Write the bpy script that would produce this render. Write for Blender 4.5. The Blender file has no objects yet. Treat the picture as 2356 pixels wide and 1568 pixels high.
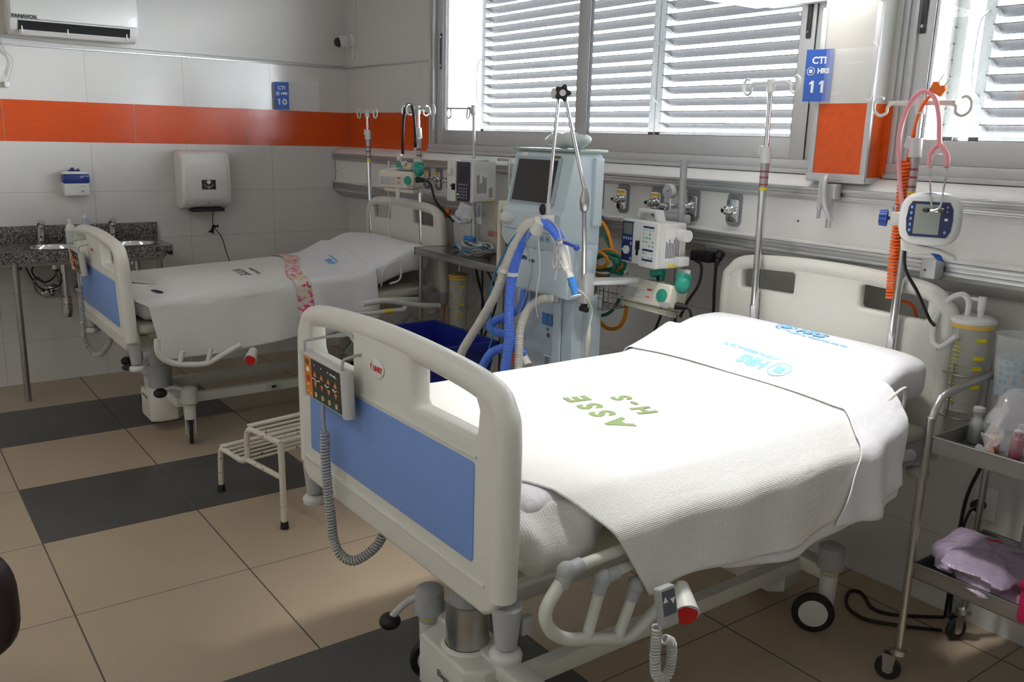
import bpy, bmesh, math, random
from mathutils import Vector, Matrix, Euler
R = math.radians
random.seed(4)
SC = bpy.context.scene
COL = SC.collection

# ------------------------------------------------------------ camera
IMG_W, IMG_H = 2356, 1568
cam_d = bpy.data.cameras.new('camera')
cam = bpy.data.objects.new('camera', cam_d); COL.objects.link(cam)
yaw, pitch, roll = .9344, -.2284, .0274
fw = Vector((-math.sin(yaw)*math.cos(pitch), math.cos(yaw)*math.cos(pitch), math.sin(pitch)))
rt = Vector((math.cos(yaw), math.sin(yaw), 0)); up = rt.cross(fw)
r2 = rt*math.cos(roll)+up*math.sin(roll); u2 = -rt*math.sin(roll)+up*math.cos(roll)
mw = Matrix((r2, u2, -fw)).transposed().to_4x4()
mw.translation = Vector((6.665, -3.214, 1.748))
cam.matrix_world = mw
cam_d.sensor_width = 36; cam_d.lens = 30.92; cam_d.clip_start = .05; cam_d.clip_end = 200
SC.camera = cam

# ------------------------------------------------------------ world, lights, exposure
wd = bpy.data.worlds.new('sky'); SC.world = wd; wd.use_nodes = True
nt = wd.node_tree; nt.nodes.clear()
tc = nt.nodes.new('ShaderNodeTexCoord'); sx = nt.nodes.new('ShaderNodeSeparateXYZ')
rp = nt.nodes.new('ShaderNodeValToRGB'); bg = nt.nodes.new('ShaderNodeBackground'); ow = nt.nodes.new('ShaderNodeOutputWorld')
nt.links.new(tc.outputs['Generated'], sx.inputs[0]); nt.links.new(sx.outputs['Z'], rp.inputs[0])
nt.links.new(rp.outputs[0], bg.inputs[0]); nt.links.new(bg.outputs[0], ow.inputs[0])
el = rp.color_ramp.elements
el[0].position = 0.0; el[0].color = (.30, .32, .34, 1)
el[1].position = .12; el[1].color = (.96, .97, 1.0, 1)
bg.inputs[1].default_value = 105.0
def area(name, loc, rot, sx_, sy_, power, color=(1, 1, 1)):
    d = bpy.data.lights.new(name, 'AREA'); d.shape = 'RECTANGLE'; d.size = sx_; d.size_y = sy_; d.energy = power; d.color = color
    o = bpy.data.objects.new(name, d); COL.objects.link(o); o.location = loc; o.rotation_euler = rot
    return o
# sky portals just outside the two windows (they only steer the sampling of the sky)
for cx, w in ((2.85, 3.2), (6.3, 3.2)):
    a = area('window_portal', (cx, .62, 2.25), (R(-90), 0, 0), w, 1.3, 1)
    a.data.cycles.is_portal = True
# two unseen fill panels added on the ceiling behind the camera, kept low
for lx, ly in ((2.6, -3.9), (5.6, -4.3)):
    area('fill_panel_light', (lx, ly, 3.035), (0, 0, 0), 1.15,   .28, 8, (1, .97, .92))
#area('bed_lamp_light', (4.42, -.38, 2.284), (0, 0, 0), .50, .40, 5, (1, .98, .96))
def spot(name, loc, target, power, ang, blend, r_):
    d = bpy.data.lights.new(name, 'SPOT'); d.energy = power; d.spot_size = R(ang); d.spot_blend = blend; d.shadow_soft_size = r_; d.color = (1, .985, .96)
    o = bpy.data.objects.new(name, d); COL.objects.link(o); o.location = loc
    o.rotation_euler = (Vector(target)-Vector(loc)).to_track_quat('-Z', 'Y').to_euler()
spot('bed_fill_spot', (4.80, -1.25, 3.03), (4.70, -1.12, .9), 210, 62, .9, .12)  # unseen spot added over the bed to brighten its white covers
SC.view_settings.view_transform = 'Standard'; SC.view_settings.look = 'None'
SC.view_settings.exposure = 0.28; SC.view_settings.gamma = 1.0; SC.view_settings.use_curve_mapping = False
SC.cycles.max_bounces = 8; SC.cycles.diffuse_bounces = 5; SC.cycles.transparent_max_bounces = 24
SC.cycles.use_denoising = True
try: SC.cycles.denoiser = 'OPENIMAGEDENOISE'
except Exception: pass
SC.cycles.caustics_reflective = False; SC.cycles.caustics_refractive = False
SC.cycles.sample_clamp_indirect = 6

# ------------------------------------------------------------ materials
MATS = {}
def mat(name, col=(.8, .8, .8), rough=.5, metal=0.0, bump=0.0, bscale=80.0, vary=0.0, vscale=6.0, coat=0.0, alpha=1.0, emit=None, sheen=0.0, trans=0.0, ior=1.45):
    if name in MATS: return MATS[name]
    m = bpy.data.materials.new(name); m.use_nodes = True; MATS[name] = m
    n = m.node_tree; b = n.nodes['Principled BSDF']
    b.inputs['Base Color'].default_value = (*col, 1); b.inputs['Roughness'].default_value = rough
    b.inputs['Metallic'].default_value = metal; b.inputs['Coat Weight'].default_value = coat
    b.inputs['Sheen Weight'].default_value = sheen
    b.inputs['Alpha'].default_value = alpha; b.inputs['IOR'].default_value = ior
    b.inputs['Transmission Weight'].default_value = trans
    if emit: b.inputs['Emission Color'].default_value = (*emit[:3], 1); b.inputs['Emission Strength'].default_value = emit[3]
    if bump or vary:
        t = n.nodes.new('ShaderNodeTexCoord')
    if vary:
        z = n.nodes.new('ShaderNodeTexNoise'); z.inputs['Scale'].default_value = vscale; z.inputs['Detail'].default_value = 4
        n.links.new(t.outputs['Object'], z.inputs[0])
        mx = n.nodes.new('ShaderNodeMixRGB'); mx.blend_type = 'MIX'
        mx.inputs[1].default_value = (*[max(0, c*(1-vary)) for c in col], 1); mx.inputs[2].default_value = (*[min(1, c*(1+vary)) for c in col], 1)
        n.links.new(z.outputs[0], mx.inputs[0]); n.links.new(mx.outputs[0], b.inputs['Base Color'])
    if bump:
        z = n.nodes.new('ShaderNodeTexNoise'); z.inputs['Scale'].default_value = bscale; z.inputs['Detail'].default_value = 3
        n.links.new(t.outputs['Object'], z.inputs[0])
        bp = n.nodes.new('ShaderNodeBump'); bp.inputs['Strength'].default_value = bump; bp.inputs['Distance'].default_value = .01
        n.links.new(z.outputs[0], bp.inputs['Height']); n.links.new(bp.outputs[0], b.inputs['Normal'])
    return m
class NB:
    """tiny node-graph helper"""
    def __init__(s, m): s.m = m; s.t = m.node_tree; s.b = s.t.nodes['Principled BSDF']
    def n(s, k, **kw):
        o = s.t.nodes.new(k)
        for a, v in kw.items(): setattr(o, a, v)
        return o
    def l(s, a, b): s.t.links.new(a, b)
    def math(s, op, a, b=None, c=None):
        o = s.n('ShaderNodeMath', operation=op)
        for i, v in enumerate((a, b, c)):
            if v is None: continue
            if isinstance(v, (int, float)): o.inputs[i].default_value = v
            else: s.l(v, o.inputs[i])
        return o.outputs[0]
    def xyz(s, kind='Object'):
        t = s.n('ShaderNodeTexCoord'); x = s.n('ShaderNodeSeparateXYZ'); s.l(t.outputs[kind], x.inputs[0]); s.tc = t.outputs[kind]
        return x.outputs
    def mix(s, f, a, b):
        o = s.n('ShaderNodeMixRGB')
        if isinstance(f, (int, float)): o.inputs[0].default_value = f
        else: s.l(f, o.inputs[0])
        for i, v in ((1, a), (2, b)):
            if isinstance(v, tuple): o.inputs[i].default_value = (*v, 1)
            else: s.l(v, o.inputs[i])
        return o.outputs[0]
    def noise(s, scale, detail=3, vec=None):
        o = s.n('ShaderNodeTexNoise'); o.inputs['Scale'].default_value = scale; o.inputs['Detail'].default_value = detail
        s.l(vec or s.tc, o.inputs[0]); return o.outputs[0]
    def joint(s, c, pitch, off, w):   # 1 within w/2 of lines c = off + k*pitch
        u = s.math('DIVIDE', s.math('SUBTRACT', c, off), pitch)
        f = s.math('ABSOLUTE', s.math('SUBTRACT', s.math('FRACT', s.math('ADD', u, .5)), .5))
        return s.math('LESS_THAN', f, w/2/pitch)
    def bump(s, h, strength, dist=.01):
        o = s.n('ShaderNodeBump'); o.inputs['Strength'].default_value = strength; o.inputs['Distance'].default_value = dist
        s.l(h, o.inputs['Height']); s.l(o.outputs[0], s.b.inputs['Normal'])
def newmat(name, rough=.5, metal=0.0):
    m = mat(name, rough=rough, metal=metal); return m, NB(m)

# common materials
M_CREAM = mat('cream_plastic', (.73, .72, .66), .38, bump=.03, bscale=300)
M_CREAM2 = mat('pale_plastic', (.70, .70, .65), .35)
M_GREYP = mat('grey_plastic', (.42, .43, .44), .45, bump=.03, bscale=300)
M_LGREYP = mat('light_grey_plastic', (.58, .58, .56), .42)
M_WHITEP = mat('white_plastic', (.80, .80, .78), .3, coat=.2)
M_BLACK = mat('black_rubber', (.015, .015, .017), .5)
M_DARK = mat('dark_plastic', (.04, .04, .045), .4)
M_CHROME = mat('chrome', (.72, .72, .74), .12, 1.0)
M_STEEL = mat('brushed_steel', (.52, .51, .50), .28, 1.0, bump=.05, bscale=200)
M_STEELD = mat('dull_steel', (.42, .41, .40), .38, 1.0, vary=.15, vscale=15)
M_ALU = mat('aluminium', (.60, .61, .62), .35, .9)
M_ALUP = mat('painted_aluminium', (.60, .61, .62), .4, .25)
M_BLUEPANEL = mat('blue_panel', (.20, .34, .72), .45, bump=.04, bscale=260)
M_RED = mat('red_plastic', (.62, .02, .02), .4)
M_TEAL = mat('teal_plastic', (.03, .33, .25), .4)
M_ORANGE = mat('orange_plastic', (.85, .16, .02), .4)
M_YELLOW = mat('yellow_plastic', (.85, .65, .03), .45)
M_PAPER = mat('paper_white', (.80, .80, .80), .6)
M_NAVY = mat('navy_plastic', (.02, .03, .14), .35)

# ------------------------------------------------------------ mesh helpers
class MB:
    def __init__(s): s.bm = bmesh.new(); s.mi = 0
    def _new(s, vs, smooth=False, faces=None):
        if faces is None:
            faces = set()
            for v in vs: faces.update(v.link_faces)
        for f in faces: f.material_index = s.mi; f.smooth = smooth
    def box(s, c, d, rot=None, bev=0.0, seg=2, taper=None):
        """c centre, d full dims; rot Euler tuple or Matrix"""
        r = bmesh.ops.create_cube(s.bm, size=1.0); vs = r['verts']
        for v in vs:
            v.co = Vector((v.co.x*d[0], v.co.y*d[1], v.co.z*d[2]))
            if taper and v.co.z < 0: v.co.x *= taper[0]; v.co.y *= taper[1]
        if bev > 0:
            es = set()
            for v in vs: es.update(v.link_edges)
            g = bmesh.ops.bevel(s.bm, geom=list(es), offset=bev, segments=seg, affect='EDGES', profile=.5)
            vs = g['verts'] if False else list({v for f in g['faces'] for v in f.verts} | {v for v in vs if v.is_valid})
        M = Matrix.Identity(3)
        if rot is not None: M = rot.to_3x3() if isinstance(rot, Matrix) else Euler(rot).to_matrix()
        for v in vs: v.co = M @ v.co + Vector(c)
        s._new(vs, bev > 0)
        return s
    def b2(s, lo, hi, bev=0.0, seg=2):
        return s.box([(a+b)/2 for a, b in zip(lo, hi)], [abs(b-a) for a, b in zip(lo, hi)], bev=bev, seg=seg)
    def cyl(s, p0, p1, r0, r1=None, seg=20, cap=True, smooth=True):
        p0, p1 = Vector(p0), Vector(p1); r1 = r0 if r1 is None else r1
        d = p1-p0; q = d.to_track_quat('Z', 'Y').to_matrix()
        rings = []
        for p, r in ((p0, r0), (p1, r1)):
            rings.append([s.bm.verts.new(p+q @ Vector((r*math.cos(2*math.pi*i/seg), r*math.sin(2*math.pi*i/seg), 0))) for i in range(seg)])
        fs = []
        for i in range(seg):
            j = (i+1) % seg; f = s.bm.faces.new((rings[0][i], rings[0][j], rings[1][j], rings[1][i])); f.smooth = smooth; f.material_index = s.mi
        if cap:
            for k, rg in enumerate(rings):
                f = s.bm.faces.new(rg[::-1] if k == 0 else rg); f.material_index = s.mi
        return s
    def tube(s, pts, r, seg=10, cap=True, closed=False, rfun=None):
        pts = [Vector(p) for p in pts]; n = len(pts)
        if n < 2: return s
        T = []
        for i in range(n):
            a = pts[i-1] if (i > 0 or closed) else pts[i]; b = pts[(i+1) % n] if (i < n-1 or closed) else pts[i]
            t = (b-a); T.append(t.normalized() if t.length > 1e-9 else Vector((0, 0, 1)))
        N = T[0].orthogonal().normalized(); rings = []
        for i in range(n):
            if i > 0:
                ax = T[i-1].cross(T[i])
                if ax.length > 1e-8:
                    N = Matrix.Rotation(T[i-1].angle(T[i]), 3, ax.normalized()) @ N
            N = (N - T[i]*N.dot(T[i])).normalized(); B = T[i].cross(N)
            rr = rfun(i) if rfun else r
            rings.append([s.bm.verts.new(pts[i]+(N*math.cos(2*math.pi*k/seg)+B*math.sin(2*math.pi*k/seg))*rr) for k in range(seg)])
        m = n if closed else n-1
        for i in range(m):
            a, b = rings[i], rings[(i+1) % n]
            for k in range(seg):
                l = (k+1) % seg; f = s.bm.faces.new((a[k], a[l], b[l], b[k])); f.smooth = True; f.material_index = s.mi
        if cap and not closed:
            f = s.bm.faces.new(rings[0][::-1]); f.material_index = s.mi
            f = s.bm.faces.new(rings[-1]); f.material_index = s.mi
        return s
    def lathe(s, prof, c=(0, 0, 0), axis='Z', seg=28, M=None, cap=True):
        """prof list of (r, h)"""
        Q = M or {'Z': Matrix.Identity(3), 'X': Matrix(((0, 0, 1), (0, 1, 0), (-1, 0, 0))), 'Y': Matrix(((1, 0, 0), (0, 0, 1), (0, -1, 0)))}[axis]
        Q = Q.to_3x3(); c = Vector(c); rings = []
        for r, h in prof:
            if r < 1e-6: rings.append([s.bm.verts.new(c+Q @ Vector((0, 0, h)))]); continue
            rings.append([s.bm.verts.new(c+Q @ Vector((r*math.cos(2*math.pi*i/seg), r*math.sin(2*math.pi*i/seg), h))) for i in range(seg)])
        for a, b in zip(rings[:-1], rings[1:]):
            for i in range(seg):
                j = (i+1) % seg
                if len(a) == 1 and len(b) == 1: continue
                if len(a) == 1: vs = (a[0], b[j], b[i])
                elif len(b) == 1: vs = (a[i], a[j], b[0])
                else: vs = (a[i], a[j], b[j], b[i])
                f = s.bm.faces.new(vs); f.smooth = True; f.material_index = s.mi
        if cap:
            for rg in (rings[0], rings[-1]):
                if len(rg) > 2:
                    f = s.bm.faces.new(rg); f.material_index = s.mi
        return s
    def prism(s, pts, d, M=None, bev=0.0, holes=None):
        """2-D outline (x,y) extruded d along local z (0..d); M 4x4 places it. holes: list of outlines"""
        M = M or Matrix.Identity(4)
        nv0 = set(s.bm.verts)
        loops = [pts]+(holes or [])
        edges = []
        for lp in loops:
            vs = [s.bm.verts.new((p[0], p[1], 0)) for p in lp]
            edges += [s.bm.edges.new((vs[i], vs[(i+1) % len(vs)])) for i in range(len(vs))]
        if holes: g = bmesh.ops.triangle_fill(s.bm, use_beauty=True, use_dissolve=False, edges=edges); fs = [f for f in g['geom'] if isinstance(f, bmesh.types.BMFace)]
        else: fs = [s.bm.faces.new([e.verts[0] for e in edges])]
        g = bmesh.ops.extrude_face_region(s.bm, geom=fs)
        ev = [v for v in g['geom'] if isinstance(v, bmesh.types.BMVert)]
        for v in ev: v.co.z += d
        nv = [v for v in s.bm.verts if v not in nv0]
        fcs = {f for v in nv for f in v.link_faces}
        if bev > 0:
            es = [e for e in {e for v in nv for e in v.link_edges} if len(e.link_faces) == 2 and e.calc_face_angle(0) > .9 and abs(e.verts[0].co.z-e.verts[1].co.z) < 1e-6]
            bmesh.ops.bevel(s.bm, geom=es, offset=bev, segments=3, affect='EDGES', profile=.5)
            nv = [v for v in s.bm.verts if v not in nv0]; fcs = {f for v in nv for f in v.link_faces}
        for v in nv: v.co = M @ v.co
        for f in fcs: f.material_index = s.mi; f.smooth = bev > 0
        return s
    def sphere(s, c, r, sc=(1, 1, 1), u=20, v=12, M=None):
        g = bmesh.ops.create_uvsphere(s.bm, u_segments=u, v_segments=v, radius=1)
        Q = (M or Matrix.Identity(3)).to_3x3()
        for w in g['verts']: w.co = Vector(c)+Q @ Vector((w.co.x*r*sc[0], w.co.y*r*sc[1], w.co.z*r*sc[2]))
        s._new(g['verts'], True); return s
    def grid(s, nu, nv, fn, closed_u=False):
        V = [[s.bm.verts.new(fn(i/(nu-(0 if closed_u else 1)), j/(nv-1))) for j in range(nv)] for i in range(nu)]
        for i in range(nu if closed_u else nu-1):
            for j in range(nv-1):
                k = (i+1) % nu
                f = s.bm.faces.new((V[i][j], V[k][j], V[k][j+1], V[i][j+1])); f.smooth = True; f.material_index = s.mi
        s.V = V; return s
    def quad(s, *p):
        f = s.bm.faces.new([s.bm.verts.new(q) for q in p]); f.material_index = s.mi; return s
    def build(s, name, m, parent=None, X=None, label=None, thick=0.0, sub=0, autos=True):
        bm = s.bm
        if X is not None: bm.transform(X)
        bmesh.ops.recalc_face_normals(bm, faces=bm.faces[:])
        if parent is not None:
            bm.transform(root_of(parent).matrix_basis.inverted())
        me = bpy.data.meshes.new(name); bm.to_mesh(me); bm.free()
        for k in (m if isinstance(m, (list, tuple)) else [m]): me.materials.append(k)
        o = bpy.data.objects.new(name, me); COL.objects.link(o)
        if parent is not None: o.parent = parent
        if label: o['label'] = label
        if thick:
            md = o.modifiers.new('solid', 'SOLIDIFY'); md.thickness = thick; md.offset = 0
        if sub:
            md = o.modifiers.new('sub', 'SUBSURF'); md.levels = sub; md.render_levels = sub
        if autos:
            try: me.set_sharp_from_angle(angle=R(38))
            except Exception: pass
        return o
def root_of(o):
    while o.parent is not None: o = o.parent
    return o
def thing(name, label, cat, loc=(0, 0, 0), rz=0.0, group=None, rot=None):
    o = bpy.data.objects.new(name, None); COL.objects.link(o); o.empty_display_size = .1
    o.location = loc; o.rotation_euler = rot if rot else (0, 0, rz)
    o.matrix_basis = Matrix.LocRotScale(Vector(loc), Euler(rot if rot else (0, 0, rz)), None)
    o['label'] = label; o['category'] = cat
    if group: o['group'] = group
    return o
def tag(o, label, cat, group=None):
    o['label'] = label; o['category'] = cat
    if group: o['group'] = group
    return o
def struct(o): o['kind'] = 'structure'; return o
def copy_tree(o, parent=None):
    c = o.copy(); COL.objects.link(c)
    if parent is not None: c.parent = parent
    for ch in list(o.children): copy_tree(ch, c)
    return c
def dup(root, loc, rz=0.0, label=None):
    c = copy_tree(root); c.matrix_basis = Matrix.LocRotScale(Vector(loc), Euler((0, 0, rz)), None)
    if label: c['label'] = label
    return c
def cat(pts, n=10, closed=False):
    """Catmull-Rom resample"""
    P = [Vector(p) for p in pts]; out = []; m = len(P)
    for i in range(m if closed else m-1):
        p0 = P[(i-1) % m] if (i > 0 or closed) else P[0]*2-P[1]; p1 = P[i]; p2 = P[(i+1) % m]
        p3 = P[(i+2) % m] if (i+2 < m or closed) else P[m-1]*2-P[m-2]
        for k in range(n):
            t = k/n
            out.append(.5*((2*p1)+(p2-p0)*t+(2*p0-5*p1+4*p2-p3)*t*t+(-p0+3*p1-3*p2+p3)*t**3))
    if not closed: out.append(P[-1])
    return out
def resample(pts, step):
    pts = [Vector(p) for p in pts]; out = [pts[0]]; acc = 0
    for a, b in zip(pts[:-1], pts[1:]):
        d = (b-a).length
        while acc+d >= step and d > 1e-9:
            t = (step-acc)/d; a = a.lerp(b, t); out.append(a.copy()); d = (b-a).length; acc = 0
        acc += d
    out.append(pts[-1]); return out
def hose(name, pts, r, m, parent=None, ridge=0.0, rstep=.006, seg=10, n=10, label=None):
    p = cat(pts, n)
    mb = MB()
    if ridge:
        p = resample(cat(pts, 30), rstep/2)
        mb.tube(p, r, seg=seg, rfun=lambda i: r*(1+ridge*(1 if i % 2 else -1)))
    else: mb.tube(p, r, seg=seg)
    return mb.build(name, m, parent, label=label)
def coil(name, pts, r, R_, pitch, m, parent=None, seg=6, per=12, label=None):
    """helix of wire radius r and coil radius R_ along a path"""
    p = resample(cat(pts, 30), pitch/per)
    T = []; n = len(p)
    for i in range(n): T.append((p[min(n-1, i+1)]-p[max(0, i-1)]).normalized())
    N = T[0].orthogonal().normalized(); q = []
    for i in range(n):
        if i > 0:
            ax = T[i-1].cross(T[i])
            if ax.length > 1e-8: N = Matrix.Rotation(T[i-1].angle(T[i]), 3, ax.normalized()) @ N
        N = (N-T[i]*N.dot(T[i])).normalized(); B = T[i].cross(N); a = 2*math.pi*i/per
        q.append(p[i]+(N*math.cos(a)+B*math.sin(a))*R_)
    mb = MB(); mb.tube(q, r, seg=seg); return mb.build(name, m, parent, label=label)
def frame(o, x, y):
    """4x4 with origin o, local x and y directions (z = x cross y)"""
    x = Vector(x).normalized(); y = Vector(y); y = (y-x*y.dot(x)).normalized(); z = x.cross(y)
    M = Matrix((x, y, z)).transposed().to_4x4(); M.translation = Vector(o); return M
def rrect(w, h, r, n=5, c=(0, 0)):
    out = []
    for cx, cy, a0 in ((w/2-r, h/2-r, 0), (-w/2+r, h/2-r, 90), (-w/2+r, -h/2+r, 180), (w/2-r, -h/2+r, 270)):
        for k in range(n+1):
            a = R(a0+90*k/n); out.append((c[0]+cx+r*math.cos(a), c[1]+cy+r*math.sin(a)))
    return out
def circ(r, n=20, c=(0, 0), sy=1.0): return [(c[0]+r*math.cos(2*math.pi*i/n), c[1]+sy*r*math.sin(2*math.pi*i/n)) for i in range(n)]
def txt_mesh(body, size, M, mirror=False, extr=.0004, font_bold=0.0, warp=None, mb=None):
    """text outline turned into faces, centred on M's origin, x to the reader's right, y up"""
    cu = bpy.data.curves.new('t', 'FONT'); cu.body = body; cu.size = size; cu.align_x = 'CENTER'; cu.align_y = 'CENTER'
    cu.extrude = extr; cu.offset = font_bold; cu.resolution_u = 3
    o = bpy.data.objects.new('t', cu); COL.objects.link(o)
    dg = bpy.context.evaluated_depsgraph_get(); me = bpy.data.meshes.new_from_object(o.evaluated_get(dg))
    bpy.data.objects.remove(o); bpy.data.curves.remove(cu)
    mb = mb or MB(); k0 = set(mb.bm.verts)
    mb.bm.from_mesh(me); bpy.data.meshes.remove(me)
    nv = [v for v in mb.bm.verts if v not in k0]
    for v in nv:
        if mirror: v.co.x = -v.co.x
        v.co = M @ v.co
        if warp: v.co = warp(v.co)
    for f in {f for v in nv for f in v.link_faces}: f.material_index = mb.mi
    return mb
# ============================================================ the room
PI = math.pi
# floor tiles
m, g = newmat('floor_tiles', .32)
x, y, z = g.xyz()
DXT, DYT = .691, .65
X1, Y1 = .639, -2.105          # a tile corner
jx = g.joint(x, DXT, X1, .004); jy = g.joint(y, DYT, Y1, .006); j = g.math('MAXIMUM', jx, jy)
row = g.math('FLOOR', g.math('DIVIDE', g.math('SUBTRACT', x, X1), DXT))
colm = g.math('FLOOR', g.math('DIVIDE', g.math('SUBTRACT', y, Y1), DYT))
def eq(a, v): return g.math('COMPARE', a, float(v), .1)
cc = g.math('MULTIPLY', g.math('GREATER_THAN', colm, -1.5), g.math('LESS_THAN', colm, .5))
d0 = g.math('MULTIPLY', eq(row, 0), cc)
d1 = g.math('MULTIPLY', eq(row, 2), cc)
d2 = g.math('MULTIPLY', eq(row, 5), cc)
d3 = g.math('MULTIPLY', eq(row, 7), cc)
dark = g.math('MAXIMUM', g.math('MAXIMUM', d0, d1), g.math('MAXIMUM', d2, d3))
nz = g.noise(2.2, 6); nz2 = g.noise(60, 3)
beige = g.mix(nz, (.40, .315, .215), (.50, .40, .285)); beige = g.mix(g.math('MULTIPLY', nz2, .35), beige, (.36, .29, .21))
dk = g.mix(nz, (.055, .052, .052), (.10, .095, .092))
c = g.mix(dark, beige, dk); c = g.mix(j, c, (.10, .085, .07)); g.l(c, g.b.inputs['Base Color'])
rg = g.math('ADD', g.math('MULTIPLY', nz2, .12), .26); g.l(g.math('MAXIMUM', rg, g.math('MULTIPLY', j, .8)), g.b.inputs['Roughness'])
g.bump(g.math('SUBTRACT', g.math('MULTIPLY', nz2, .05), j), .25, .004)
M_FLOOR = m
# wall tiles (left wall): white 64 x 33.5 cm, orange band
def wall_tiles(name, axis, voff, oroff):
    m, g = newmat(name, .16)
    x, y, z = g.xyz(); u = (x, y)[axis]
    low = g.math('LESS_THAN', z, 1.631); top = g.math('GREATER_THAN', z, 1.895); plain = g.math('GREATER_THAN', z, 2.234)
    band = g.math('SUBTRACT', 1.0, g.math('MAXIMUM', low, top))
    if axis == 0: band = g.math('MULTIPLY', band, g.math('LESS_THAN', y, .01))
    jv = g.joint(u, .64, voff, .0025); jh = g.math('MULTIPLY', g.joint(z, .335, 1.30, .0025), low)
    jt = g.math('MULTIPLY', g.math('MAXIMUM', jv, jh), g.math('SUBTRACT', 1.0, band))
    jo = g.math('MULTIPLY', g.joint(u, .805, oroff, .005), band)
    nz = g.noise(3, 3); wv = g.noise(1.0, 2)
    white = g.mix(nz, (.70, .69, .67), (.76, .75, .73))
    sc = g.n('ShaderNodeMapping'); sc.inputs['Scale'].default_value = (6, 6, 260); g.l(g.tc, sc.inputs[0])
    st = g.noise(1.0, 2, sc.outputs[0])
    org = g.mix(st, (.60, .065, .010), (.72, .105, .018))
    c = g.mix(band, white, org); c = g.mix(jt, c, (.42, .36, .32)); c = g.mix(jo, c, (.30, .24, .16))
    c = g.mix(plain, c, (.74, .73, .71)); g.l(c, g.b.inputs['Base Color'])
    g.l(g.math('ADD', g.math('MULTIPLY', plain, .4), g.math('ADD', .13, g.math('MULTIPLY', jt, .5))), g.b.inputs['Roughness'])
    h = g.math('SUBTRACT', g.math('MULTIPLY', g.math('MULTIPLY', st, band), .5), g.math('MAXIMUM', jt, jo))
    g.bump(g.math('ADD', h, g.math('MULTIPLY', wv, .8)), .12, .01)
    return m
M_WL = wall_tiles('wall_tiles_a', 1, -.63, -.81)
M_WW = wall_tiles('wall_tiles_b', 0, .53, .451)
M_PLASTER = mat('plaster', (.66, .66, .64), .7, bump=.1, bscale=60)
M_CEIL = mat('ceiling_paint', (.75, .75, .74), .8)
XR, YB, ZC = 8.6, -5.6, 3.1
def sbox(name, lo, hi, m):
    return struct(MB().b2(lo, hi).build(name, m))
sbox('floor', (-.2, YB-.2, -.1), (XR+.2, .2, 0), M_FLOOR)
sbox('ceiling', (-.2, YB-.2, ZC), (XR+.2, .2, ZC+.1), M_CEIL)
sbox('wall_left', (-.2, YB, 0), (0, 0, ZC), M_WL)
sbox('wall_right', (XR, YB, 0), (XR+.2, 0, ZC), M_PLASTER)
sbox('wall_back', (-.2, YB-.2, 0), (XR+.2, YB, ZC), M_PLASTER)
WZ0, WZ1 = 1.640, 2.95
W1 = (1.30, 4.385); W2 = (4.725, 8.0)
mb = MB()
mb.b2((-.2, 0, 0), (XR+.2, .36, WZ0)); mb.b2((-.2, 0, WZ1), (XR+.2, .36, ZC))
mb.b2((-.2, 0, WZ0), (W1[0], .36, WZ1)); mb.b2((W1[1], 0, WZ0), (W2[0], .36, WZ1)); mb.b2((W2[1], 0, WZ0), (XR+.2, .36, WZ1))
struct(mb.build('wall_front', M_WW))
# outer reveals, lighter render coat
mb = MB()
mb.b2((W1[0]+.001, .07, WZ0), (W1[0]+.12, .37, WZ1)); mb.b2((W2[0]+.001, .07, WZ0), (W2[0]+.03, .37, WZ1))
struct(mb.build('trim_3', mat('render_coat', (.80, .80, .74), .85, bump=.3, bscale=25, vary=.08, vscale=5)))
# thin steel trims over the tiles
struct(MB().b2((0, -5.4, 2.229), (.008, 0, 2.240), bev=.002).build('trim_1', M_ALU))
struct(MB().b2((.008, -.008, 2.229), (1.29, 0, 2.240), bev=.002).build('trim_2', M_ALU))
# column between the windows
mb = MB()
mb.b2((4.385, -.02, 1.632), (4.725, 0, 2.30))
mb.b2((4.470, -.13, 1.628), (4.700, -.02, 2.29))
m, g = newmat('column_tiles', .16)
x, y, z = g.xyz(); st_ = g.noise(40, 2)
band = g.math('LESS_THAN', z, 1.905)
c = g.mix(band, (.66, .65, .62), g.mix(st_, (.62, .075, .010), (.78, .12, .018))); g.l(c, g.b.inputs['Base Color'])
struct(mb.build('pillar_1', m))
mb = MB()
for xx in (4.472, 4.704):
    mb.box((xx, -.127, 1.945), (.024, .016, .635), bev=.003)
mb.b2((4.458, -.136, 1.606), (4.718, -.02, 1.630), bev=.003); mb.b2((4.458, -.138, 1.615), (4.718, -.130, 1.640))
struct(mb.build('trim_4', M_ALUP))
# lamp box over the column
root = thing('bed_lamp', 'white box lamp glowing above the tiled column between the windows', 'lamp', (4.42, -.3, 2.3))
mb = MB(); mb.b2((4.11, -.62, 2.30), (4.722, -.001, 2.62), bev=.03, seg=4); mb.build('housing', M_CEIL, root)
MB().b2((4.14, -.59, 2.288), (4.69, -.14, 2.301), bev=.004).build('diffuser', mat('lamp_diffuser', (.9, .9, .9), .5, emit=(1, .98, .95, 2.5)), root)

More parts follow.
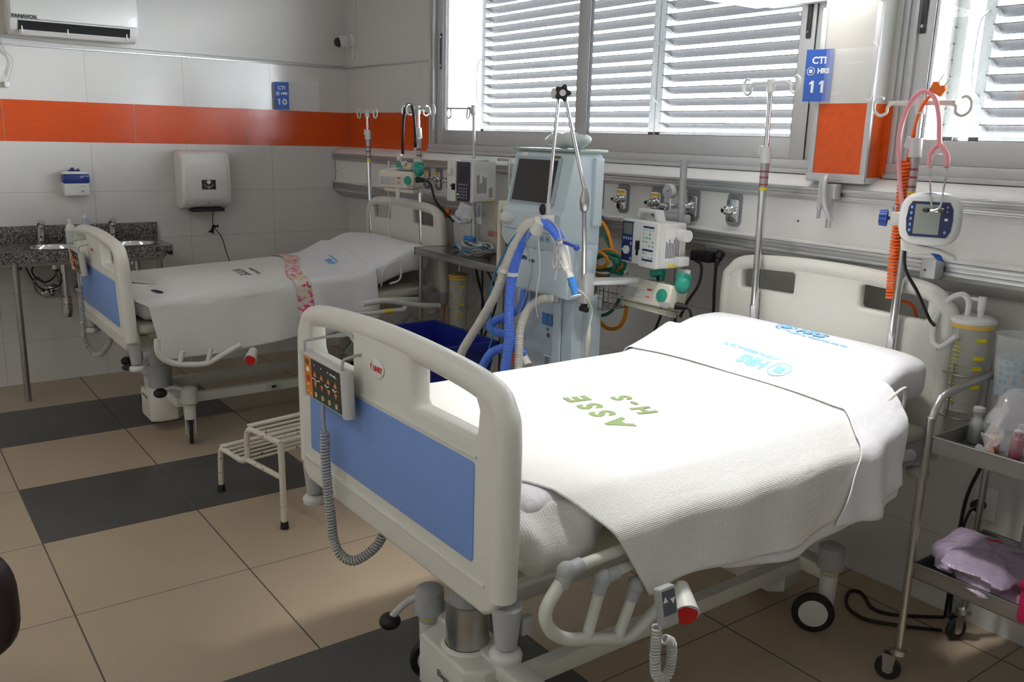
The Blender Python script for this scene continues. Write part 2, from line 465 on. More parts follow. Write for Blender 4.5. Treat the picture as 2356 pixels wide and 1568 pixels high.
# windows
m, g = newmat('window_glass', .05)
g.xyz(); out = g.t.nodes['Material Output']
tr = g.n('ShaderNodeBsdfTransparent'); gl = g.n('ShaderNodeBsdfGlossy'); gl.inputs['Roughness'].default_value = .03
df = g.n('ShaderNodeBsdfDiffuse'); df.inputs[0].default_value = (.8, .8, .8, 1)
tr.inputs[0].default_value = (.95, .97, .97, 1)
mx = g.n('ShaderNodeMixShader'); mx.inputs[0].default_value = .06; g.l(tr.outputs[0], mx.inputs[1]); g.l(gl.outputs[0], mx.inputs[2])
mx2 = g.n('ShaderNodeMixShader'); g.l(mx.outputs[0], mx2.inputs[1]); g.l(df.outputs[0], mx2.inputs[2])
sp = g.noise(160, 2); sp = g.math('MULTIPLY', g.math('GREATER_THAN', sp, .66), .25); g.l(g.math('ADD', sp, .05), mx2.inputs[0])
g.l(mx2.outputs[0], out.inputs[0]); M_GLASS = m
M_GASKET = mat('black_gasket', (.02, .02, .02), .6)
M_SLAT = mat('shutter_slat', (.055, .057, .062), .6, .1, vary=.06, vscale=30)
def window(name, x0, x1, sashes, shut):
    # outer frame: three stepped profiles
    w = MB()
    for (a, b, t) in ((0, .022, -.012), (.022, .040, -.004), (.040, .058, -.014)):
        w.b2((x0+a, t, WZ0), (x0+b, .07, WZ1), bev=.002); w.b2((x1-b, t, WZ0), (x1-a, .07, WZ1), bev=.002)
    w.b2((x0, -.03, WZ0-.012), (x1, .07, WZ0+.006), bev=.003); w.b2((x0, -.018, WZ0+.004), (x1, .07, WZ0+.045), bev=.004)
    w.b2((x0, -.01, WZ1-.05), (x1, .07, WZ1))
    fr = w.build(name, M_ALUP); struct(fr)
    gz0, gz1 = 1.775, WZ1-.10
    for k, (a, b, yy) in enumerate(sashes):
        s = MB()
        s.b2((a, yy, WZ0+.045), (a+.075, yy+.028, WZ1-.05), bev=.003); s.b2((b-.075, yy, WZ0+.045), (b, yy+.028, WZ1-.05), bev=.003)
        s.b2((a+.07, yy, WZ0+.045), (b-.07, yy+.028, gz0), bev=.003); s.b2((a+.07, yy, gz1), (b-.07, yy+.028, WZ1-.05), bev=.003)
        so = s.build('sash', M_ALUP, fr)
        q = MB()
        for lo, hi in (((a+.073, yy+.004, gz0-.004), (b-.073, yy+.024, gz0+.002)), ((a+.072, yy+.004, gz0), (a+.078, yy+.024, gz1)), ((b-.078, yy+.004, gz0), (b-.072, yy+.024, gz1))): q.b2(lo, hi)
        q.build('gasket', M_GASKET, so)
        MB().b2((a+.07, yy+.012, gz0-.01), (b-.07, yy+.016, gz1+.01)).build('pane', M_GLASS, so)
    return fr
def lock(x, z0, z1, parent, yy):
    l = MB(); l.box((x, yy-.004, (z0+z1)/2), (.022, .010, z1-z0), bev=.004); l.mi = 1
    l.cyl((x, yy-.012, z0+.025), (x, yy-.008, z0+.025), .006); l.cyl((x, yy-.012, z1-.025), (x, yy-.008, z1-.025), .006)
    l.build('latch', [M_DARK, M_CHROME], parent)
w1 = window('window_1', W1[0], W1[1], ((1.365, 2.90, .012), (2.875, 4.345, -.012)), None)
lock(1.425, 2.17, 2.40, w1, .012); lock(4.315, 2.17, 2.40, w1, -.012)
w2 = window('window_2', W2[0], W2[1], ((4.765, 6.45, .000), (6.42, 7.96, .012)), None)
lock(4.80, 2.155, 2.40, w2, .000)
# louvred shutters outside
def shutter(x0, x1, zb, label, handle_side=-1, yy=.33, parent=None, pitch=.0615, tilt=23, wd=.078):
    root = thing('louvred_shutter', label, 'shutter', ((x0+x1)/2, yy, zb), group='louvred shutters outside the windows')
    f = MB()
    f.b2((x0, yy-.02, zb), (x0+.045, yy+.03, WZ1), bev=.003); f.b2((x1-.045, yy-.02, zb), (x1, yy+.03, WZ1), bev=.003)
    f.b2((x0, yy-.02, zb-.03), (x1, yy+.03, zb+.02), bev=.003)
    f.build('shutter_frame', M_ALUP, root)
    s = MB(); z = zb+.05
    while z < WZ1-.02:
        n = 7; pr = []
        for k in range(n):
            t = k/(n-1)-.5; pr.append((t*wd, .007*math.cos(t*PI)+.0015))
        for k in range(n-1, -1, -1):
            t = k/(n-1)-.5; pr.append((t*wd, .007*math.cos(t*PI)-.0035))
        a = R(tilt)
        # inner edge low, outer edge high towards the room? slat slopes down to the outside
        M = frame((x0+.04, yy+.01, z), (0, math.cos(a), -math.sin(a)), (0, math.sin(a), math.cos(a)))
        s.prism(pr, (x1-x0-.08), M); z += pitch
    s.build('slats', M_SLAT, root)
    if handle_side:
        hx = x0+.02 if handle_side < 0 else x1-.02
        hose('handle', [(hx, yy-.02, 2.26), (hx-.015, yy-.05, 2.22), (hx-.02, yy-.055, 2.10), (hx-.015, yy-.05, 1.98), (hx, yy-.02, 1.94)], .004, M_ALU, root, seg=6)
    return root
shutter(1.455, 3.14, 1.775, 'louvred aluminium shutter outside, next to the white wall reveal')
shutter(3.145, 4.80, 1.775, 'louvred aluminium shutter outside, behind the tall pole of the made bed')
shutter(4.86, 6.55, 1.775, 'louvred aluminium shutter outside the window beyond the tiled column')
shutter(6.56, 8.0, 1.775, 'louvred aluminium shutter outside the far end of the second window')
# ground outside
struct(MB().b2((-30, .8, -1.2), (40, 60, -1.0)).build('ground', mat('outside_paving', (.035, .035, .035), .9)))

for k, (lx, ly) in enumerate(((2.6, -3.9), (5.6, -4.3))):  # panels added on the unseen ceiling to carry the two fill lights
    r = thing('fill_panel', 'long white ceiling lamp panel, %s of the two added over the room behind the beds' % ('first' if k == 0 else 'second'), 'ceiling lamp', (lx, ly, ZC), group='added fill lamps')
    q = MB(); q.b2((lx-.62, ly-.18, ZC-.06), (lx+.62, ly-.15, ZC)); q.b2((lx-.62, ly+.15, ZC-.06), (lx+.62, ly+.18, ZC)); q.b2((lx-.62, ly-.18, ZC-.06), (lx-.59, ly+.18, ZC)); q.b2((lx+.59, ly-.18, ZC-.06), (lx+.62, ly+.18, ZC)); q.b2((lx-.62, ly-.18, ZC-.012), (lx+.62, ly+.18, ZC-.001)); q.build('housing', M_WHITEP, r)
    MB().b2((lx-.58, ly-.14, ZC-.045), (lx+.58, ly+.14, ZC-.035)).build('fill_cover', mat('fill_panel_glow', (.9, .9, .9), .4, emit=(1, .97, .92, 3)), r)

r = thing('bed_fill_downlight', 'round white downlight added out of view to brighten bed 11', 'ceiling lamp', (4.80, -1.25, ZC))  # fitting added out of view around the spot that brightens the bed
q = MB(); q.lathe([(.16, 0), (.17, -.01), (.16, -.03), (.15, -.03), (.15, -.012)], (4.80, -1.25, ZC), cap=False); q.build('trim_ring', M_WHITEP, r)
q = MB(); q.cyl((4.80, -1.25, ZC-.010), (4.80, -1.25, ZC-.012), .15, seg=32); q.build('diffuser', mat('bed_fill_glow', (.9, .9, .9), .4, emit=(1, .98, .95, 8)), r)
# ============================================================ bedhead service panel
M_PANEL = mat('panel_white', (.86, .86, .85), .35)
root = thing('bedhead_service_panel', 'long white and aluminium service panel fixed along the wall under the windows', 'service panel', (4.0, -.06, 1.24))
def xprism(prof, x0, x1, mb, bev=0):
    """profile in (y,z) extruded along x"""
    return mb.prism([(p[0], p[1]) for p in prof], x1-x0, Matrix(((0, 0, 1, x0), (1, 0, 0, 0), (0, 1, 0, 0), (0, 0, 0, 1))), bev=bev)
XP = 8.2
top = [(0, 1.628), (-.045, 1.622), (-.085, 1.604), (-.112, 1.588), (-.122, 1.572), (-.122, 1.560), (0, 1.560)]
xprism(top, .004, XP, MB()).build('top_cover', M_PANEL, root)
mb = MB()
for lo, hi in (((-.134, 1.568), (-.10, 1.582)), ((-.124, 1.552), (-.10, 1.570)), ((-.130, 1.538), (-.10, 1.554))):
    mb.b2((.002, lo[0], lo[1]), (XP, hi[0], hi[1]), bev=.003)
mb.b2((.002, -.118, 1.53), (XP, -.095, 1.545), bev=.002)
mb.build('upper_rail', M_ALU, root)
MB().b2((.006, -.104, 1.36), (XP, -.02, 1.54)).build('front_panel', M_PANEL, root)
MB().b2((.004, -.128, 1.352), (XP, -.09, 1.366), bev=.004).build('lip', M_PANEL, root)
mb = MB()
for lo, hi in (((-.132, 1.338), (-.10, 1.352)), ((-.122, 1.318), (-.10, 1.340)), ((-.130, 1.304), (-.10, 1.320))):
    mb.b2((.002, lo[0], lo[1]), (XP, hi[0], hi[1]), bev=.003)
mb.build('lower_rail', M_ALU, root)
low = [(-.122, 1.306), (-.118, 1.290), (-.03, 1.238), (0, 1.236), (0, 1.36), (-.10, 1.36), (-.10, 1.306)]
xprism(low, .004, XP, MB()).build('lower_cover', M_LGREYP, root)
endp = [(0, 1.630), (-.045, 1.626), (-.088, 1.608), (-.116, 1.590), (-.128, 1.574), (-.128, 1.536), (-.110, 1.530), (-.110, 1.368), (-.130, 1.352), (-.128, 1.300), (-.10, 1.272), (-.03, 1.234), (0, 1.234)]
xprism(endp, .0006, .004, MB()).build('end_cap', M_GREYP, root)
mb = MB()
for xx in (.03, 4.42, 1.9): mb.cyl((xx, -.107, 1.44), (xx, -.103, 1.44), .004, seg=8)
mb.build('screws', M_DARK, root)
# gas outlets
M_PLATEG = mat('outlet_plate', (.30, .31, .33), .5)
def outlet(label, x, yellow):
    root = thing('gas_outlet', label, 'gas outlet', (x, -.104, 1.46), group='gas outlets on the bedhead panel')
    MB().prism(rrect(.082, .150, .026), .005, frame((x, -.104, 1.46), (1, 0, 0), (0, 0, 1)).copy() @ Matrix.Translation((0, 0, 0)), bev=.001).build('backplate', M_PLATEG, root)
    # front faces -y: x right, y up -> z = x cross up = -y
    MB().prism(rrect(.066, .102, .012), .016, frame((x, -.109, 1.455), (1, 0, 0), (0, 0, 1)), bev=.003).build('faceplate', M_CHROME, root)
    if yellow: MB().box((x, -.1262, 1.492), (.05, .002, .014)).build('name_strip', M_YELLOW, root)
    n = MB(); n.lathe([(.022, 0), (.022, .012), (.016, .014), (.016, .030), (.019, .031), (.019, .040), (.012, .042), (.012, .060), (.010, .061)], (x, -.125, 1.458), M=Matrix(((1, 0, 0), (0, 0, -1), (0, 1, 0))))
    no = n.build('nozzle', M_CHROME, root)
    MB().cyl((x, -.184, 1.458), (x, -.188, 1.458), .008, seg=12).build('nozzle_bore', M_BLACK, no)
    k = MB(); k.tube([(x+.014*math.cos(a), -.1262, 1.418+.008*math.sin(a)) for a in [i*PI/6 for i in range(12)]], .0015, seg=5, closed=True)
    k.build('key_mark', M_DARK, root)
    return root
outlet('gas outlet behind the cream syringe pump, first from the room corner', 1.444, True)
outlet('yellow-labelled gas outlet between the syringe pump and the keypad pump', 1.595, True)
outlet('yellow-labelled gas outlet half hidden by the keypad infusion pump', 1.746, True)
outlet('gas outlet peeking out beside the ventilator housing', 3.185, False)
outlet('yellow-labelled gas outlet nearest the ventilator, above the orange hose', 3.375, True)
outlet('yellow-labelled gas outlet just above the handle of the white infusion pump', 3.612, True)
outlet('gas outlet holding the round vacuum gauge', 3.843, False)
outlet('plain gas outlet beside the tall pole of the made bed', 4.086, False)

# vacuum regulator
root = thing('vacuum_regulator', 'vacuum regulator with a round pressure gauge plugged into a gas outlet', 'regulator', (3.79, -.19, 1.44))
yv = Matrix(((1, 0, 0), (0, 0, -1), (0, 1, 0)))
MB().lathe([(0, 0), (.032, 0), (.034, .004), (.034, .024), (.031, .028), (.029, .0285), (.029, .026), (0, .026)], (3.775, -.185, 1.52), M=yv).build('gauge_housing', M_LGREYP, root)
g_ = MB(); g_.cyl((3.775, -.2112, 1.52), (3.775, -.2125, 1.52), .029); g_.mi = 1; g_.box((3.782, -.2132, 1.524), (.026, .001, .003), rot=(0, -.5, 0))
g_.build('dial', [mat('dial_face', (.55, .56, .58), .3), M_DARK], root)
b = MB(); b.cyl((3.785, -.20, 1.49), (3.79, -.20, 1.44), .008); b.cyl((3.84, -.188, 1.458), (3.75, -.20, 1.448), .011); b.cyl((3.765, -.20, 1.448), (3.735, -.20, 1.448), .018)
b.build('valve_body', M_CHROME, root)
b = MB(); b.b2((3.745, -.225, 1.375), (3.87, -.14, 1.42), bev=.012); b.lathe([(.02, 0), (.03, .02), (.03, .05)], (3.80, -.18, 1.33)); b.build('trap_jar', mat('frosted_plastic', (.62, .64, .66), .25, alpha=.8), root)

# rail clamps
root = thing('rail_clamp', 'grey hooked clamp hanging on the upper rail near the orange column', 'clamp', (4.60, -.15, 1.5))
MB().b2((4.585, -.175, 1.545), (4.625, -.134, 1.60), bev=.004).build('block', M_ALUP, root)
MB().tube(cat([(4.60, -.15, 1.46), (4.60, -.20, 1.53), (4.595, -.205, 1.60), (4.59, -.19, 1.625), (4.575, -.18, 1.622), (4.565, -.18, 1.60), (4.565, -.18, 1.50)], 6), .011, seg=8).build('hook', M_ALUP, root)
mb = MB(); mb.b2((4.590, -.165, 1.43), (4.606, -.15, 1.55), bev=.002); mb.b2((4.560, -.186, 1.465), (4.572, -.176, 1.52), bev=.002); mb.build('prong', M_ALU, root)
root = thing('rail_block', 'small square aluminium block on the lower rail behind the headboard corner', 'clamp', (5.04, -.15, 1.33))
MB().b2((5.012, -.19, 1.295), (5.068, -.130, 1.365), bev=.005).build('block', M_ALUP, root)
MB().cyl((5.03, -.191, 1.325), (5.03, -.1895, 1.325), .004, seg=8).build('screw', M_DARK, root)
root = thing('rail_bracket', 'grey right-angled bracket clamped on the upper rail beside the ventilator', 'bracket', (2.50, -.15, 1.55))
mb = MB(); mb.b2((2.46, -.175, 1.535), (2.52, -.134, 1.595), bev=.004); mb.b2((2.56, -.165, 1.55), (2.66, -.134, 1.585), bev=.003); mb.build('block', M_ALUP, root)
MB().tube(cat([(2.49, -.18, 1.44), (2.49, -.18, 1.50), (2.49, -.18, 1.60), (2.47, -.19, 1.615), (2.40, -.20, 1.615)], 6), .008, seg=8).build('rod', M_ALU, root)

# power sockets under the panel
def socket_plate(name, label, x, tilt=True):
    r = thing(name, label, 'socket', (x, -.09, 1.275), group='power sockets under the bedhead panel')
    M = frame((x, -.078, 1.262), (1, 0, 0), (0, .5, .86))
    M = frame((x, -.082, 1.268), (1, 0, 0), (0, -.088, .052))
    MB().prism(rrect(.10, .058, .004), .004, M @ Matrix.Translation((0, 0, -.002)), bev=0).build('plate', M_WHITEP, r)
    k = MB()
    for dx in (-.022, .022):
        k.prism(circ(.016, 14, (dx, 0)), .0055, M @ Matrix.Translation((0, 0, -.0025)))
    k.build('outlet_face', M_LGREYP, r)
    return r
socket_plate('power_socket', 'double power socket under the panel, above the plugged black adaptor', 3.98)
socket_plate('power_socket', 'double power socket under the panel beside the orange and green hoses', 3.17)
socket_plate('power_socket', 'double power socket under the panel, behind the steel table', 2.02)
socket_plate('power_socket', 'double power socket under the panel holding the orange plug', 1.72)

# ============================================================ left wall
# air conditioner
root = thing('air_conditioner', 'white split air conditioner high on the tiled wall', 'air conditioner', (0, -1.98, 2.45))
AY0, AY1, AZ0, AZ1 = -2.36, -1.60, 2.285, 2.60
prof = [(0, AZ0+.02), (.10, AZ0), (.16, AZ0+.012), (.185, AZ0+.035), (.205, AZ0+.075), (.215, AZ0+.16), (.205, AZ0+.26), (.17, AZ1-.01), (.10, AZ1), (0, AZ1)]
def yprism(prof, y0, y1, mb, bev=0): # profile (x,z)
    return mb.prism(prof, y1-y0, Matrix(((1, 0, 0, 0), (0, 0, 1, y0), (0, 1, 0, 0), (0, 0, 0, 1))), bev=bev)
yprism(prof, AY0, AY1, MB(), bev=.012).build('casing', M_WHITEP, root)
fp = [(.208, AZ0+.092), (.221, AZ0+.096), (.226, AZ0+.17), (.214, AZ0+.27), (.204, AZ0+.27)]
yprism(fp, AY0+.012, AY1-.012, MB(), bev=.003).build('front_cover', M_WHITEP, root)
sl = [(.186, AZ0+.024), (.2125, AZ0+.082), (.200, AZ0+.086), (.13, AZ0+.03)]
yprism(sl, AY0+.05, AY1-.055, MB()).build('air_slot', mat('slot_black', (.012, .012, .014), .6), root)
fl = [(.176, AZ0+.002), (.198, AZ0+.026), (.194, AZ0+.030), (.172, AZ0+.006)]
f = yprism(fl, AY0+.055, AY1-.06, MB())
for yy in (AY0+.07, AY0+.33, AY1-.075): f.b2((.17, yy-.004, AZ0+.012), (.200, yy+.004, AZ0+.052), bev=.002)
f.build('louvre_flap', M_WHITEP, root)
txt_mesh('PANAVOX', .030, frame((.2245, AY0+.085, AZ0+.105), (0, 1, 0), (.06, 0, 1)), font_bold=.0012, extr=.0006).build('lettering', mat('logo_grey', (.06, .06, .07), .4), root)
root = thing('appliance_cord', 'grey power cord and plug hanging under the air conditioner', 'cord', (.02, -2.40, 2.2))
hose('wire', [(.02, -2.34, 2.33), (.02, -2.385, 2.28), (.02, -2.375, 2.20), (.02, -2.335, 2.14), (.025, -2.35, 2.06), (.03, -2.375, 2.00)], .004, M_LGREYP, root)
MB().box((.03, -2.385, 1.985), (.05, .03, .035), bev=.006).build('plug', M_WHITEP, root)
# thin wire running along the trim
tag(hose('wall_wire', [(.012, -2.9, 2.30), (.012, -2.2, 2.27), (.012, -1.6, 2.262), (.012, -1.0, 2.257), (.012, -.3, 2.250), (.012, -.02, 2.246)], .0022, M_GREYP), 'thin grey wire running over the steel trim below the air conditioner', 'wire')
# rust drips are part of the wall finish: two thin stains below the unit
# security camera
root = thing('security_camera', 'small white and black dome camera on an arm in the room corner', 'security camera', (.14, -.03, 2.5))
mb = MB(); mb.lathe([(0, 0), (.045, 0), (.048, .01), (.04, .03), (.0, .034)], (.145, 0, 2.44), M=yv); mb.b2((.115, -.012, 2.30), (.165, -.001, 2.40), bev=.004); mb.build('mount', M_WHITEP, root)
mb = MB(); mb.lathe([(.044, -.03), (.046, 0), (.044, .03), (.034, .045), (0, .047)], (.125, -.075, 2.425), M=frame((0, 0, 0), (0, 0, 1), (-.3, .6, 0))); mb.cyl((.145, -.03, 2.44), (.13, -.06, 2.43), .02); mb.build('shell', M_WHITEP, root)
MB().sphere((.112, -.112, 2.418), .036, (1, 1, 1)).build('lens', M_DARK, root)
tag(hose('camera_cable', [(.17, -.006, 2.44), (.185, -.006, 2.5), (.18, -.006, 2.7), (.185, -.006, 3.09)], .003, M_WHITEP), 'thin white cable rising from the corner security camera', 'cable')
# signs
M_SIGNB = mat('sign_blue', (.035, .12, .50), .35, coat=.3)
M_ACR = mat('clear_acrylic', (.95, .97, .97), .03, alpha=.14, coat=.6)
M_TXT = mat('white_print', (.85, .87, .88), .5)
def ring(mb, M, c, r, w, n=24):
    mb.prism(circ(r, n, c), .0008, M, holes=[circ(r-w, n, c)])
def hrs_mark(mb, M, c, s):
    """ring with a four-lobed cross"""
    ring(mb, M, c, s, s*.14)
    for a in (45, 135, 225, 315):
        mb.prism(circ(s*.26, 10, (c[0]+s*.30*math.cos(R(a)), c[1]+s*.30*math.sin(R(a)))), .0008, M)
def sign(M, w, h, num, label, acr):
    r = thing('room_sign', label, 'sign', M.translation[:])
    MB().prism(rrect(w, h, .002, 2), .003, M).build('sign_panel', M_SIGNB, r)
    k = w/.10
    F = M @ Matrix.Translation((0, 0, .0034))
    mb = txt_mesh('CTI', .034*k, F @ Matrix.Translation((0, h*.285, 0)), font_bold=.0011)
    txt_mesh('HRS', .024*k, F @ Matrix.Translation((.018*k, h*.085, 0)), font_bold=.0014, mb=mb)
    hrs_mark(mb, F, (-.028*k, h*.085), .015*k)
    dh = .043*k; st = .0095*k
    for i_, ch_ in enumerate(num):
        ox = (-.017*k if i_ == 0 else .015*k)+(.004*k if num == '11' and i_ == 1 else 0)
        D_ = F @ Matrix.Translation((ox, -h*.215, 0))
        if ch_ == '1': mb.prism([(-st/2, -dh/2), (st/2, -dh/2), (st/2, dh/2), (-st*.35, dh/2), (-st*1.25, dh/2-st*.75), (-st*1.25, dh/2-st*1.6), (-st/2, dh/2-st*1.05)], .0008, D_)
        else: mb.prism(circ(dh*.38, 22, (.004*k, 0), 1.32), .0008, D_, holes=[circ(dh*.38-st*.95, 18, (.004*k, 0), 1.6)])
    mb.build('lettering', M_TXT, r)
    if acr:
        MB().prism(rrect(acr[0], acr[1], .004, 3), .002, M @ Matrix.Translation((acr[2], acr[3], -.010))).build('acrylic_holder', M_ACR, r)
    return r
sign(frame((.045, -.555, 2.0), (.35, .94, 0), (0, 0, 1)), .105, .20, '10', 'blue CTI room sign with the number 10 above the orange band', (.32, .21, .12, 0))
sign(frame((4.478, -.150, 2.01), (.955, .29, 0), (-.0, 0, 1)), .105, .195, '11', 'blue CTI room sign with the number 11 on the column', None)
root = thing('acrylic_holder', 'clear acrylic sheet holder behind the sign numbered 11', 'holder', (4.56, -.14, 2.0))
MB().b2((4.435, -.146, 1.905), (4.735, -.142, 2.105), bev=.001).build('sheet', M_ACR, root)
hose('edge_clip', [(4.70, -.150, 1.915), (4.72, -.152, 1.93), (4.725, -.152, 2.08), (4.715, -.150, 2.11), (4.70, -.148, 2.12)], .003, M_WHITEP, root, seg=6)

# soap dispenser
root = thing('soap_dispenser', 'white soap dispenser with a dark blue window on the tiled wall', 'dispenser', (.05, -2.07, 1.36))
MB().b2((0, -2.115, 1.275), (.09, -1.955, 1.44), bev=.014, seg=3).build('body', M_WHITEP, root)
MB().b2((.004, -2.118, 1.36), (.097, -1.952, 1.425), bev=.012, seg=3).build('tank_window', mat('blue_tank', (.015, .035, .22), .12, coat=.5), root)
mb = MB(); mb.b2((.02, -2.07, 1.437), (.06, -2.0, 1.449), bev=.004); mb.sphere((.04, -2.045, 1.452), .013); mb.sphere((.04, -2.01, 1.450), .008); mb.build('cap', M_NAVY, root)
mb = MB(); mb.box((.0915, -2.0, 1.34), (.002, .04, .003)); mb.box((.0915, -2.0, 1.31), (.002, .016, .016)); mb.cyl((.090, -2.045, 1.325), (.0925, -2.045, 1.325), .003, seg=8); mb.build('printed_marks', M_GREYP, root)
# paper towel dispenser
root = thing('towel_dispenser', 'large white automatic paper towel dispenser with a black label', 'dispenser', (.1, -1.19, 1.35))
TY0, TY1, TZ0, TZ1 = -1.372, -1.02, 1.175, 1.590
tp = [(0, TZ0+.005), (.10, TZ0), (.165, TZ0+.02), (.195, TZ0+.06), (.205, TZ0+.15), (.20, TZ1-.09), (.17, TZ1-.03), (.12, TZ1), (0, TZ1)]
yprism(tp, TY0, TY1, MB(), bev=.022).build('casing', M_WHITEP, root)
cv = [(.16, TZ0+.045), (.200, TZ0+.075), (.212, TZ0+.15), (.207, TZ1-.095), (.18, TZ1-.035), (.15, TZ1-.015), (.12, TZ1-.02)]
yprism(cv, TY0+.035, TY1-.03, MB(), bev=.01).build('front_cover', M_WHITEP, root)
mb = MB(); mb.box((.211, -1.190, 1.352), (.006, .10, .068)); mb.mi = 1
mb.prism([(-.012, .012), (-.012, 0), (-.02, 0), (0, -.018), (.02, 0), (.012, 0), (.012, .012)], .001, frame((.2145, -1.190, 1.371), (0, 1, 0), (0, 0, 1)))
mb.tube([(.2145, -1.190+.030*math.cos(a), 1.357+.022*math.sin(a)) for a in [PI+i*PI/10 for i in range(11)]], .0012, seg=5)
mb.tube([(.2145, -1.190+.008*math.cos(a), 1.332+.009*math.sin(a)) for a in [i*PI/5 for i in range(10)]], .0012, seg=5, closed=True)
mb.build('black_label', [M_DARK, M_TXT], root)
MB().b2((.07, TY0+.07, TZ0-.018), (.175, TY1-.05, TZ0+.006), bev=.005).build('outlet_slot', M_BLACK, root)
mb = MB(); mb.tube(cat([(.185, TY0+.085, TZ0+.03), (.196, TY0+.10, TZ0+.055), (.199, -1.19, TZ0+.062), (.196, TY1-.075, TZ0+.055), (.185, TY1-.06, TZ0+.03)], 6), .0015, seg=5); mb.box((.199, -1.19, TZ0+.047), (.004, .03, .004)); mb.box((.199, -1.19, TZ0+.047), (.004, .004, .016)); mb.build('lock', M_GREYP, root)
root = thing('dispenser_cord', 'thin black cord with a bundled knot hanging from the towel dispenser', 'cord', (.03, -1.1, 1.0))
hose('wire', [(.10, -1.13, 1.15), (.07, -1.13, 1.09), (.05, -1.115, 1.03), (.04, -1.06, .95), (.03, -1.03, .85), (.03, -1.0, .74), (.02, -.98, .60)], .003, M_BLACK, root)
mb = MB()
for k in range(5): mb.tube(cat([(.05, -1.16+.01*k, .995-.004*k), (.06, -1.13, 1.02+.006*k), (.05, -1.085, 1.045-.004*k)], 6), .004, seg=6)
mb.tube([(.055+.014*math.cos(a), -1.125, 1.022+.014*math.sin(a)) for a in [i*PI/6 for i in range(12)]], .003, seg=5, closed=True)
mb.build('bundle', M_BLACK, root)

# ------------------------------------------------------------ wash counter
m, g = newmat('granite', .22)
g.xyz(); v = g.n('ShaderNodeTexVoronoi'); v.inputs['Scale'].default_value = 170; g.l(g.tc, v.inputs[0])
n1 = g.noise(120, 4); r_ = g.n('ShaderNodeValToRGB'); g.l(g.math('ADD', g.math('MULTIPLY', v.outputs['Color'], .6), g.math('MULTIPLY', n1, .4)), r_.inputs[0])
e = r_.color_ramp.elements; e[0].position = .30; e[0].color = (.02, .02, .02, 1); e[1].position = .75; e[1].color = (.42, .40, .37, 1)
q = r_.color_ramp.elements.new(.5); q.color = (.13, .125, .12, 1)
g.l(r_.outputs[0], g.b.inputs['Base Color']); M_GRANITE = m
root = thing('wash_counter', 'grey granite wash counter with two steel basins on steel legs', 'wash counter', (.25, -2.3, 0))
CZ = .965; CX = .50; CY1 = -1.53; CY0 = -3.1
basins = [(.30, -2.24), (.30, -1.755)]
o = [(0, CY0), (CX, CY0)]+[(CX-.06+.06*math.cos(a), CY1-.06+.06*math.sin(a)) for a in [R(10*k) for k in range(10)]]+[(0, CY1)]
MB().prism(o, .035, Matrix.Translation((0, 0, CZ-.035)), holes=[circ(.125, 28, c, 1.25) for c in basins]).build('worktop', M_GRANITE, root)
mb = MB(); mb.b2((CX-.022, CY0, CZ-.07), (CX, CY1-.06, CZ-.034)); mb.b2((0, CY1-.02, CZ-.07), (CX-.06, CY1, CZ-.034)); mb.build('apron', M_GRANITE, root)
MB().b2((0, CY0, CZ), (.025, CY1+.015, CZ+.115), bev=.002).build('splashback', M_GRANITE, root)
for bx, by in basins:
    b = MB(); b.lathe([(.140, .004), (.132, .006), (.124, .002), (.110, -.05), (.06, -.09), (.018, -.098), (.018, -.14)], (0, 0, 0), seg=32, cap=False)
    for v_ in b.bm.verts: v_.co.y *= 1.25
    b.build('basin', M_CHROME, root, X=Matrix.Translation((bx, by, CZ)))
for lx, ly in ((.445, -2.49), (.40, -1.61)):
    MB().cyl((lx, ly, .0), (lx, ly, CZ-.07), .0195).build('leg', M_STEELD, root)
mb = MB(); mb.b2((.02, CY0, CZ-.10), (.045, CY1-.05, CZ-.07)); mb.b2((.40, CY0, CZ-.10), (.425, CY1-.05, CZ-.07)); mb.build('support_frame', M_STEELD, root)
def faucet(y, label):
    r = thing('faucet', label, 'faucet', (.12, y, CZ), group='sensor faucets on the granite counter')
    mb = MB()
    def F(u, v_):
        a = 2*PI*u; t = v_
        w = .026-.004*t; d = .020+.004*math.sin(t*PI)
        cx = .10+.018*t+.085*max(0, t-.72)/.28*.6; zz = CZ+.165*min(1, t*1.04)
        return Vector((cx+d*math.cos(a)+(.03*max(0, t-.75)/.25 if math.cos(a) > 0 else 0), y+w*math.sin(a), zz-(.01*max(0, t-.8)/.2*(1+math.cos(a)))))
    mb.grid(20, 12, F, closed_u=True)
    mb.bm.faces.new([mb.V[i][-1] for i in range(20)])
    mb.build('body', M_CHROME, r)
    MB().b2((.122, y-.010, CZ+.045), (.1285, y+.010, CZ+.085), bev=.003).build('sensor', M_BLACK, r)
    MB().cyl((.155, y, CZ+.13), (.165, y, CZ+.112), .012).build('spout', M_CHROME, r)
    return r
faucet(-2.28, 'chrome sensor faucet behind the basin with the open view')
faucet(-1.84, 'chrome sensor faucet behind the basin next to the bed footboard')
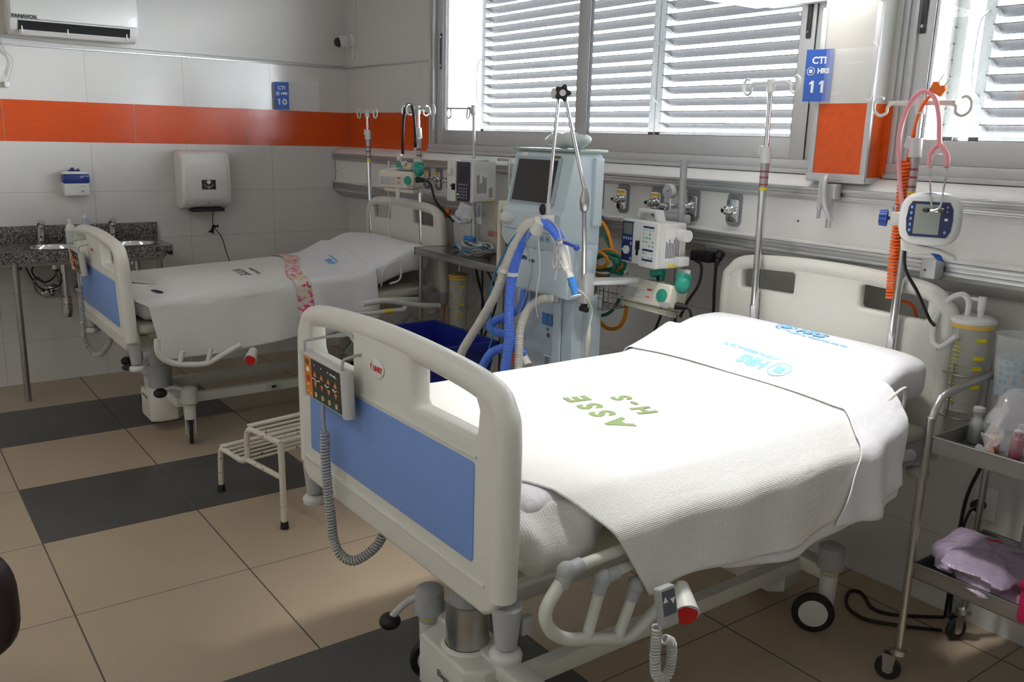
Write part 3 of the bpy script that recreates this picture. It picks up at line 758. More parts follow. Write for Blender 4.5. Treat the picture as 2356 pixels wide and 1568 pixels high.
def bottle(y, x, label, col, lab, r0, h, alpha=1.0, fillc=None):
    r = thing('pump_bottle', label, 'bottle', (x, y, CZ))
    MB().lathe([(r0*.9, 0), (r0, .006), (r0, h*.68), (r0*.8, h*.82), (r0*.38, h*.92), (r0*.36, h)], (x, y, CZ+.001)).build('body', mat('bottle_'+label[:5], col, .25, alpha=alpha, coat=.3), r)
    if fillc: MB().lathe([(r0*.88, 0.004), (r0*.93, .01), (r0*.93, h*.55)], (x, y, CZ+.001)).build('liquid', mat('bottle_liquid', fillc, .1), r)
    mb = MB(); mb.cyl((x, y, CZ+h), (x, y, CZ+h+.02), r0*.42); mb.cyl((x, y, CZ+h+.02), (x, y, CZ+h+.045), .004); mb.box((x+.012, y, CZ+h+.05), (.045, .014, .010), bev=.003); mb.build('pump_head', M_WHITEP, r)
    mb = MB(); n = 12
    def L(u, v_): a = -1.0+2.0*u; return Vector((x+(r0+.0008)*math.cos(a), y+(r0+.0008)*math.sin(a), CZ+h*(.12+.45*v_)))
    mb.grid(n, 2, L); mb.build('printed_label', mat('label_'+label[:5], lab, .5), r)
    return r
bo = bottle(-2.11, .17, 'white pump bottle with green print between the two basins', (.80, .80, .77), (.75, .78, .74), .034, .15)
mb = txt_mesh('CHEMICOL-G', .0095, frame((.2055, -2.11, CZ+.085), (0, 1, 0), (0, 0, 1)), extr=.0003); txt_mesh('SOAP', .011, frame((.2055, -2.11, CZ+.065), (0, 1, 0), (0, 0, 1)), mb=mb, extr=.0003); mb.build('lettering', mat('green_print', (.02, .22, .12), .5), bo)
bottle(-2.01, .14, 'clear pump bottle of blue hand gel behind the white one', (.55, .65, .78), (.12, .22, .50), .032, .17, alpha=.5, fillc=(.05, .12, .38))

# plumbing under the counter
def trap(y, label):
    r = thing('sink_drain', label, 'drain', (.28, y, .6))
    mb = MB(); mb.cyl((.30, y, CZ-.10), (.30, y, CZ-.17), .030, .024); mb.cyl((.30, y, CZ-.17), (.30, y, .60), .018); mb.build('pipe', M_CHROME, r)
    mb = MB(); mb.lathe([(.02, .14), (.030, .135), (.030, .09), (.034, .088), (.034, .05), (.030, .02), (.026, 0), (0, 0)], (.30, y, .50)); mb.build('bottle_trap', M_CHROME, r)
    mb = MB(); mb.tube(cat([(.30, y, .61), (.20, y-.02, .62), (.06, y-.03, .63), (.004, y-.03, .63)], 6), .016); mb.lathe([(.05, 0), (.046, .008), (.02, .02)], (.002, y-.03, .63), M=Matrix(((0, 0, 1), (0, 1, 0), (-1, 0, 0)))); mb.build('wall_pipe', M_CHROME, r)
    return r
trap(-2.19, 'chrome bottle trap under the open basin')
trap(-1.73, 'chrome bottle trap under the basin hidden behind the footboard')
def valve(y, z, label, hosep):
    r = thing('water_valve', label, 'valve', (.03, y, z), group='angle valves below the counter')
    mb = MB(); mb.lathe([(.040, 0), (.038, .010), (.018, .03)], (.002, y, z), M=Matrix(((0, 0, 1), (0, 1, 0), (-1, 0, 0)))); mb.cyl((.02, y, z), (.07, y, z), .012); mb.cyl((.05, y, z), (.05, y, z+.05), .011); mb.build('body', M_CHROME, r)
    hose('supply_hose', hosep, .008, M_STEELD, r, ridge=.12, rstep=.008)
    return r
valve(-2.27, .62, 'angle valve under the open basin with a looping steel hose', [(.05, -2.27, .67), (.10, -2.32, .74), (.16, -2.36, .72), (.18, -2.33, .64), (.17, -2.24, .62), (.15, -2.20, .70), (.14, -2.24, .82), (.12, -2.30, .84), (.12, -2.28, .90)])
valve(-2.06, .63, 'angle valve with a filter, close to the bed footboard', [(.05, -2.06, .68), (.09, -2.06, .72), (.12, -2.07, .80), (.11, -2.08, .88), (.10, -2.14, .90)])
root = thing('black_cables', 'loose black cables looped under the granite counter', 'cable', (.15, -2.3, .75))
hose('cable', [(.08, -2.40, .86), (.14, -2.36, .74), (.16, -2.30, .67), (.17, -2.20, .70), (.15, -2.20, .80), (.15, -2.28, .88), (.15, -2.36, .80), (.16, -2.30, .72), (.14, -2.22, .76), (.12, -2.18, .90)], .005, M_BLACK, root)
MB().b2((.02, -2.47, .80), (.10, -2.41, .90), bev=.006).build('sensor_box', M_DARK, root)
root = thing('pipe_cover', 'round chrome wall cap low on the tiles behind the footboard', 'valve cap', (.03, -1.94, .40))
MB().lathe([(.040, 0), (.038, .012), (.024, .03), (.016, .045), (0, .046)], (.0, -2.01, .375), M=Matrix(((0, 0, 1), (0, 1, 0), (-1, 0, 0)))).build('cap', M_CHROME, root)
# ============================================================ hospital beds
CX0 = 4.665
def mkfab(name, col, waffle=False, weave=900, wr=.4):
    m, g = newmat(name, .85)
    g.b.inputs['Sheen Weight'].default_value = .15
    x, y, z = g.xyz('Object'); g.b.inputs['Base Color'].default_value = (*col, 1)
    n1 = g.noise(9, 4); n2 = g.noise(28, 3)
    h = g.math('ADD', n1, g.math('MULTIPLY', n2, .35))
    if waffle:
        def w(c, p): return g.math('ABSOLUTE', g.math('SUBTRACT', g.math('FRACT', g.math('DIVIDE', c, p)), .5))
        ww = g.math('ADD', w(y, .0075), w(g.math('ADD', x, g.math('MULTIPLY', z, -1.0)), .0060))
        h = g.math('ADD', h, g.math('MULTIPLY', ww, .25))
        bd = g.math('LESS_THAN', g.math('ABSOLUTE', g.math('ADD', y, 1.115)), .022)
        zz = g.math('ABSOLUTE', g.math('SINE', g.math('ADD', g.math('MULTIPLY', z, 150.0), g.math('MULTIPLY', x, 90.0))))
        h = g.math('ADD', h, g.math('MULTIPLY', g.math('MULTIPLY', bd, zz), .35))
    g.bump(h, wr, .02)
    return m
M_SHEET = mkfab('cotton_sheet', (.80, .80, .83))
M_BLANKET = mkfab('waffle_blanket', (.82, .82, .79), True, wr=.35)
M_BLANKET1 = mkfab('knit_blanket', (.76, .75, .73), False)
M_DECK = mat('deck_cream', (.60, .58, .48), .4)

def bed(label, MU, ML, foot, near):
    root = thing('hospital_bed', label, 'hospital bed', (ML @ Vector((CX0, -1.2, 0)))[:], group='hospital beds with blue footboards')
    c = CX0
    # --- footboard
    W = .56
    o = [(-W+.03, .69), (-W+.005, .76), (-W, .86), (-W, 1.10), (-W+.015, 1.155), (-W+.05, 1.198), (-W+.10, 1.222), (-.30, 1.240), (-.12, 1.250), (.12, 1.250), (.30, 1.240), (W-.10, 1.222), (W-.05, 1.198), (W-.015, 1.155), (W, 1.10), (W, .86), (W-.005, .76), (W-.03, .69), (W-.07, .664), (-W+.07, .664)]
    def hole(s):
        q = [(s*(.168+.01), 1.088), (s*.168, 1.10), (s*.166, 1.198), (s*.18, 1.205), (s*.40, 1.190), (s*.445, 1.176), (s*.457, 1.155), (s*.452, 1.105), (s*.44, 1.088)]
        return q if s > 0 else q[::-1]
    Mf = MU @ Matrix(((1, 0, 0, c), (0, 0, 1, -2.165), (0, 1, 0, 0), (0, 0, 0, 1)))
    fb = MB().prism(o, .060, Mf, bev=.017, holes=[hole(1), hole(-1)]).build('footboard', M_CREAM, root)
    # rounded grip rail along the top and thicker sides
    top = cat([(c-W+.030, -2.135, .72), (c-W+.026, -2.135, 1.08), (c-W+.045, -2.135, 1.165), (c-W+.10, -2.135, 1.200), (c-.28, -2.135, 1.219), (c, -2.135, 1.228), (c+.28, -2.135, 1.219), (c+W-.10, -2.135, 1.200), (c+W-.045, -2.135, 1.165), (c+W-.026, -2.135, 1.08), (c+W-.030, -2.135, .72)], 8)
    MB().tube(top, .033, seg=14).build('grip_rail', M_CREAM, fb, X=MU)
    bp = MB(); bp.prism(rrect(.905, .245, .01, 2, (0, .908)), .004, Mf @ Matrix.Translation((0, 0, -.0035)), bev=.001); bp.build('blue_panel', M_BLUEPANEL, fb)
    # raised horizontal ledge lines
    lg = MB(); lg.box((c, -2.166, 1.045), (.92, .008, .010), bev=.003); lg.box((c, -2.166, .745), (1.0, .008, .012), bev=.003); lg.build('ledge', M_CREAM, fb, X=MU)
    # maker's oval badge
    ov = MB(); ov.prism(circ(.042, 26, (0, 0), .62), .003, MU @ frame((c-.015, -2.166, 1.143), (1, 0, 0), (0, 0, 1)), bev=.001); ov.build('badge', M_WHITEP, fb)
    lt = txt_mesh('LINET', .019, MU @ frame((c-.006, -2.1695, 1.141), (1, 0, 0), (0, 0, 1)), font_bold=.0009)
    lt.prism([(-.002, -.012), (.004, .018), (-.001, .006), (-.007, .002), (-.004, -.004)], .0006, MU @ frame((c-.040, -2.1695, 1.145), (1, 0, 0), (0, 0, 1)))
    lt.build('lettering', M_RED, fb)
    # corner sleeves and bumper discs
    for s in (-1, 1):
        q = MB(); px = c+s*.535
        q.cyl((px, -2.125, .70), (px, -2.125, .60), .036, .026); q.build('corner_sleeve', M_GREYP, root, X=MU)
        q = MB(); q.lathe([(0, 0), (.028, 0), (.038, .006), (.040, .018), (.036, .026), (.020, .034), (0, .034)], (px, -2.125, .560)); q.build('bumper', M_LGREYP, root, X=MU)
        q = MB(); q.box((px+s*.005, -2.075, .64), (.025, .035, .045), bev=.006); q.build('catch', M_GREYP, root, X=MU)
    # --- headboard
    H = .52; ch = c-.005
    o = [(-H+.02, .70), (-H, .80), (-H, 1.15), (-H+.02, 1.215), (-H+.06, 1.258), (-H+.13, 1.282), (-.22, 1.298), (0, 1.303), (.22, 1.298), (H-.13, 1.282), (H-.06, 1.258), (H-.02, 1.215), (H, 1.15), (H, .80), (H-.02, .70)]
    def hh(s):
        q = [(s*.155, 1.155), (s*.148, 1.165), (s*.148, 1.235), (s*.158, 1.243), (s*.40, 1.232), (s*.412, 1.222), (s*.412, 1.160), (s*.405, 1.150)]
        return q if s > 0 else q[::-1]
    Mh = MU @ Matrix(((1, 0, 0, ch), (0, 0, 1, -.225), (0, 1, 0, 0), (0, 0, 0, 1)))
    hb = MB().prism(o, .05, Mh, bev=.016, holes=[hh(1), hh(-1)]).build('headboard', M_CREAM, root)
    p = cat([(ch-H+.027, -.205, .74), (ch-H+.027, -.205, 1.14), (ch-H+.05, -.205, 1.21), (ch-H+.12, -.205, 1.255), (ch-.2, -.205, 1.274), (ch, -.205, 1.278), (ch+.2, -.205, 1.274), (ch+H-.12, -.205, 1.255), (ch+H-.05, -.205, 1.21), (ch+H-.027, -.205, 1.14), (ch+H-.027, -.205, .74)], 8)
    MB().tube(p, .030, seg=12).build('grip_rail', M_CREAM, hb, X=MU)
    for s in (-1, 1):
        q = MB(); q.cyl((ch+s*.485, -.205, .74), (ch+s*.485, -.205, .66), .034, .026); q.box((ch+s*.46, -.30, .70), (.06, .16, .10), bev=.012); q.build('corner_bracket', M_GREYP, root, X=MU)
        q = MB(); q.lathe([(0, 0), (.034, 0), (.04, .008), (.04, .02), (.03, .026), (0, .026)], (ch+s*.50, -.30, .615)); q.build('bumper', M_LGREYP, root, X=MU)
        q = MB(); q.cyl((ch+s*.50, -.62, .74), (ch+s*.50, -.36, .705), .020); q.build('side_tube', M_CREAM2, root, X=MU)
    # --- deck and mattress
    d = MB(); d.box((c, -1.18, .765), (.98, 1.82, .055), bev=.022, seg=3); d.box((c, -1.18, .725), (.90, 1.70, .04)); d.build('deck', M_DECK, root, X=MU)
    d = MB()
    for s in (-1, 1): d.box((c+s*.36, -1.18, .675), (.05, 1.75, .07), bev=.006)
    for yy in (-1.93, -1.2, -.40): d.box((c, yy, .67), (.76, .06, .06), bev=.006)
    d.build('deck_frame', M_CREAM2, root, X=MU)
    # --- columns, base frame
    zt = .64 if near else .60
    for yy, nm in ((-1.875, 0), (-.48, 1)):
        P = ML @ Vector((c, yy, 0)); x_, y_ = P.x, P.y
        MB().cyl((x_, y_, .20), (x_, y_, .385), .066, seg=32).build('column_sleeve', M_STEEL if near else M_GREYP, root)
        MB().cyl((x_, y_, .38), (x_, y_, zt+.04), .056, seg=32).build('column', M_GREYP, root)
        k1_ = 1.3 if near else 1.0
        q = MB(); q.prism([(k1_*a, b_) for a, b_ in [(-.10, -.09), (-.115, -.02), (-.10, .085), (-.05, .105), (.06, .105), (.115, .06), (.12, -.04), (.09, -.09)]], .175, Matrix.Translation((x_, y_, .065)), bev=.012)
        q.lathe([(.088, 0), (.076, .018), (.068, .022)], (x_, y_, .228), cap=False)
        q.cyl((x_, y_, .045), (x_, y_, .07), .045)
        hs = q.build('base_housing', M_CREAM, root)
        if nm == 0: txt_mesh('MULTICARE' if not near else 'Eleganza', .022 if not near else .03, frame((x_, y_-.094, .205) if not near else (x_+.03, y_-.094, .165), (1, 0, 0), (0, 0, 1))).build('lettering', M_DARK, hs)
    q = MB()
    for s, z_ in ((1, .215), (-1, .215)):
        a = ML @ Vector((c+s*.20, -1.80, z_)); b_ = ML @ Vector((c+s*.20, -.52, z_))
        q.box((a+b_)/2, (.05, (b_-a).length, .055), bev=.006)
    for yy in (-1.84, -.50):
        P = ML @ Vector((c, yy, .225)); q.box(P, (.62, .07, .055), bev=.008)
    q.build('base_frame', M_CREAM2, root)
    q = MB(); P = ML @ Vector((c+.226, -1.27, .215)); q.box(P, (.004, .10, .040), bev=.001); q.mi = 1; q.box(P+Vector((.003, 0, 0)), (.003, .03, .016)); q.build('socket_plate', [M_LGREYP, M_DARK], root)
    # slanted beam at the head end
    q = MB(); q.prism([(-.09, 0), (.09, 0), (.06, .13), (-.06, .13)], .05, ML @ frame((c+.02, -.62, .26), (1, 0, 0), (0, .55, .8)), bev=.006); q.build('lift_bracket', M_CREAM2, root)
    # --- casters
    def caster(pos, ang, pedal, disc=False, nocap=False):
        P = ML @ Vector(pos); a = R(ang); fwd = Vector((math.cos(a), math.sin(a), 0)); sd = Vector((-math.sin(a), math.cos(a), 0))
        cs = MB()
        if nocap: cs.cyl((P.x, P.y, .19), (P.x, P.y, .215), .034)
        else: cs.lathe([(0, .335), (.030, .335), (.046, .325), (.048, .30), (.048, .245), (.034, .235), (.034, .215)], (P.x, P.y, 0))
        cs.build('caster_cap', M_GREYP if near else M_LGREYP, root)
        f = MB(); f.mi = 1; (f.cyl((P.x, P.y, .232), (P.x, P.y, .244), .0365) if not nocap else None); f.mi = 0; f.cyl((P.x, P.y, .235 if not nocap else .195), (P.x, P.y, .03 if disc else .150), .034, .026 if disc else .032)
        if not disc:
            for sg_ in (-1, 1): f.box(Vector((P.x, P.y, .115))+sd*sg_*.025+fwd*.008, (.045, .008, .11), rot=(0, 0, a), bev=.003)
        fk = f.build('caster_fork', [M_CREAM2, M_YELLOW], root)
        wc = Vector((P.x, P.y, .0765))+fwd*(.045 if disc else .012)
        w = MB()
        for sgn in (1,):
            o_ = sd*(0 if not disc else .045)
            w.lathe([(.055, -.012), (.070, -.012), (.076, -.006), (.076, .006), (.070, .012), (.055, .012)], wc+o_, M=frame((0, 0, 0), fwd, (0, 0, 1)))
            w.mi = 1; w.lathe([(0, -.015), (.04, -.015), (.060, -.010), (.060, .010), (.04, .015), (0, .015)], wc+o_, M=frame((0, 0, 0), fwd, (0, 0, 1))); w.mi = 0
        w.build('wheel', [M_BLACK, M_CREAM2], root)
        if pedal:
            E_ = P+Vector(pedal)
            t = MB(); t.tube(cat([(P.x, P.y, .30), ((P.x+E_.x)/2-.0, (P.y+E_.y)/2, (.30+E_.z)/2+.03), (E_.x, E_.y, E_.z+.01)], 5), .012, seg=8); t.build('pedal_arm', M_LGREYP, root)
            t = MB(); t.sphere(E_, .036, (1.0, 1.0, .75)); t.build('pedal', M_BLACK, root)
    if near:
        caster((4.45, -1.88, 0), 70, (-.10, -.09, .19)); caster((4.93, -1.93, 0), 80, None, nocap=True)
        caster((4.99, -.50, 0), 218, None, True); caster((4.34, -.50, 0), 60, None)
    else:
        caster((5.055, -1.825, 0), 165, (.03, -.16, .33)); caster((4.30, -1.85, 0), 90, (-.02, -.12, .33))
        caster((5.02, -.50, 0), 60, None); caster((4.30, -.50, 0), 60, None)
        t = MB(); P = ML @ Vector((5.10, -2.13, .50)); t.sphere(P, .030, (1, 1.5, .6)); t.build('pedal', M_BLACK, root)
    # --- folded side rail (window side of the room, facing the camera)
    xr = c+(.600 if near else .625)
    q = MB()
    if near:
        q.tube(cat([(xr, -2.011, .77), (xr, -2.062, .704), (xr, -2.050, .650), (xr, -2.002, .609), (xr, -1.93, .583), (xr, -1.832, .550), (xr, -1.785, .545), (xr, -1.70, .589), (xr, -1.66, .62)], 8), .016, seg=12)
        for (a, b_) in (((xr, -1.894, .72), (xr, -1.935, .585)), ((xr, -1.782, .668), (xr, -1.830, .553))): q.cyl(a, b_, .014)
        for a, b_ in (((xr, -2.00, .784), (xr-.03, -1.62, .775)), ((xr, -1.89, .735), (xr-.03, -1.60, .73)), ((xr, -1.78, .685), (xr-.02, -1.58, .68))): q.cyl(a, b_, .014)
        rl = q.build('side_rail', M_CREAM2, root, X=MU)
        for a in ((xr, -2.008, .782), (xr, -1.892, .731), (xr, -1.780, .678)):
            j = MB(); j.sphere(a, .021, (1.0, 1.1, 1.2)); j.cyl(a, (a[0], a[1]+.045, a[2]+.004), .0185); j.cyl(a, (a[0], a[1]-.014, a[2]-.035), .0185); j.build('joint', M_GREYP, rl, X=MU)
        hub = (xr+.075, -1.672, .602)
    else:
        q.tube(cat([(xr, -2.035, .68), (xr, -2.03, .60), (xr, -1.97, .545), (xr, -1.86, .52), (xr, -1.78, .52), (xr, -1.70, .555), (xr, -1.60, .60)], 8), .016, seg=12)
        for (a, b_) in (((xr, -1.91, .60), (xr, -1.93, .53)), ((xr, -1.76, .60), (xr, -1.78, .53))): q.cyl(a, b_, .013)
        hq = MB(); hq.tube(cat([(xr, -.86, .76), (xr, -.70, .765), (xr, -.5, .72), (xr, -.33, .70)], 6), .018, seg=12)
        hq.cyl((xr, -.9, .70), (xr, -.58, .70), .014)
        hq.cyl((xr, -.585, .70), (xr, -.56, .75), .014); hq.build('head_rail', M_CREAM2, root, X=ML)
        rl = q.build('side_rail', M_CREAM2, root)if False else q.build('side_rail', M_CREAM2, root, X=ML @ Matrix.Translation((0, 0, 0)))
        t = MB(); P = ML @ Vector((xr, -.70, .70)); t.cyl((P.x, P.y-.02, P.z), (P.x, P.y+.03, P.z), .0155); t.build('warning_label', M_YELLOW, root)
        hub = (xr+.03, -1.56, .515)
    XM = MU if near else ML
    q = MB(); hv = Vector((.86, -.42, -.16)).normalized(); hb_ = Vector(hub); q.cyl(hb_-hv*.075+Vector((0, .01, .02)), hb_, .024, .034); q.build('release_hub', M_CREAM2, root, X=XM)
    q = MB(); q.cyl(Vector(hub), Vector(hub)+hv*.006, .028); q.build('release_button', M_RED, root, X=XM)
    # corner wire loops holding the mattress
    q = MB(); q.tube(cat([(c+.50, -.66, .83), (c+.525, -.66, .90), (c+.545, -.645, .955), (c+.545, -.56, .985), (c+.545, -.54, .97), (c+.535, -.545, .87), (c+.50, -.60, .84)], 5), .006, seg=8); q.build('mattress_loop', M_CREAM2, root, X=MU)
    return root, fb

MU0 = Matrix.Identity(4); ML0 = Matrix.Identity(4)
MU1 = Matrix.Translation((1.405, -2.156, .595)) @ Matrix.Rotation(.0425, 4, 'X') @ Matrix.Translation((-CX0-.02, 2.13, -.66))
ML1 = Matrix.Translation((1.40-CX0, -.03, 0))
bed2, fb2 = bed('hospital bed numbered 11 with bright white blanket and raised footboard', MU0, ML0, 1, True)
bed1, fb1 = bed('hospital bed 10 near the wash counter, its cover trimmed with a flowered strip', MU1, ML1, 1, False)

# --- mattresses and bedding (bed coordinates, placed with MU)
def sm(a, b_, t):
    t = max(0, min(1, (t-a)/(b_-a))); return t*t*(3-2*t)
HEADRISE = .125
def topz(yy, x):  # mattress top
    e = .930 + HEADRISE*sm(-.85, -.40, yy) - .01*sm(-.34, -.24, yy)
    e -= .02*abs((x-CX0)/.5)**3
    return e
def mattress(name, label, MU, m, puff=0):
    def F(u, v_):
        yy = -2.065+u*1.785
        a = 2*PI*v_; zt = topz(yy, CX0); zb = .795+.085*sm(-.8, -.4, yy)
        # rounded rectangle cross-section
        hw = .49; hh_ = (zt-zb)/2; zc = (zt+zb)/2
        e = .28
        ca, sa = math.cos(a), math.sin(a)
        x_ = hw*math.copysign(abs(ca)**e, ca); z_ = hh_*math.copysign(abs(sa)**.42, sa)
        endk = min(1, (1-abs(2*u-1))*20); k = endk**.35 if endk > 0 else 0
        sc = .90+.10*k; zz = .55+.45*k
        x_ *= sc; z_ *= zz
        z_ += puff*.004*math.sin(yy*31+x_*9)*(1 if sa > 0 else 0)
        return MU @ Vector((CX0+x_, yy, zc+z_))
    mb = MB()
    n = 60
    V = [[mb.bm.verts.new(F(i/(n-1), j/64)) for j in range(64)] for i in range(n)]
    for i in range(n-1):
        for j in range(64):
            f = mb.bm.faces.new((V[i][j], V[i+1][j], V[i+1][(j+1) % 64], V[i][(j+1) % 64])); f.smooth = True
    mb.bm.faces.new(V[0]); mb.bm.faces.new(V[-1][::-1])
    o = mb.build(name, m, None)
    return tag(o, label, 'mattress')
mattress('mattress', 'raised-head mattress in a fitted white sheet printed HRS on the bed numbered 11', MU0, M_SHEET)
mattress('mattress', 'mattress in a creased grey-white sheet on the bed near the wash counter', MU1, M_SHEET, 1)

PQ = [(0.0, 0.0)]
for _i in range(400):
    _q = (_i+.5)*.0025; _th = R(36*sm(0, .07, _q)+48*sm(.14, .21, _q)); PQ.append((PQ[-1][0]+.0025*math.cos(_th), PQ[-1][1]-.0025*math.sin(_th)))
def drape(s, t, hw=.505, r=.055, off=.008, flare=.10, bulge=0.0):
    """s = distance across the bed measured on the cloth from the centre line, t = y. returns (x, dz from top)"""
    sg = 1 if s >= 0 else -1; a = abs(s)
    f = hw-r
    if a <= f: return sg*a, 0.0
    if bulge:
        k = (a-f)/.0025; i = min(398, int(k)); u = k-i
        return sg*(f+PQ[i][0]*(1-u)+PQ[i+1][0]*u), PQ[i][1]*(1-u)+PQ[i+1][1]*u
    q = a-f; arc = r*PI/2
    if q <= arc:
        th = q/r; return sg*(f+r*math.sin(th)), -r*(1-math.cos(th))
    h = q-arc
    return sg*(hw+flare*h+bulge*(1-math.exp(-h/.06))), -r-h*math.sqrt(1-flare**2)
def cloth(name, label, cat_, MU, m, y0f, y1f, sL, sRf, off, folds, nu=150, nv=150, flare=.10, group=None, thick=.004, roundfoot=0.0, edge=None, hw=.505, extra=None, bulge=0.0):
    """y0f(s), y1f(s): foot and head edge; sL: hang on the far side (negative), sRf(t01): hang on the near side"""
    mb = MB()
    def F(u, v_):
        sR = sRf(v_)
        s = sL+(sR-sL)*u
        yy = y0f(s)+(y1f(s)-y0f(s))*v_
        x, dz = drape(s, yy, hw=hw+off, flare=flare, bulge=bulge if s > 0 else 0)
        zt = topz(yy, CX0+max(-.45, min(.45, x)))+off
        if roundfoot and yy < -2.03:
            k = min(1, (-2.03-yy)/roundfoot); zt -= .05*k*k
        z = zt+dz
        hg = max(0, -dz-.05)
        fo = folds(yy, s, hg)
        x += math.copysign(1, s)*fo*1.0 if hg > 0 else 0
        z += fo*(.25 if hg <= 0 else 0)
        if extra: x, yy, z = extra(x, yy, z, s, hg)
        return MU @ Vector((CX0+x, yy, z))
    mb.grid(nu, nv, F)
    o = mb.build(name, m, None, thick=thick)
    return tag(o, label, cat_, group)
S0 = .505-.055+.055*PI/2   # arc length to the start of the straight hang
# near bed: tucked foot end of the blanket, a rounded bulge
def foldA(yy, s, h):
    return h*(.10*math.sin(yy*9+1.0)+.05*math.sin(yy*23+s*5))*.5+.002*math.sin(yy*17+s*11)
def y0_near(s):
    h = max(0, s-S0+.04)
    return -2.070+.12*sm(.25, S0-.04, s)+.60*h if s > 0 else -2.075
def hang_near(v_): return S0+.285-.015*math.sin(v_*7)-.01*sm(.8, 1, v_)
blanket2 = cloth('blanket', 'white waffle blanket stencilled ASSE over the bed numbered 11', 'blanket', MU0, M_BLANKET,
      y0_near, lambda s: -.74-.16*sm(S0-.05, S0+.25, s), -S0-.10, hang_near, .010, foldA, roundfoot=.04, flare=.07, bulge=.145)
# tucked-in lump of the same blanket at the foot corner
def F(u, v_):
    a = -PI*.55+PI*1.15*v_
    yy = -2.085+u*.34
    k = math.sin(PI*min(1, max(0, u*.9+.12)))**.5
    rr = .085+.008*math.sin(u*13)+.005*math.sin(u*27+v_*9)
    return Vector((CX0+.470+rr*.85*math.cos(a)*k+.01*math.sin(v_*12+u*9), yy, .826-.02*math.sin(u*5)+.092*math.sin(a)*k+.003*math.sin(u*23)))
mb = MB(); mb.grid(60, 40, F)
tag(mb.build('tucked_blanket', M_BLANKET, None, thick=.006), 'tucked-in lump of white waffle cloth at the foot corner of the near mattress', 'blanket')
# under-sheet showing below the blanket hem
cloth('under_sheet', 'white sheet hem peeping out below the stencilled blanket', 'sheet', MU0, M_SHEET, lambda s: -1.50, lambda s: -.66, S0-.02, lambda v_: S0+.27+.055*math.sin(PI*min(1, v_*1.15))*(1 if v_ < .87 else .6), .006, foldA, nu=40, nv=90, flare=.07, bulge=.13)
# folded top sheet
def foldB(yy, s, h):
    return h*(.14*math.sin(yy*22+.6)+.08*math.sin(yy*47+2))*.42+(.0035*math.sin(yy*19+s*7)+.002*math.sin(yy*41-s*13))
def ex_sheet(x, yy, z, s, hg):
    return x+.03*hg*math.sin(yy*38+1)*(hg/.2), yy+.02*hg*math.sin(s*30), z-.05*max(0, hg-.15)*math.sin(yy*9)
top2 = cloth('top_sheet', 'folded-back white top sheet with a blue HRS print on the bed numbered 11', 'sheet', MU0, M_SHEET,
      lambda s: -.790-.19*max(0, s-S0+.05)/.35, lambda s: -.55-.05*sm(.2, .5, s)-.02*sm(.0, -.4, s)-.07*max(0, s-S0)/.3, -S0-.12, lambda v_: S0+.315+.012*v_, .020, foldB, flare=.07, bulge=.14, nv=110)

# printed marks on the near bed
M_STENCIL = mat('stencil_green', (.22, .30, .13), .9)
M_BLUEINK = mat('blue_ink', (.13, .38, .80), .9)
M_BLUEINK2 = mat('pale_blue_ink', (.25, .55, .88), .9)
M_INK = mat('dark_ink', (.02, .02, .07), .9)
def onbed(off, MU):
    def w(p):
        q = p.copy(); yy = q.y; return MU @ Vector((q.x, yy, topz(yy, q.x)+off+(q.z)))
    return w
def flat(x, y, ang):
    return Matrix.Translation((x, y, 0)) @ Matrix.Rotation(R(ang), 4, 'Z')
def cutband(mb, n=0): return mb
mb = txt_mesh('A S S E', .105, flat(4.765, -1.475, 168), font_bold=.0048, extr=.0002, warp=onbed(.0135, MU0))
txt_mesh('H - S', .090, flat(4.775, -1.335, 168), font_bold=.004, extr=.0002, warp=onbed(.0135, MU0), mb=mb)
mb.build('lettering', M_STENCIL, blanket2) if False else None
def attach(mb, nm, m, par):
    o = mb.build(nm, m); o.parent = par; return o
mb = txt_mesh('A S S E', .105, flat(4.765, -1.475, 168), font_bold=.0048, extr=.0002, warp=onbed(.0135, MU0))
txt_mesh('H - S', .090, flat(4.775, -1.335, 168), font_bold=.004, extr=.0002, warp=onbed(.0135, MU0), mb=mb)
attach(mb, 'lettering', M_STENCIL, blanket2)
def hrs_print(x, y, ang, MU, off, k, par, name='lettering', m=None):
    F_ = flat(x, y, ang); w = onbed(off, MU)
    mb = txt_mesh('HRS', .060*k, F_ @ Matrix.Translation((.02*k, .012*k, 0)), font_bold=.003*k, extr=.0002, warp=w)
    txt_mesh('HOSPITAL REGIONAL SALTO', .018*k, F_ @ Matrix.Translation((.07*k, -.030*k, 0)), font_bold=.0006*k, extr=.0002, warp=w, mb=mb)
    k0 = set(mb.bm.verts)
    hrs_mark(mb, F_, (-.085*k, .012*k), .036*k)
    for v_ in mb.bm.verts:
        if v_ not in k0: v_.co = w(v_.co)
    return attach(mb, name, m or M_BLUEINK2, par)
mat2 = bpy.data.objects['mattress']
hrs_print(4.71, -.40, -4, MU0, .004, 1.15, mat2)
hrs_print(4.74, -.685, 176, MU0, .0235, 1.15, top2)

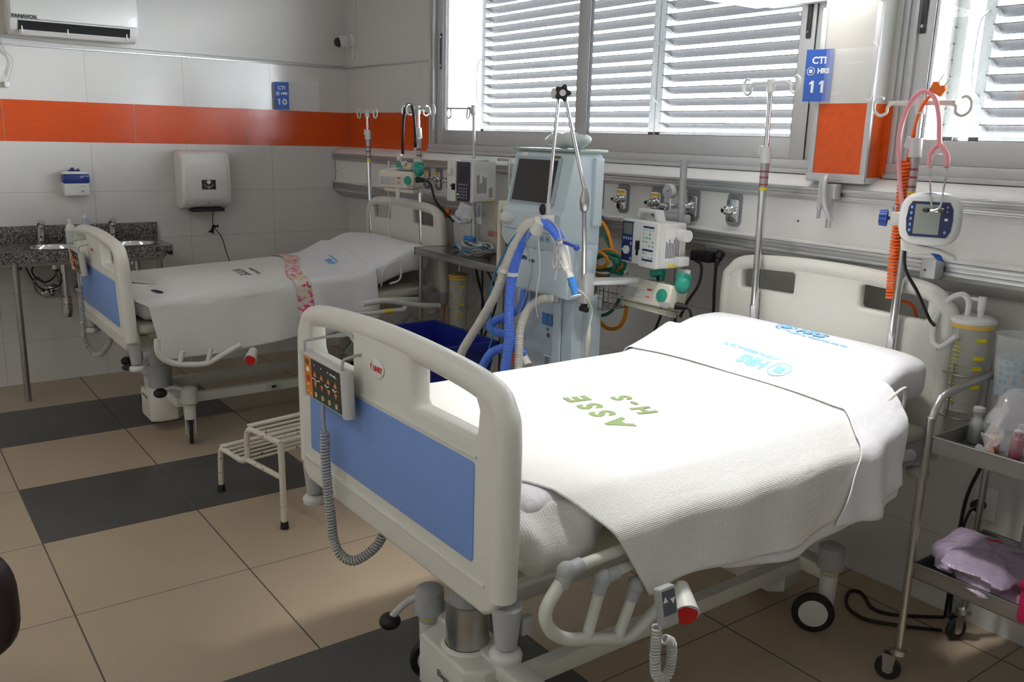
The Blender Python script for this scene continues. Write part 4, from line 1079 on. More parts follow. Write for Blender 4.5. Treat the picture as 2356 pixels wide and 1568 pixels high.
# bed 10 linen
def fold1(yy, s, h):
    return h*(.10*math.sin(yy*8+.5)+.06*math.sin(yy*19+2))*.5+(.003*math.sin(yy*13+s*9))
def y0_b1(s):
    h = max(0, s-S0+.05)
    return -2.085+.05*sm(0, .05, h)+.13*h
b1 = cloth('blanket', 'plain off-white blanket with faded print hanging over the bed near the wash counter', 'blanket', MU1, M_BLANKET1,
      y0_b1, lambda s: -1.19+.26*sm(.5, -.4, s), -S0-.10, lambda v_: S0+.285+.012*math.sin(v_*5), .010, fold1, flare=.10)
M_FLOWER, g = newmat('flower_trim', .8)
g.xyz(); v = g.n('ShaderNodeTexVoronoi'); v.inputs['Scale'].default_value = 58; g.l(g.tc, v.inputs[0])
r_ = g.n('ShaderNodeValToRGB'); g.l(v.outputs['Color'], r_.inputs[0]); r_.color_ramp.interpolation = 'CONSTANT'
e = r_.color_ramp.elements; e[0].position = 0; e[0].color = (.72, .62, .58, 1); e[1].position = .9; e[1].color = (.18, .16, .17, 1)
for p_, c_ in ((.35, (.75, .08, .22, 1)), (.5, (.74, .68, .64, 1)), (.66, (.80, .62, .25, 1)), (.74, (.76, .70, .68, 1)), (.84, (.70, .25, .35, 1))):
    q = r_.color_ramp.elements.new(p_); q.color = c_
g.l(r_.outputs[0], g.b.inputs['Base Color'])
def foldC(yy, s, h): return h*(.13*math.sin(yy*17+1.1)+.07*math.sin(yy*39))*.4+(.003*math.sin(yy*21+s*9))
t1 = cloth('top_sheet', 'creased white top sheet with a blue print on the bed near the wash counter', 'sheet', MU1, M_SHEET,
      lambda s: -1.13+.26*sm(.5, -.4, s), lambda s: -.70+.10*sm(.4, -.4, s), -S0-.10, lambda v_: S0+.30-.02*v_, .017, foldC, flare=.10)
f1 = cloth('flowered_strip', 'pink and cream flowered trim strip across the bed near the wash counter', 'trim strip', MU1, M_FLOWER,
      lambda s: -1.215+.26*sm(.5, -.4, s), lambda s: -1.12+.26*sm(.5, -.4, s), -S0-.10, lambda v_: S0+.27, .0185, foldC, nv=24, flare=.10, thick=.002)
cloth('under_sheet', 'sheet hem hanging below the covers on the wall side of the flowered strip', 'sheet', MU1, M_SHEET, lambda s: -.99, lambda s: -.72, S0-.02, lambda v_: S0+.315, .006, foldC, nu=30, nv=40, flare=.09)
hrs_print(1.49+3.28, -.80, 170, MU1, .022, .85, t1, m=M_BLUEINK)
mb = txt_mesh('A.S.S.E.', .085, flat(CX0+.10, -1.38, 175), mirror=True, font_bold=.001, extr=.0002, warp=onbed(.0145, MU1))
txt_mesh('HOSPITAL SALTO', .030, flat(CX0+.10, -1.30, 175), mirror=True, font_bold=.0005, extr=.0002, warp=onbed(.0145, MU1), mb=mb)
attach(mb, 'lettering', mat('faded_green', (.08, .12, .08), .9), b1)
mb = MB()
k0 = set()
mb.prism(circ(.05, 14, (0, 0), .35), .0006, flat(CX0+.36, -1.94, 20)); mb.prism([(-.09, -.004), (.1, 0), (-.09, .012)], .0006, flat(CX0+.10, -1.96, 35))
for v_ in mb.bm.verts: v_.co = onbed(.0145, MU1)(v_.co)
attach(mb, 'ink_stain', M_INK, b1)

# --- hand controls on the footboards
def handset(MU, root_label, near):
    P = MU @ Vector((4.445, -2.215, 1.06))
    r = thing('hand_control', root_label, 'hand control', P[:], group='hand controls hooked on the footboards')
    X = MU
    T = Matrix.Translation((4.450, -2.215, 1.060)) @ Matrix.Rotation(.05, 4, 'X') @ Matrix.Rotation(0.0, 4, 'Z')
    F_ = X @ T @ frame((-.02, 0, -.005), (1, 0, -.01), (0, 0, 1))       # local x right, y up, z towards the foot side
    MB().prism(rrect(.250, .130, .006, 2), .030, F_ @ Matrix.Translation((0, 0, -.022)), bev=.003).build('case', M_LGREYP, r)
    for s in (-1, 1):
        b = MB(); b.cyl(F_ @ Vector((s*.132, -.067, -.006)), F_ @ Vector((s*.132, .067, -.006)), .018, seg=16); b.build('side_grip', M_LGREYP, r)
    K = F_ @ Matrix.Translation((0, 0, .0085)) @ Matrix.Diagonal((1, .71, 1, 1))
    k = MB(); k.prism(rrect(.238, .166, .002, 2), .0012, K)
    k.mi = 1; k.prism([(-.119, -.083), (-.068, -.083), (-.068, .083), (-.119, .083)], .0016, K)
    k.mi = 2; k.prism([(-.068, -.083), (.119, -.083), (.119, -.045), (-.068, -.040)], .0016, K)
    ob = k.build('keypad', [mat('keypad_charcoal', (.035, .038, .045), .4), mat('keypad_orange', (.72, .22, .02), .4), mat('keypad_green', (.01, .07, .06), .4)], r)
    K2 = K @ Matrix.Translation((0, 0, .0018))
    k = MB()
    for i in range(4):
        x_ = -.045+.045*i
        k.mi = 0
        k.prism([(x_-.011, .014), (x_+.011, .014), (x_, .038)], .0006, K2)
        k.prism([(x_-.010, -.010), (x_, -.034), (x_+.010, -.010)], .0006, K2)
        k.prism(circ(.009, 10, (x_, -.062), 1.3), .0006, K2)
        k.mi = 1; k.prism(circ(.0035, 8, (x_+.0, .062)), .0006, K2); k.prism([(x_-.004, -.072), (x_-.001, -.072), (x_+.006, -.052), (x_+.003, -.052)], .0009, K2)
    k.mi = 1
    for (x0_, w_) in ((-.062, .05), (.020, .030), (.072, .028)):
        k.tube([K2 @ Vector((x0_+w_*t/8, .001+.004*math.sin(t*1.1), .001)) for t in range(9)], .0016, seg=5)
    k.prism([(.058, .058), (.10, .054), (.10, .057), (.060, .064)], .0006, K2)
    k.prism(circ(.011, 12, (-.093, .030)), .0006, K2); k.prism(circ(.005, 10, (-.097, -.035)), .0008, K2); k.prism(circ(.004, 8, (-.100, -.065)), .0008, K2); k.prism(circ(.004, 8, (-.08, -.070)), .0008, K2)
    k.mi = 2; k.prism(circ(.013, 14, (-.093, -.008)), .0008, K2)
    k.mi = 3; k.prism(circ(.013, 14, (-.095, .062)), .0008, K2)
    k.build('key_symbols', [mat('key_orange', (.85, .28, .02), .4), M_TXT, M_RED, mat('key_green', (.02, .16, .14), .4)], ob)
    for s in (-1, 1):
        a = F_ @ Vector((s*.125, .064, .002)); b_ = F_ @ Vector((s*.125, .090, .0)); c_ = F_ @ Vector((s*.125, .100, -.02)); d_ = F_ @ Vector((s*.125, .104, -.118)); e_ = F_ @ Vector((s*.125, .085, -.122))
        if s < 0: b_, c_, d_, e_ = [F_ @ Vector(q) for q in ((-.125, .088, .0), (-.125, .098, -.01), (-.09, .104, -.112), (-.06, .09, -.122))]
        MB().tube(cat([a, b_, c_, d_, e_], 5), .0042, seg=8).build('hook', M_GREYP, r)
    # cord
    a = F_ @ Vector((-.025, -.066, 0))
    hose('cord_sleeve', [a, a+Vector((0, 0, -.05)), a+Vector((0, .004, -.09))], .006, M_GREYP, r)
    p0 = a+Vector((0, .004, -.088))
    if near:
        pts = [p0, p0+Vector((0, .0, -.10)), p0+Vector((.0, .012, -.26)), p0+Vector((.015, .02, -.36)), p0+Vector((.06, .05, -.395)), p0+Vector((.105, .10, -.35)), p0+Vector((.125, .13, -.29))]
        coil('coiled_cord', pts, .0038, .0115, .0095, M_GREYP, r)
    else:
        pts = [p0, p0+Vector((0, 0, -.12)), p0+Vector((0, .0, -.30)), p0+Vector((.04, .03, -.385)), p0+Vector((.12, .06, -.385)), p0+Vector((.19, .10, -.30)), p0+Vector((.20, .12, -.24))]
        coil('coiled_cord', pts, .0038, .0115, .0105, M_GREYP, r)
    return r
handset(MU0, 'bed control keypad with orange arrows hooked on the large near footboard', True)
handset(MU1, 'bed control keypad hooked on the footboard beside the wash counter', False)

# patient controller under the near blanket
r = thing('side_controller', 'small grey controller with arrow keys and coiled lead under the blanket hem', 'controller', (5.34, -1.76, .65))
F_ = frame((5.345, -1.765, .660), (0, .95, .0), (-.25, 0, 1))
MB().prism(rrect(.054, .095, .006, 3), .022, F_, bev=.003).build('case', M_GREYP, r)
k = MB(); k.prism(rrect(.042, .060, .002, 2, (0, .010)), .001, F_ @ Matrix.Translation((0, 0, .0222))); k.mi = 1
for x_, y_, s in ((-.012, .012, 1), (.012, .018, -1)): k.prism([(x_-.008, y_), (x_+.008, y_), (x_, y_+.014*s)], .001, F_ @ Matrix.Translation((0, 0, .0228)))
k.build('keypad', [mat('keypad_slate', (.10, .11, .14), .4), M_TXT], r)
coil('coiled_cord', [(5.350, -1.785, .610), (5.350, -1.785, .53), (5.350, -1.775, .475), (5.350, -1.745, .455), (5.350, -1.728, .485), (5.350, -1.73, .545), (5.348, -1.755, .565)], .0036, .0105, .0085, M_LGREYP, r)
# ============================================================ IV poles
M_POLE = M_CHROME
M_IVW = mat('iv_white_plastic', (.66, .67, .66), .35)
def iv_pole(label, b, t, zsplit, fixed=None, span=.17, ang=0, r0=.0165, r1=.0105, sticker=True, base_sleeve=True, group='chrome IV poles with white hooks', hooks=1):
    b = Vector(b); t = Vector(t)
    root = thing('iv_pole', label, 'iv pole', b[:], group=group)
    d = (t-b).normalized(); k = (zsplit-b.z)/(t.z-b.z); m_ = b.lerp(t, k)
    q = MB(); q.cyl(b, m_, r0, seg=18); q.cyl(b+d*.0, b+d*.09, r0*.7, r0*1.15) if base_sleeve else None; q.build('pole', M_POLE, root)
    MB().cyl(m_, t, r1, seg=14).build('extension_rod', M_POLE, root)
    q = MB(); q.cyl(m_-d*.03, m_+d*.035, .023, .020, seg=16); q.box(m_+Vector((.022*math.cos(R(ang+200)), .022*math.sin(R(ang+200)), .018)), (.028, .016, .038), rot=(0, .3, R(ang)), bev=.004); q.build('height_clamp', M_IVW, root)
    if sticker:
        q = MB(); c0 = b.lerp(m_, .80); c1 = b.lerp(m_, .97); q.cyl(c0, c1, r0+.0006, seg=18, cap=False); q.mi = 1
        for u in (.18, .42, .62): q.cyl(c0.lerp(c1, u), c0.lerp(c1, u+.06), r0+.0010, seg=18, cap=False)
        q.mi = 2; q.cyl(c0.lerp(c1, .02), c0.lerp(c1, .10), r0+.0010, seg=18, cap=False)
        q.build('printed_sleeve', [mat('silver_print', (.45, .45, .46), .3, .6), mat('red_print', (.35, .06, .07), .5), M_YELLOW], root)
    ux = Vector((math.cos(R(ang)), math.sin(R(ang)), 0)); uz = Vector((0, 0, 1)); uy = uz.cross(ux)
    q = MB(); q.cyl(t-d*.03, t+d*.02, .016, seg=14)
    hd = q.build('hook_head', M_IVW, root)
    dirs = [ux, -ux] if hooks == 1 else [ux, -ux, uy, -uy]
    for h in dirs:
        L = span if h in (ux, -ux) else span*.35
        q = MB(); c_ = t+h*(L*.5)+uz*.006
        q.box(c_, (L, .008, .016), rot=Matrix((h, uz.cross(h), uz)).transposed(), bev=.002)
        e = t+h*L
        q.tube(cat([e-h*.03+uz*.008, e+uz*(-.004), e+h*.004-uz*.026, e+h*.026-uz*.036, e+h*.048-uz*.020, e+h*.050+uz*.008, e+h*.034+uz*.026, e+h*.018+uz*.022], 6), .0055, seg=8)
        q.build('hook', M_IVW, root)
    return root
iv_pole('tall IV pole at the head of bed 11, empty hooks against the bright shutters', (4.358, -.256, 1.00), (4.340, -.256, 1.975), 1.70, ang=-12, span=.115)
iv_pole('IV pole at the head of bed 11 carrying the stethoscope and round monitor', (4.978, -.256, .95), (4.975, -.256, 1.890), 1.745, ang=5, span=.115)
iv_pole('IV pole nearest the room corner at the head of bed 10', (.938, -.262, .80), (.872, -.262, 1.882), 1.73, ang=0, span=.10)
iv_pole('IV pole at the head of bed 10 with the cream syringe pump and black tube', (1.665, -.262, .62), (1.585, -.262, 1.900), 1.75, ang=8, span=.12, hooks=2)
# thin grey pole with wire ring hooks
root = thing('infusion_stand', 'thin pale infusion stand with two wire ring hooks behind the ventilator table', 'infusion stand', (2.235, -.25, 1.06))
q = MB(); q.cyl((2.235, -.25, 1.062), (2.20, -.24, 1.90), .009, seg=12); q.build('pole', M_ALUP, root)
q = MB(); q.cyl((2.20, -.24, 1.86), (2.199, -.24, 1.92), .016, seg=12); q.box((2.20, -.24, 1.89), (.045, .04, .035), bev=.006); q.build('clamp', M_IVW, root)
q = MB(); q.cyl((2.20, -.24, 1.90), (1.93, -.26, 1.905), .004, seg=8)
q.tube([(1.955+.028*math.cos(a), -.26, 1.875+.030*math.sin(a)) for a in [i*PI/10 for i in range(20)]], .0045, seg=6, closed=True); q.build('ring_hook', M_ALU, root)
q = MB(); q.tube([(2.180+.005*math.sin(a), -.265-.010*math.cos(a), 1.875+.034*math.sin(a)) for a in [i*PI/10 for i in range(20)]], .004, seg=6, closed=True); q.build('ring_hook', M_ALU, root)
q = MB()
q.cyl((2.235, -.25, 1.0605), (2.235, -.25, 1.070), .04); q.cyl((2.235, -.25, 1.07), (2.235, -.25, 1.11), .016, .012)
q.build('foot_base', M_ALUP, root)
# worn grey pole for the two pumps between the beds
root = thing('infusion_stand', 'worn grey pole on a star base carrying the white infusion pump and cream syringe pump', 'infusion stand', (3.93, -.28, 0))
q = MB(); q.cyl((3.945, -.28, .03), (3.93, -.28, 1.665), .0155, seg=16); q.build('pole', mat('worn_grey_paint', (.38, .39, .40), .5, .2, vary=.35, vscale=40), root)
q = MB()
for a in range(5): q.box((3.945+.11*math.cos(.6+a*2*PI/5), -.28+.11*math.sin(.6+a*2*PI/5), .03), (.24, .025, .025), rot=(0, 0, .6+a*2*PI/5), bev=.004)
q.build('foot_base', M_GREYP, root)

# ============================================================ pumps
M_PUMPW = mat('pump_white', (.72, .73, .70), .4)
M_PUMPC = mat('pump_cream', (.74, .71, .60), .4)
def lines_label(mb, F_, w, h, rows, seed=0, t=.0004):
    rnd = random.Random(seed)
    for i in range(rows):
        y_ = h/2-(i+.5)*h/rows; ll = w*(.5+.45*rnd.random())
        mb.prism([(-w/2, y_-h/rows*.22), (-w/2+ll, y_-h/rows*.22), (-w/2+ll, y_+h/rows*.22), (-w/2, y_+h/rows*.22)], t, F_)
# main infusion pump (front faces the lower-left of the room)
def pump_frame(p, yawdeg, pitchdeg=0):
    """local x right (seen from the front), y up, z out of the front"""
    a = R(yawdeg); z = Vector((math.cos(a), math.sin(a), 0)); x = Vector((0, 0, 1)).cross(z)
    return frame(p, x, (0, 0, 1)) @ Matrix.Rotation(R(pitchdeg), 4, 'X')
# -- white pump 1455-1590
F0 = pump_frame((3.885, -.40, 1.305), -95) @ Matrix.Diagonal((.92, .86, .92, 1))
root = thing('infusion_pump', 'white infusion pump with a dark keypad, dial and carry handle on the worn grey pole', 'infusion pump', (3.865, -.42, 1.165))
MB().prism(rrect(.30, .225, .012, 3, (0, 0)), .15, F0 @ Matrix.Translation((0, 0, -.08)), bev=.006).build('casing', M_PUMPW, root)
MB().prism([(-.115, .112), (-.095, .168), (.035, .168), (.06, .112), (.035, .112), (.02, .150), (-.078, .150), (-.090, .112)], .05, F0 @ Matrix.Translation((0, 0, -.03)), bev=.005).build('carry_handle', M_PUMPW, root)
G = F0 @ Matrix.Translation((0, 0, .0705))
q = MB(); q.prism(rrect(.088, .205, .006, 2, (-.100, 0)), .002, G); pn = q.build('control_panel', M_NAVY, root)
q = MB(); q.prism(rrect(.066, .058, .003, 2, (-.100, .066)), .0022, G @ Matrix.Translation((0, 0, .001))); q.build('screen', mat('lcd_grey', (.20, .22, .20), .25), pn)
q = MB()
for i in range(4): q.prism(rrect(.011, .014, .002, 1, (-.128+.018*i, .015)), .002, G @ Matrix.Translation((0, 0, .001)))
q.prism(rrect(.012, .016, .002, 1, (-.073, -.010)), .002, G @ Matrix.Translation((0, 0, .001))); q.prism(rrect(.012, .016, .002, 1, (-.071, -.088)), .002, G @ Matrix.Translation((0, 0, .001)))
q.build('keys', mat('key_blue_white', (.35, .48, .70), .4), pn)
q = MB(); q.prism(circ(.022, 22, (-.100, -.045)), .012, G @ Matrix.Translation((0, 0, .001)), bev=.002); q.prism(rrect(.046, .010, .004, 2, (-.100, -.045)), .018, G @ Matrix.Translation((0, 0, .001)), bev=.002); q.build('dial', M_WHITEP, pn)
q = MB(); q.prism(rrect(.072, .205, .004, 2, (-.016, -.004)), .010, G, bev=.002); q.build('tube_channel', M_PUMPW, root)
q = MB(); q.box(G @ Vector((-.005, -.01, .014)), (.018, .02, .040), bev=.004); q.box(G @ Vector((-.010, -.045, .014)), (.010, .01, .03), bev=.003); q.build('latch', M_BLACK, root)
q = MB(); q.prism(rrect(.125, .225, .006, 2, (.083, 0)), .026, G, bev=.003); dr = q.build('door', M_PUMPW, root)
G2 = G @ Matrix.Translation((.083, 0, .0262))
q = MB()
for y_ in (.090, -.025, -.075): q.prism(rrect(.078, .010, .001, 1, (.0, y_)), .0006, G2)
q.mi = 1; rnd = random.Random(3)
for i in range(4):
    for j_ in range(9):
        if rnd.random() < .75:
            yy_ = .075-j_*.0195; q.prism(rrect(.008+.006*rnd.random(), .004+.006*rnd.random(), .001, 1, (-.033+i*.022, yy_)), .0006, G2)
q.build('printed_guide', [M_NAVY, mat('teal_ink', (.10, .42, .40), .5)], dr)
q = MB(); S1 = F0 @ Matrix.Translation((.1505, .0, 0)) @ Matrix.Rotation(R(90), 4, 'Y')
q.prism(rrect(.10, .16, .002, 1, (-.005, .005)), .0008, S1); sl = q.build('side_sticker', M_PAPER, root)
q = MB(); lines_label(q, S1 @ Matrix.Translation((-.005, .01, .001)) @ Matrix.Rotation(R(90), 4, 'Z'), .14, .085, 9, 4); q.mi = 1; q.prism(rrect(.05, .014, .002, 1, (.0, -.098)), .0012, S1); q.build('lettering', [M_DARK, M_YELLOW], sl)
q = MB(); q.cyl(F0 @ Vector((.15, .055, -.04)), F0 @ Vector((.205, .055, -.04)), .026, seg=20); q.build('clamp_knob', M_WHITEP, root)
q = MB(); q.box(F0 @ Vector((.165, -.075, -.04)), (.05, .06, .04), bev=.006); q.build('bracket', M_PUMPW, root)
# -- syringe pump below (1440-1605, 635-705)
def syringe_pump(name_label, P, yawd, pitchd, k=1.0, cream=True):
    F_ = pump_frame(P, yawd, pitchd)
    r = thing('syringe_pump', name_label, 'syringe pump', P, group=None)
    MB().prism([(-.17*k, -.058), (.155*k, -.062), (.168*k, -.05), (.170*k, .030), (.155*k, .045), (-.15*k, .052), (-.175*k, .03)], .12, F_ @ Matrix.Translation((0, 0, -.06)), bev=.010).build('casing', M_PUMPC, r)
    q = MB(); q.prism([(-.168*k, -.060), (.150*k, -.066), (.150*k, -.092), (-.12*k, -.085)], .08, F_ @ Matrix.Translation((0, 0, -.04)), bev=.006); q.build('underside', M_PUMPC, r)
    G = F_ @ Matrix.Translation((0, 0, .0605))
    q = MB(); q.prism(rrect(.225*k, .055, .002, 1, (-.045*k, -.015)), .0008, G); st = q.build('front_sticker', mat('sticker_grey', (.60, .59, .57), .5), r)
    q = MB(); lines_label(q, G @ Matrix.Translation((-.07*k, -.015, .001)), .15*k, .045, 7, 8); q.mi = 1; q.prism(rrect(.025, .008, .001, 1, (.035*k, .006)), .0014, G); q.mi = 2; q.prism(rrect(.025, .008, .001, 1, (.035*k, -.026)), .0014, G); q.build('lettering', [mat('faint_print', (.40, .38, .40), .6), M_RED, M_ORANGE], st)
    q = MB(); q.prism(circ(.029, 24, (.120*k, -.008)), .004, G, bev=.001); q.build('round_keypad', M_TEAL, r)
    q = MB(); T_ = F_ @ Matrix.Translation((0, .049, 0)) @ Matrix.Rotation(R(-90), 4, 'X')
    q.prism(rrect(.12*k, .060, .004, 2, (.06*k, -.015)), .002, T_); q.mi = 1; q.prism(rrect(.07*k, .030, .002, 1, (.055*k, -.005)), .003, T_); q.mi = 2
    q.prism(circ(.009, 12, (.03*k, -.038)), .004, T_); q.mi = 3; q.prism(circ(.010, 12, (.09*k, -.040)), .004, T_); q.build('display_panel', [mat('teal_pale', (.20, .45, .38), .4), M_DARK, M_TEAL, M_ORANGE], r)
    q = MB(); q.prism(rrect(.11*k, .055, .01, 3, (-.08*k, 0)), .010, T_, bev=.003); q.build('syringe_cradle', M_CREAM2, r)
    q = MB(); q.box(F_ @ Vector((.005*k, .088, .0)), (.085*k, .028, .03), rot=(F_ @ Matrix.Rotation(R(16), 4, 'Z')), bev=.007); q.cyl(F_ @ Vector((.03*k, .05, -.01)), F_ @ Vector((.03*k, .085, -.01)), .012); q.build('syringe_clamp', M_TEAL, r)
    q = MB(); q.sphere(F_ @ Vector((.185*k, .055, .01)), .034, (1, 1, 1.15)); q.box(F_ @ Vector((.175*k, .09, .0)), (.045, .035, .06), rot=F_, bev=.008); q.build('plunger_lever', M_TEAL, r)
    q = MB(); q.box(F_ @ Vector((.160*k, .11, -.01)), (.06, .03, .02), rot=F_, bev=.005); q.build('plunger_head', M_CREAM2, r)
    q = MB(); q.box(F_ @ Vector((.150*k, -.045, .062)), (.05, .025, .004), rot=F_, bev=.003); q.build('power_inlet', M_GREYP, r)
    return r, F_
sp1, F1 = syringe_pump('cream syringe pump with green clamps low on the worn grey pole', (3.905, -.40, 1.085), -86, -14, k=.88)
# -- bed 10 syringe pump 890-980
sp2, F2 = syringe_pump('cream syringe pump with green clamps on the IV pole of bed 10', (1.555, -.37, 1.465), -66, 2, k=.82)
q = MB(); q.cyl(F2 @ Vector((-.11, .03, -.02)), F2 @ Vector((-.11, .105, -.02)), .010); q.build('pole_end', M_ALU, sp2)
q = MB(); q.cyl(F2 @ Vector((-.02, .03, -.03)), F2 @ Vector((-.02, .115, -.03)), .008); q.build('pole_end', M_ALU, sp2)
q = MB(); q.box(F2 @ Vector((.05, .075, -.02)), (.07, .05, .05), rot=F2, bev=.012); q.cyl(F2 @ Vector((.04, .095, .0)), F2 @ Vector((.04, .095, .03)), .016); q.build('pole_clamp', M_PUMPC, sp2)
# power plug with black lead curving down from this pump
root = thing('power_lead', 'black power lead curving down from the syringe pump of bed 10', 'cable', (1.82, -.3, 1.40))
q = MB(); q.cyl((1.745, -.36, 1.465), (1.80, -.345, 1.465), .020, .014); q.build('plug', M_BLACK, root)
hose('cable', [(1.80, -.345, 1.465), (1.86, -.33, 1.44), (1.92, -.32, 1.33), (1.955, -.20, 1.20), (1.98, -.10, 1.06), (2.04, -.08, .85), (2.10, -.08, .72), (2.08, -.08, .60), (2.0, -.08, .52)], .0075, M_BLACK, root)
# black tube looped over the hooks with a round pressure knob
root = thing('pressure_tube', 'thick black tube looped over the hooks of the IV pole at bed 10', 'tube', (1.55, -.31, 1.75))
hose('tube', [(1.505, -.33, 1.615), (1.50, -.325, 1.75), (1.51, -.32, 1.87), (1.545, -.315, 1.925), (1.60, -.315, 1.915), (1.63, -.315, 1.84), (1.645, -.315, 1.72), (1.64, -.315, 1.66)], .010, M_BLACK, root)
q = MB(); q.lathe([(0, 0), (.024, 0), (.025, .005), (.025, .016), (0, .018)], (1.505, -.345, 1.595), M=frame((0, 0, 0), (1, 0, 0), (0, .2, 1))); q.build('round_end', M_WHITEP, root)
q = MB(); q.cyl((1.642, -.315, 1.66), (1.655, -.33, 1.49), .009, .007); q.build('clear_end', M_LGREYP, root)
# small clear filter disc and lines hanging
root = thing('infusion_line', 'clear infusion line with a white drip filter hanging below the syringe pump of bed 10', 'tube', (1.5, -.36, 1.3))
q = MB(); q.lathe([(0, -.055), (.018, -.045), (.026, 0), (.018, .045), (0, .055)], (1.565, -.40, 1.375), M=Matrix(((1, 0, 0), (0, .5, 0), (0, 0, 1)))); q.build('filter', mat('milky_plastic', (.72, .73, .74), .35), root)
hose('line', [(1.44, -.40, 1.42), (1.44, -.40, 1.34), (1.46, -.40, 1.28), (1.43, -.40, 1.18), (1.44, -.395, 1.08), (1.47, -.39, 1.06)], .0028, M_WHITEP, root, seg=6)
hose('line', [(1.555, -.40, 1.35), (1.50, -.40, 1.30), (1.46, -.40, 1.27)], .0025, M_WHITEP, root, seg=6)
# -- volumetric keypad pump 1045-1150
F0 = pump_frame((2.33, -.36, 1.488), -82) @ Matrix.Diagonal((.95, .92, .95, 1))
root = thing('keypad_pump', 'white infusion pump with a tall purple-black keypad in front of the gas outlets', 'infusion pump', (2.19, -.36, 1.39))
MB().prism(rrect(.225, .255, .012, 3), .19, F0 @ Matrix.Translation((0, 0, -.13)), bev=.008).build('casing', M_PUMPW, root)
q = MB(); q.prism(circ(.085, 24, (.03, 0), 1.0), .010, F0 @ Matrix.Translation((0, .127, -.03)) @ Matrix.Rotation(R(-90), 4, 'X'), bev=.004); q.build('top_cap', M_PUMPW, root)
G = F0 @ Matrix.Translation((0, 0, .0605))
q = MB(); q.prism(rrect(.080, .255, .006, 2, (-.072, 0)), .012, G, bev=.002); q.box(G @ Vector((-.075, .06, .016)), (.035, .05, .03), rot=G, bev=.006); q.build('tube_door', M_PUMPW, root)
q = MB(); q.box(G @ Vector((-.045, -.035, .018)), (.018, .04, .02), rot=G, bev=.004); q.box(G @ Vector((-.062, -.03, .014)), (.03, .008, .008), rot=G); q.build('latch', M_BLACK, root)
q = MB(); q.prism(rrect(.108, .242, .004, 2, (.035, 0)), .0135, G, bev=.002); pn = q.build('control_panel', mat('purple_black', (.035, .025, .06), .35), root)
G2 = G @ Matrix.Translation((0, 0, .0136))
q = MB(); q.prism(rrect(.088, .100, .002, 1, (.035, .045)), .001, G2); q.build('screen', mat('screen_black', (.008, .007, .010), .15), pn)
q = MB()
for i in range(6): q.prism(rrect(.011, .007, .001, 1, (-.002+i*.0155, -.018)), .0012, G2)
for i in range(4):
    for j_ in range(4): q.prism(circ(.0068, 10, (.006+i*.0215, -.042-j_*.019)), .0012, G2)
q.mi = 1; q.prism(circ(.004, 8, (-.008, -.080)), .0014, G2); q.mi = 2; q.prism(rrect(.012, .010, .002, 1, (-.006, -.100)), .0014, G2)
q.build('keys', [mat('key_grey', (.22, .22, .26), .4), mat('green_led', (.1, .9, .05), .4, emit=(.1, 1, .05, 1.5)), M_ORANGE], pn)
S1 = F0 @ Matrix.Translation((.113, 0, 0)) @ Matrix.Rotation(R(90), 4, 'Y')
q = MB(); q.prism(rrect(.09, .135, .002, 1, (.01, -.01)), .0008, S1); q.prism(rrect(.04, .085, .002, 1, (.085, -.06)), .0008, S1); sl = q.build('side_sticker', M_PAPER, root)
q = MB(); lines_label(q, S1 @ Matrix.Translation((.01, -.01, .001)) @ Matrix.Rotation(R(90), 4, 'Z'), .12, .08, 7, 2); lines_label(q, S1 @ Matrix.Translation((.085, -.06, .001)) @ Matrix.Rotation(R(90), 4, 'Z'), .075, .032, 3, 5); q.mi = 1; q.prism(rrect(.035, .012, .001, 1, (.09, -.115)), .0012, S1); q.build('lettering', [M_DARK, M_YELLOW], sl)

# ============================================================ bed 11 monitor, stethoscope, orange lead
F0 = pump_frame((5.150, -.42, 1.520), -66, 0) @ Matrix.Diagonal((.70, .97, .85, 1))
root = thing('patient_monitor', 'white rounded monitor with a navy surround clamped to the IV pole of bed 11', 'monitor', (5.18, -.42, 1.43))
q = MB()
def F(u, v_):
    a = 2*PI*u; n = 3.2
    ca, sa = math.cos(a), math.sin(a)
    x_ = math.copysign(abs(ca)**(2/n), ca)*.132; y_ = math.copysign(abs(sa)**(2/n), sa)*(.092 if sa > 0 else .085)
    prof = [(0.0, -.10), (.80, -.10), (.93, -.07), (1.0, -.02), (1.0, .015), (.95, .032), (.86, .040), (0.0, .043)]
    t = v_*(len(prof)-1); i = min(len(prof)-2, int(t)); f_ = t-i
    s_ = prof[i][0]*(1-f_)+prof[i+1][0]*f_; z_ = prof[i][1]*(1-f_)+prof[i+1][1]*f_
    return F0 @ Vector((x_*s_, y_*s_, z_))
q.grid(44, 22, F, closed_u=True); bmesh.ops.remove_doubles(q.bm, verts=q.bm.verts[:], dist=1e-5); q.build('casing', mat('monitor_white', (.82, .82, .82), .3, coat=.3), root)
G = F0 @ Matrix.Translation((.0, .004, .0425))
q = MB(); q.prism([(-.098, .0), (-.092, .040), (-.078, .058), (.078, .058), (.094, .036), (.098, 0), (.094, -.036), (.078, -.058), (-.078, -.058), (-.092, -.04)], .0015, G); q.build('surround', mat('surround_navy', (.035, .04, .13), .35), root)
G2 = G @ Matrix.Translation((0, 0, .0016))
q = MB(); q.prism(rrect(.108, .098, .003, 2, (-.010, 0)), .001, G2); q.build('screen', mat('monitor_lcd', (.33, .36, .33), .2), root)
q = MB()
for i in range(5): q.prism(circ(.0055, 12, (-.079, .038-.019*i)), .001, G2)
q.prism(circ(.0055, 12, (.070, -.040)), .001, G2); q.mi = 1; q.prism(rrect(.014, .008, .001, 1, (.070, .002)), .001, G2); q.prism(circ(.003, 8, (.070, .028)), .001, G2); q.prism(circ(.003, 8, (.070, .042)), .001, G2)
q.build('keys', [mat('key_light_blue', (.20, .48, .80), .4), M_TXT], root)
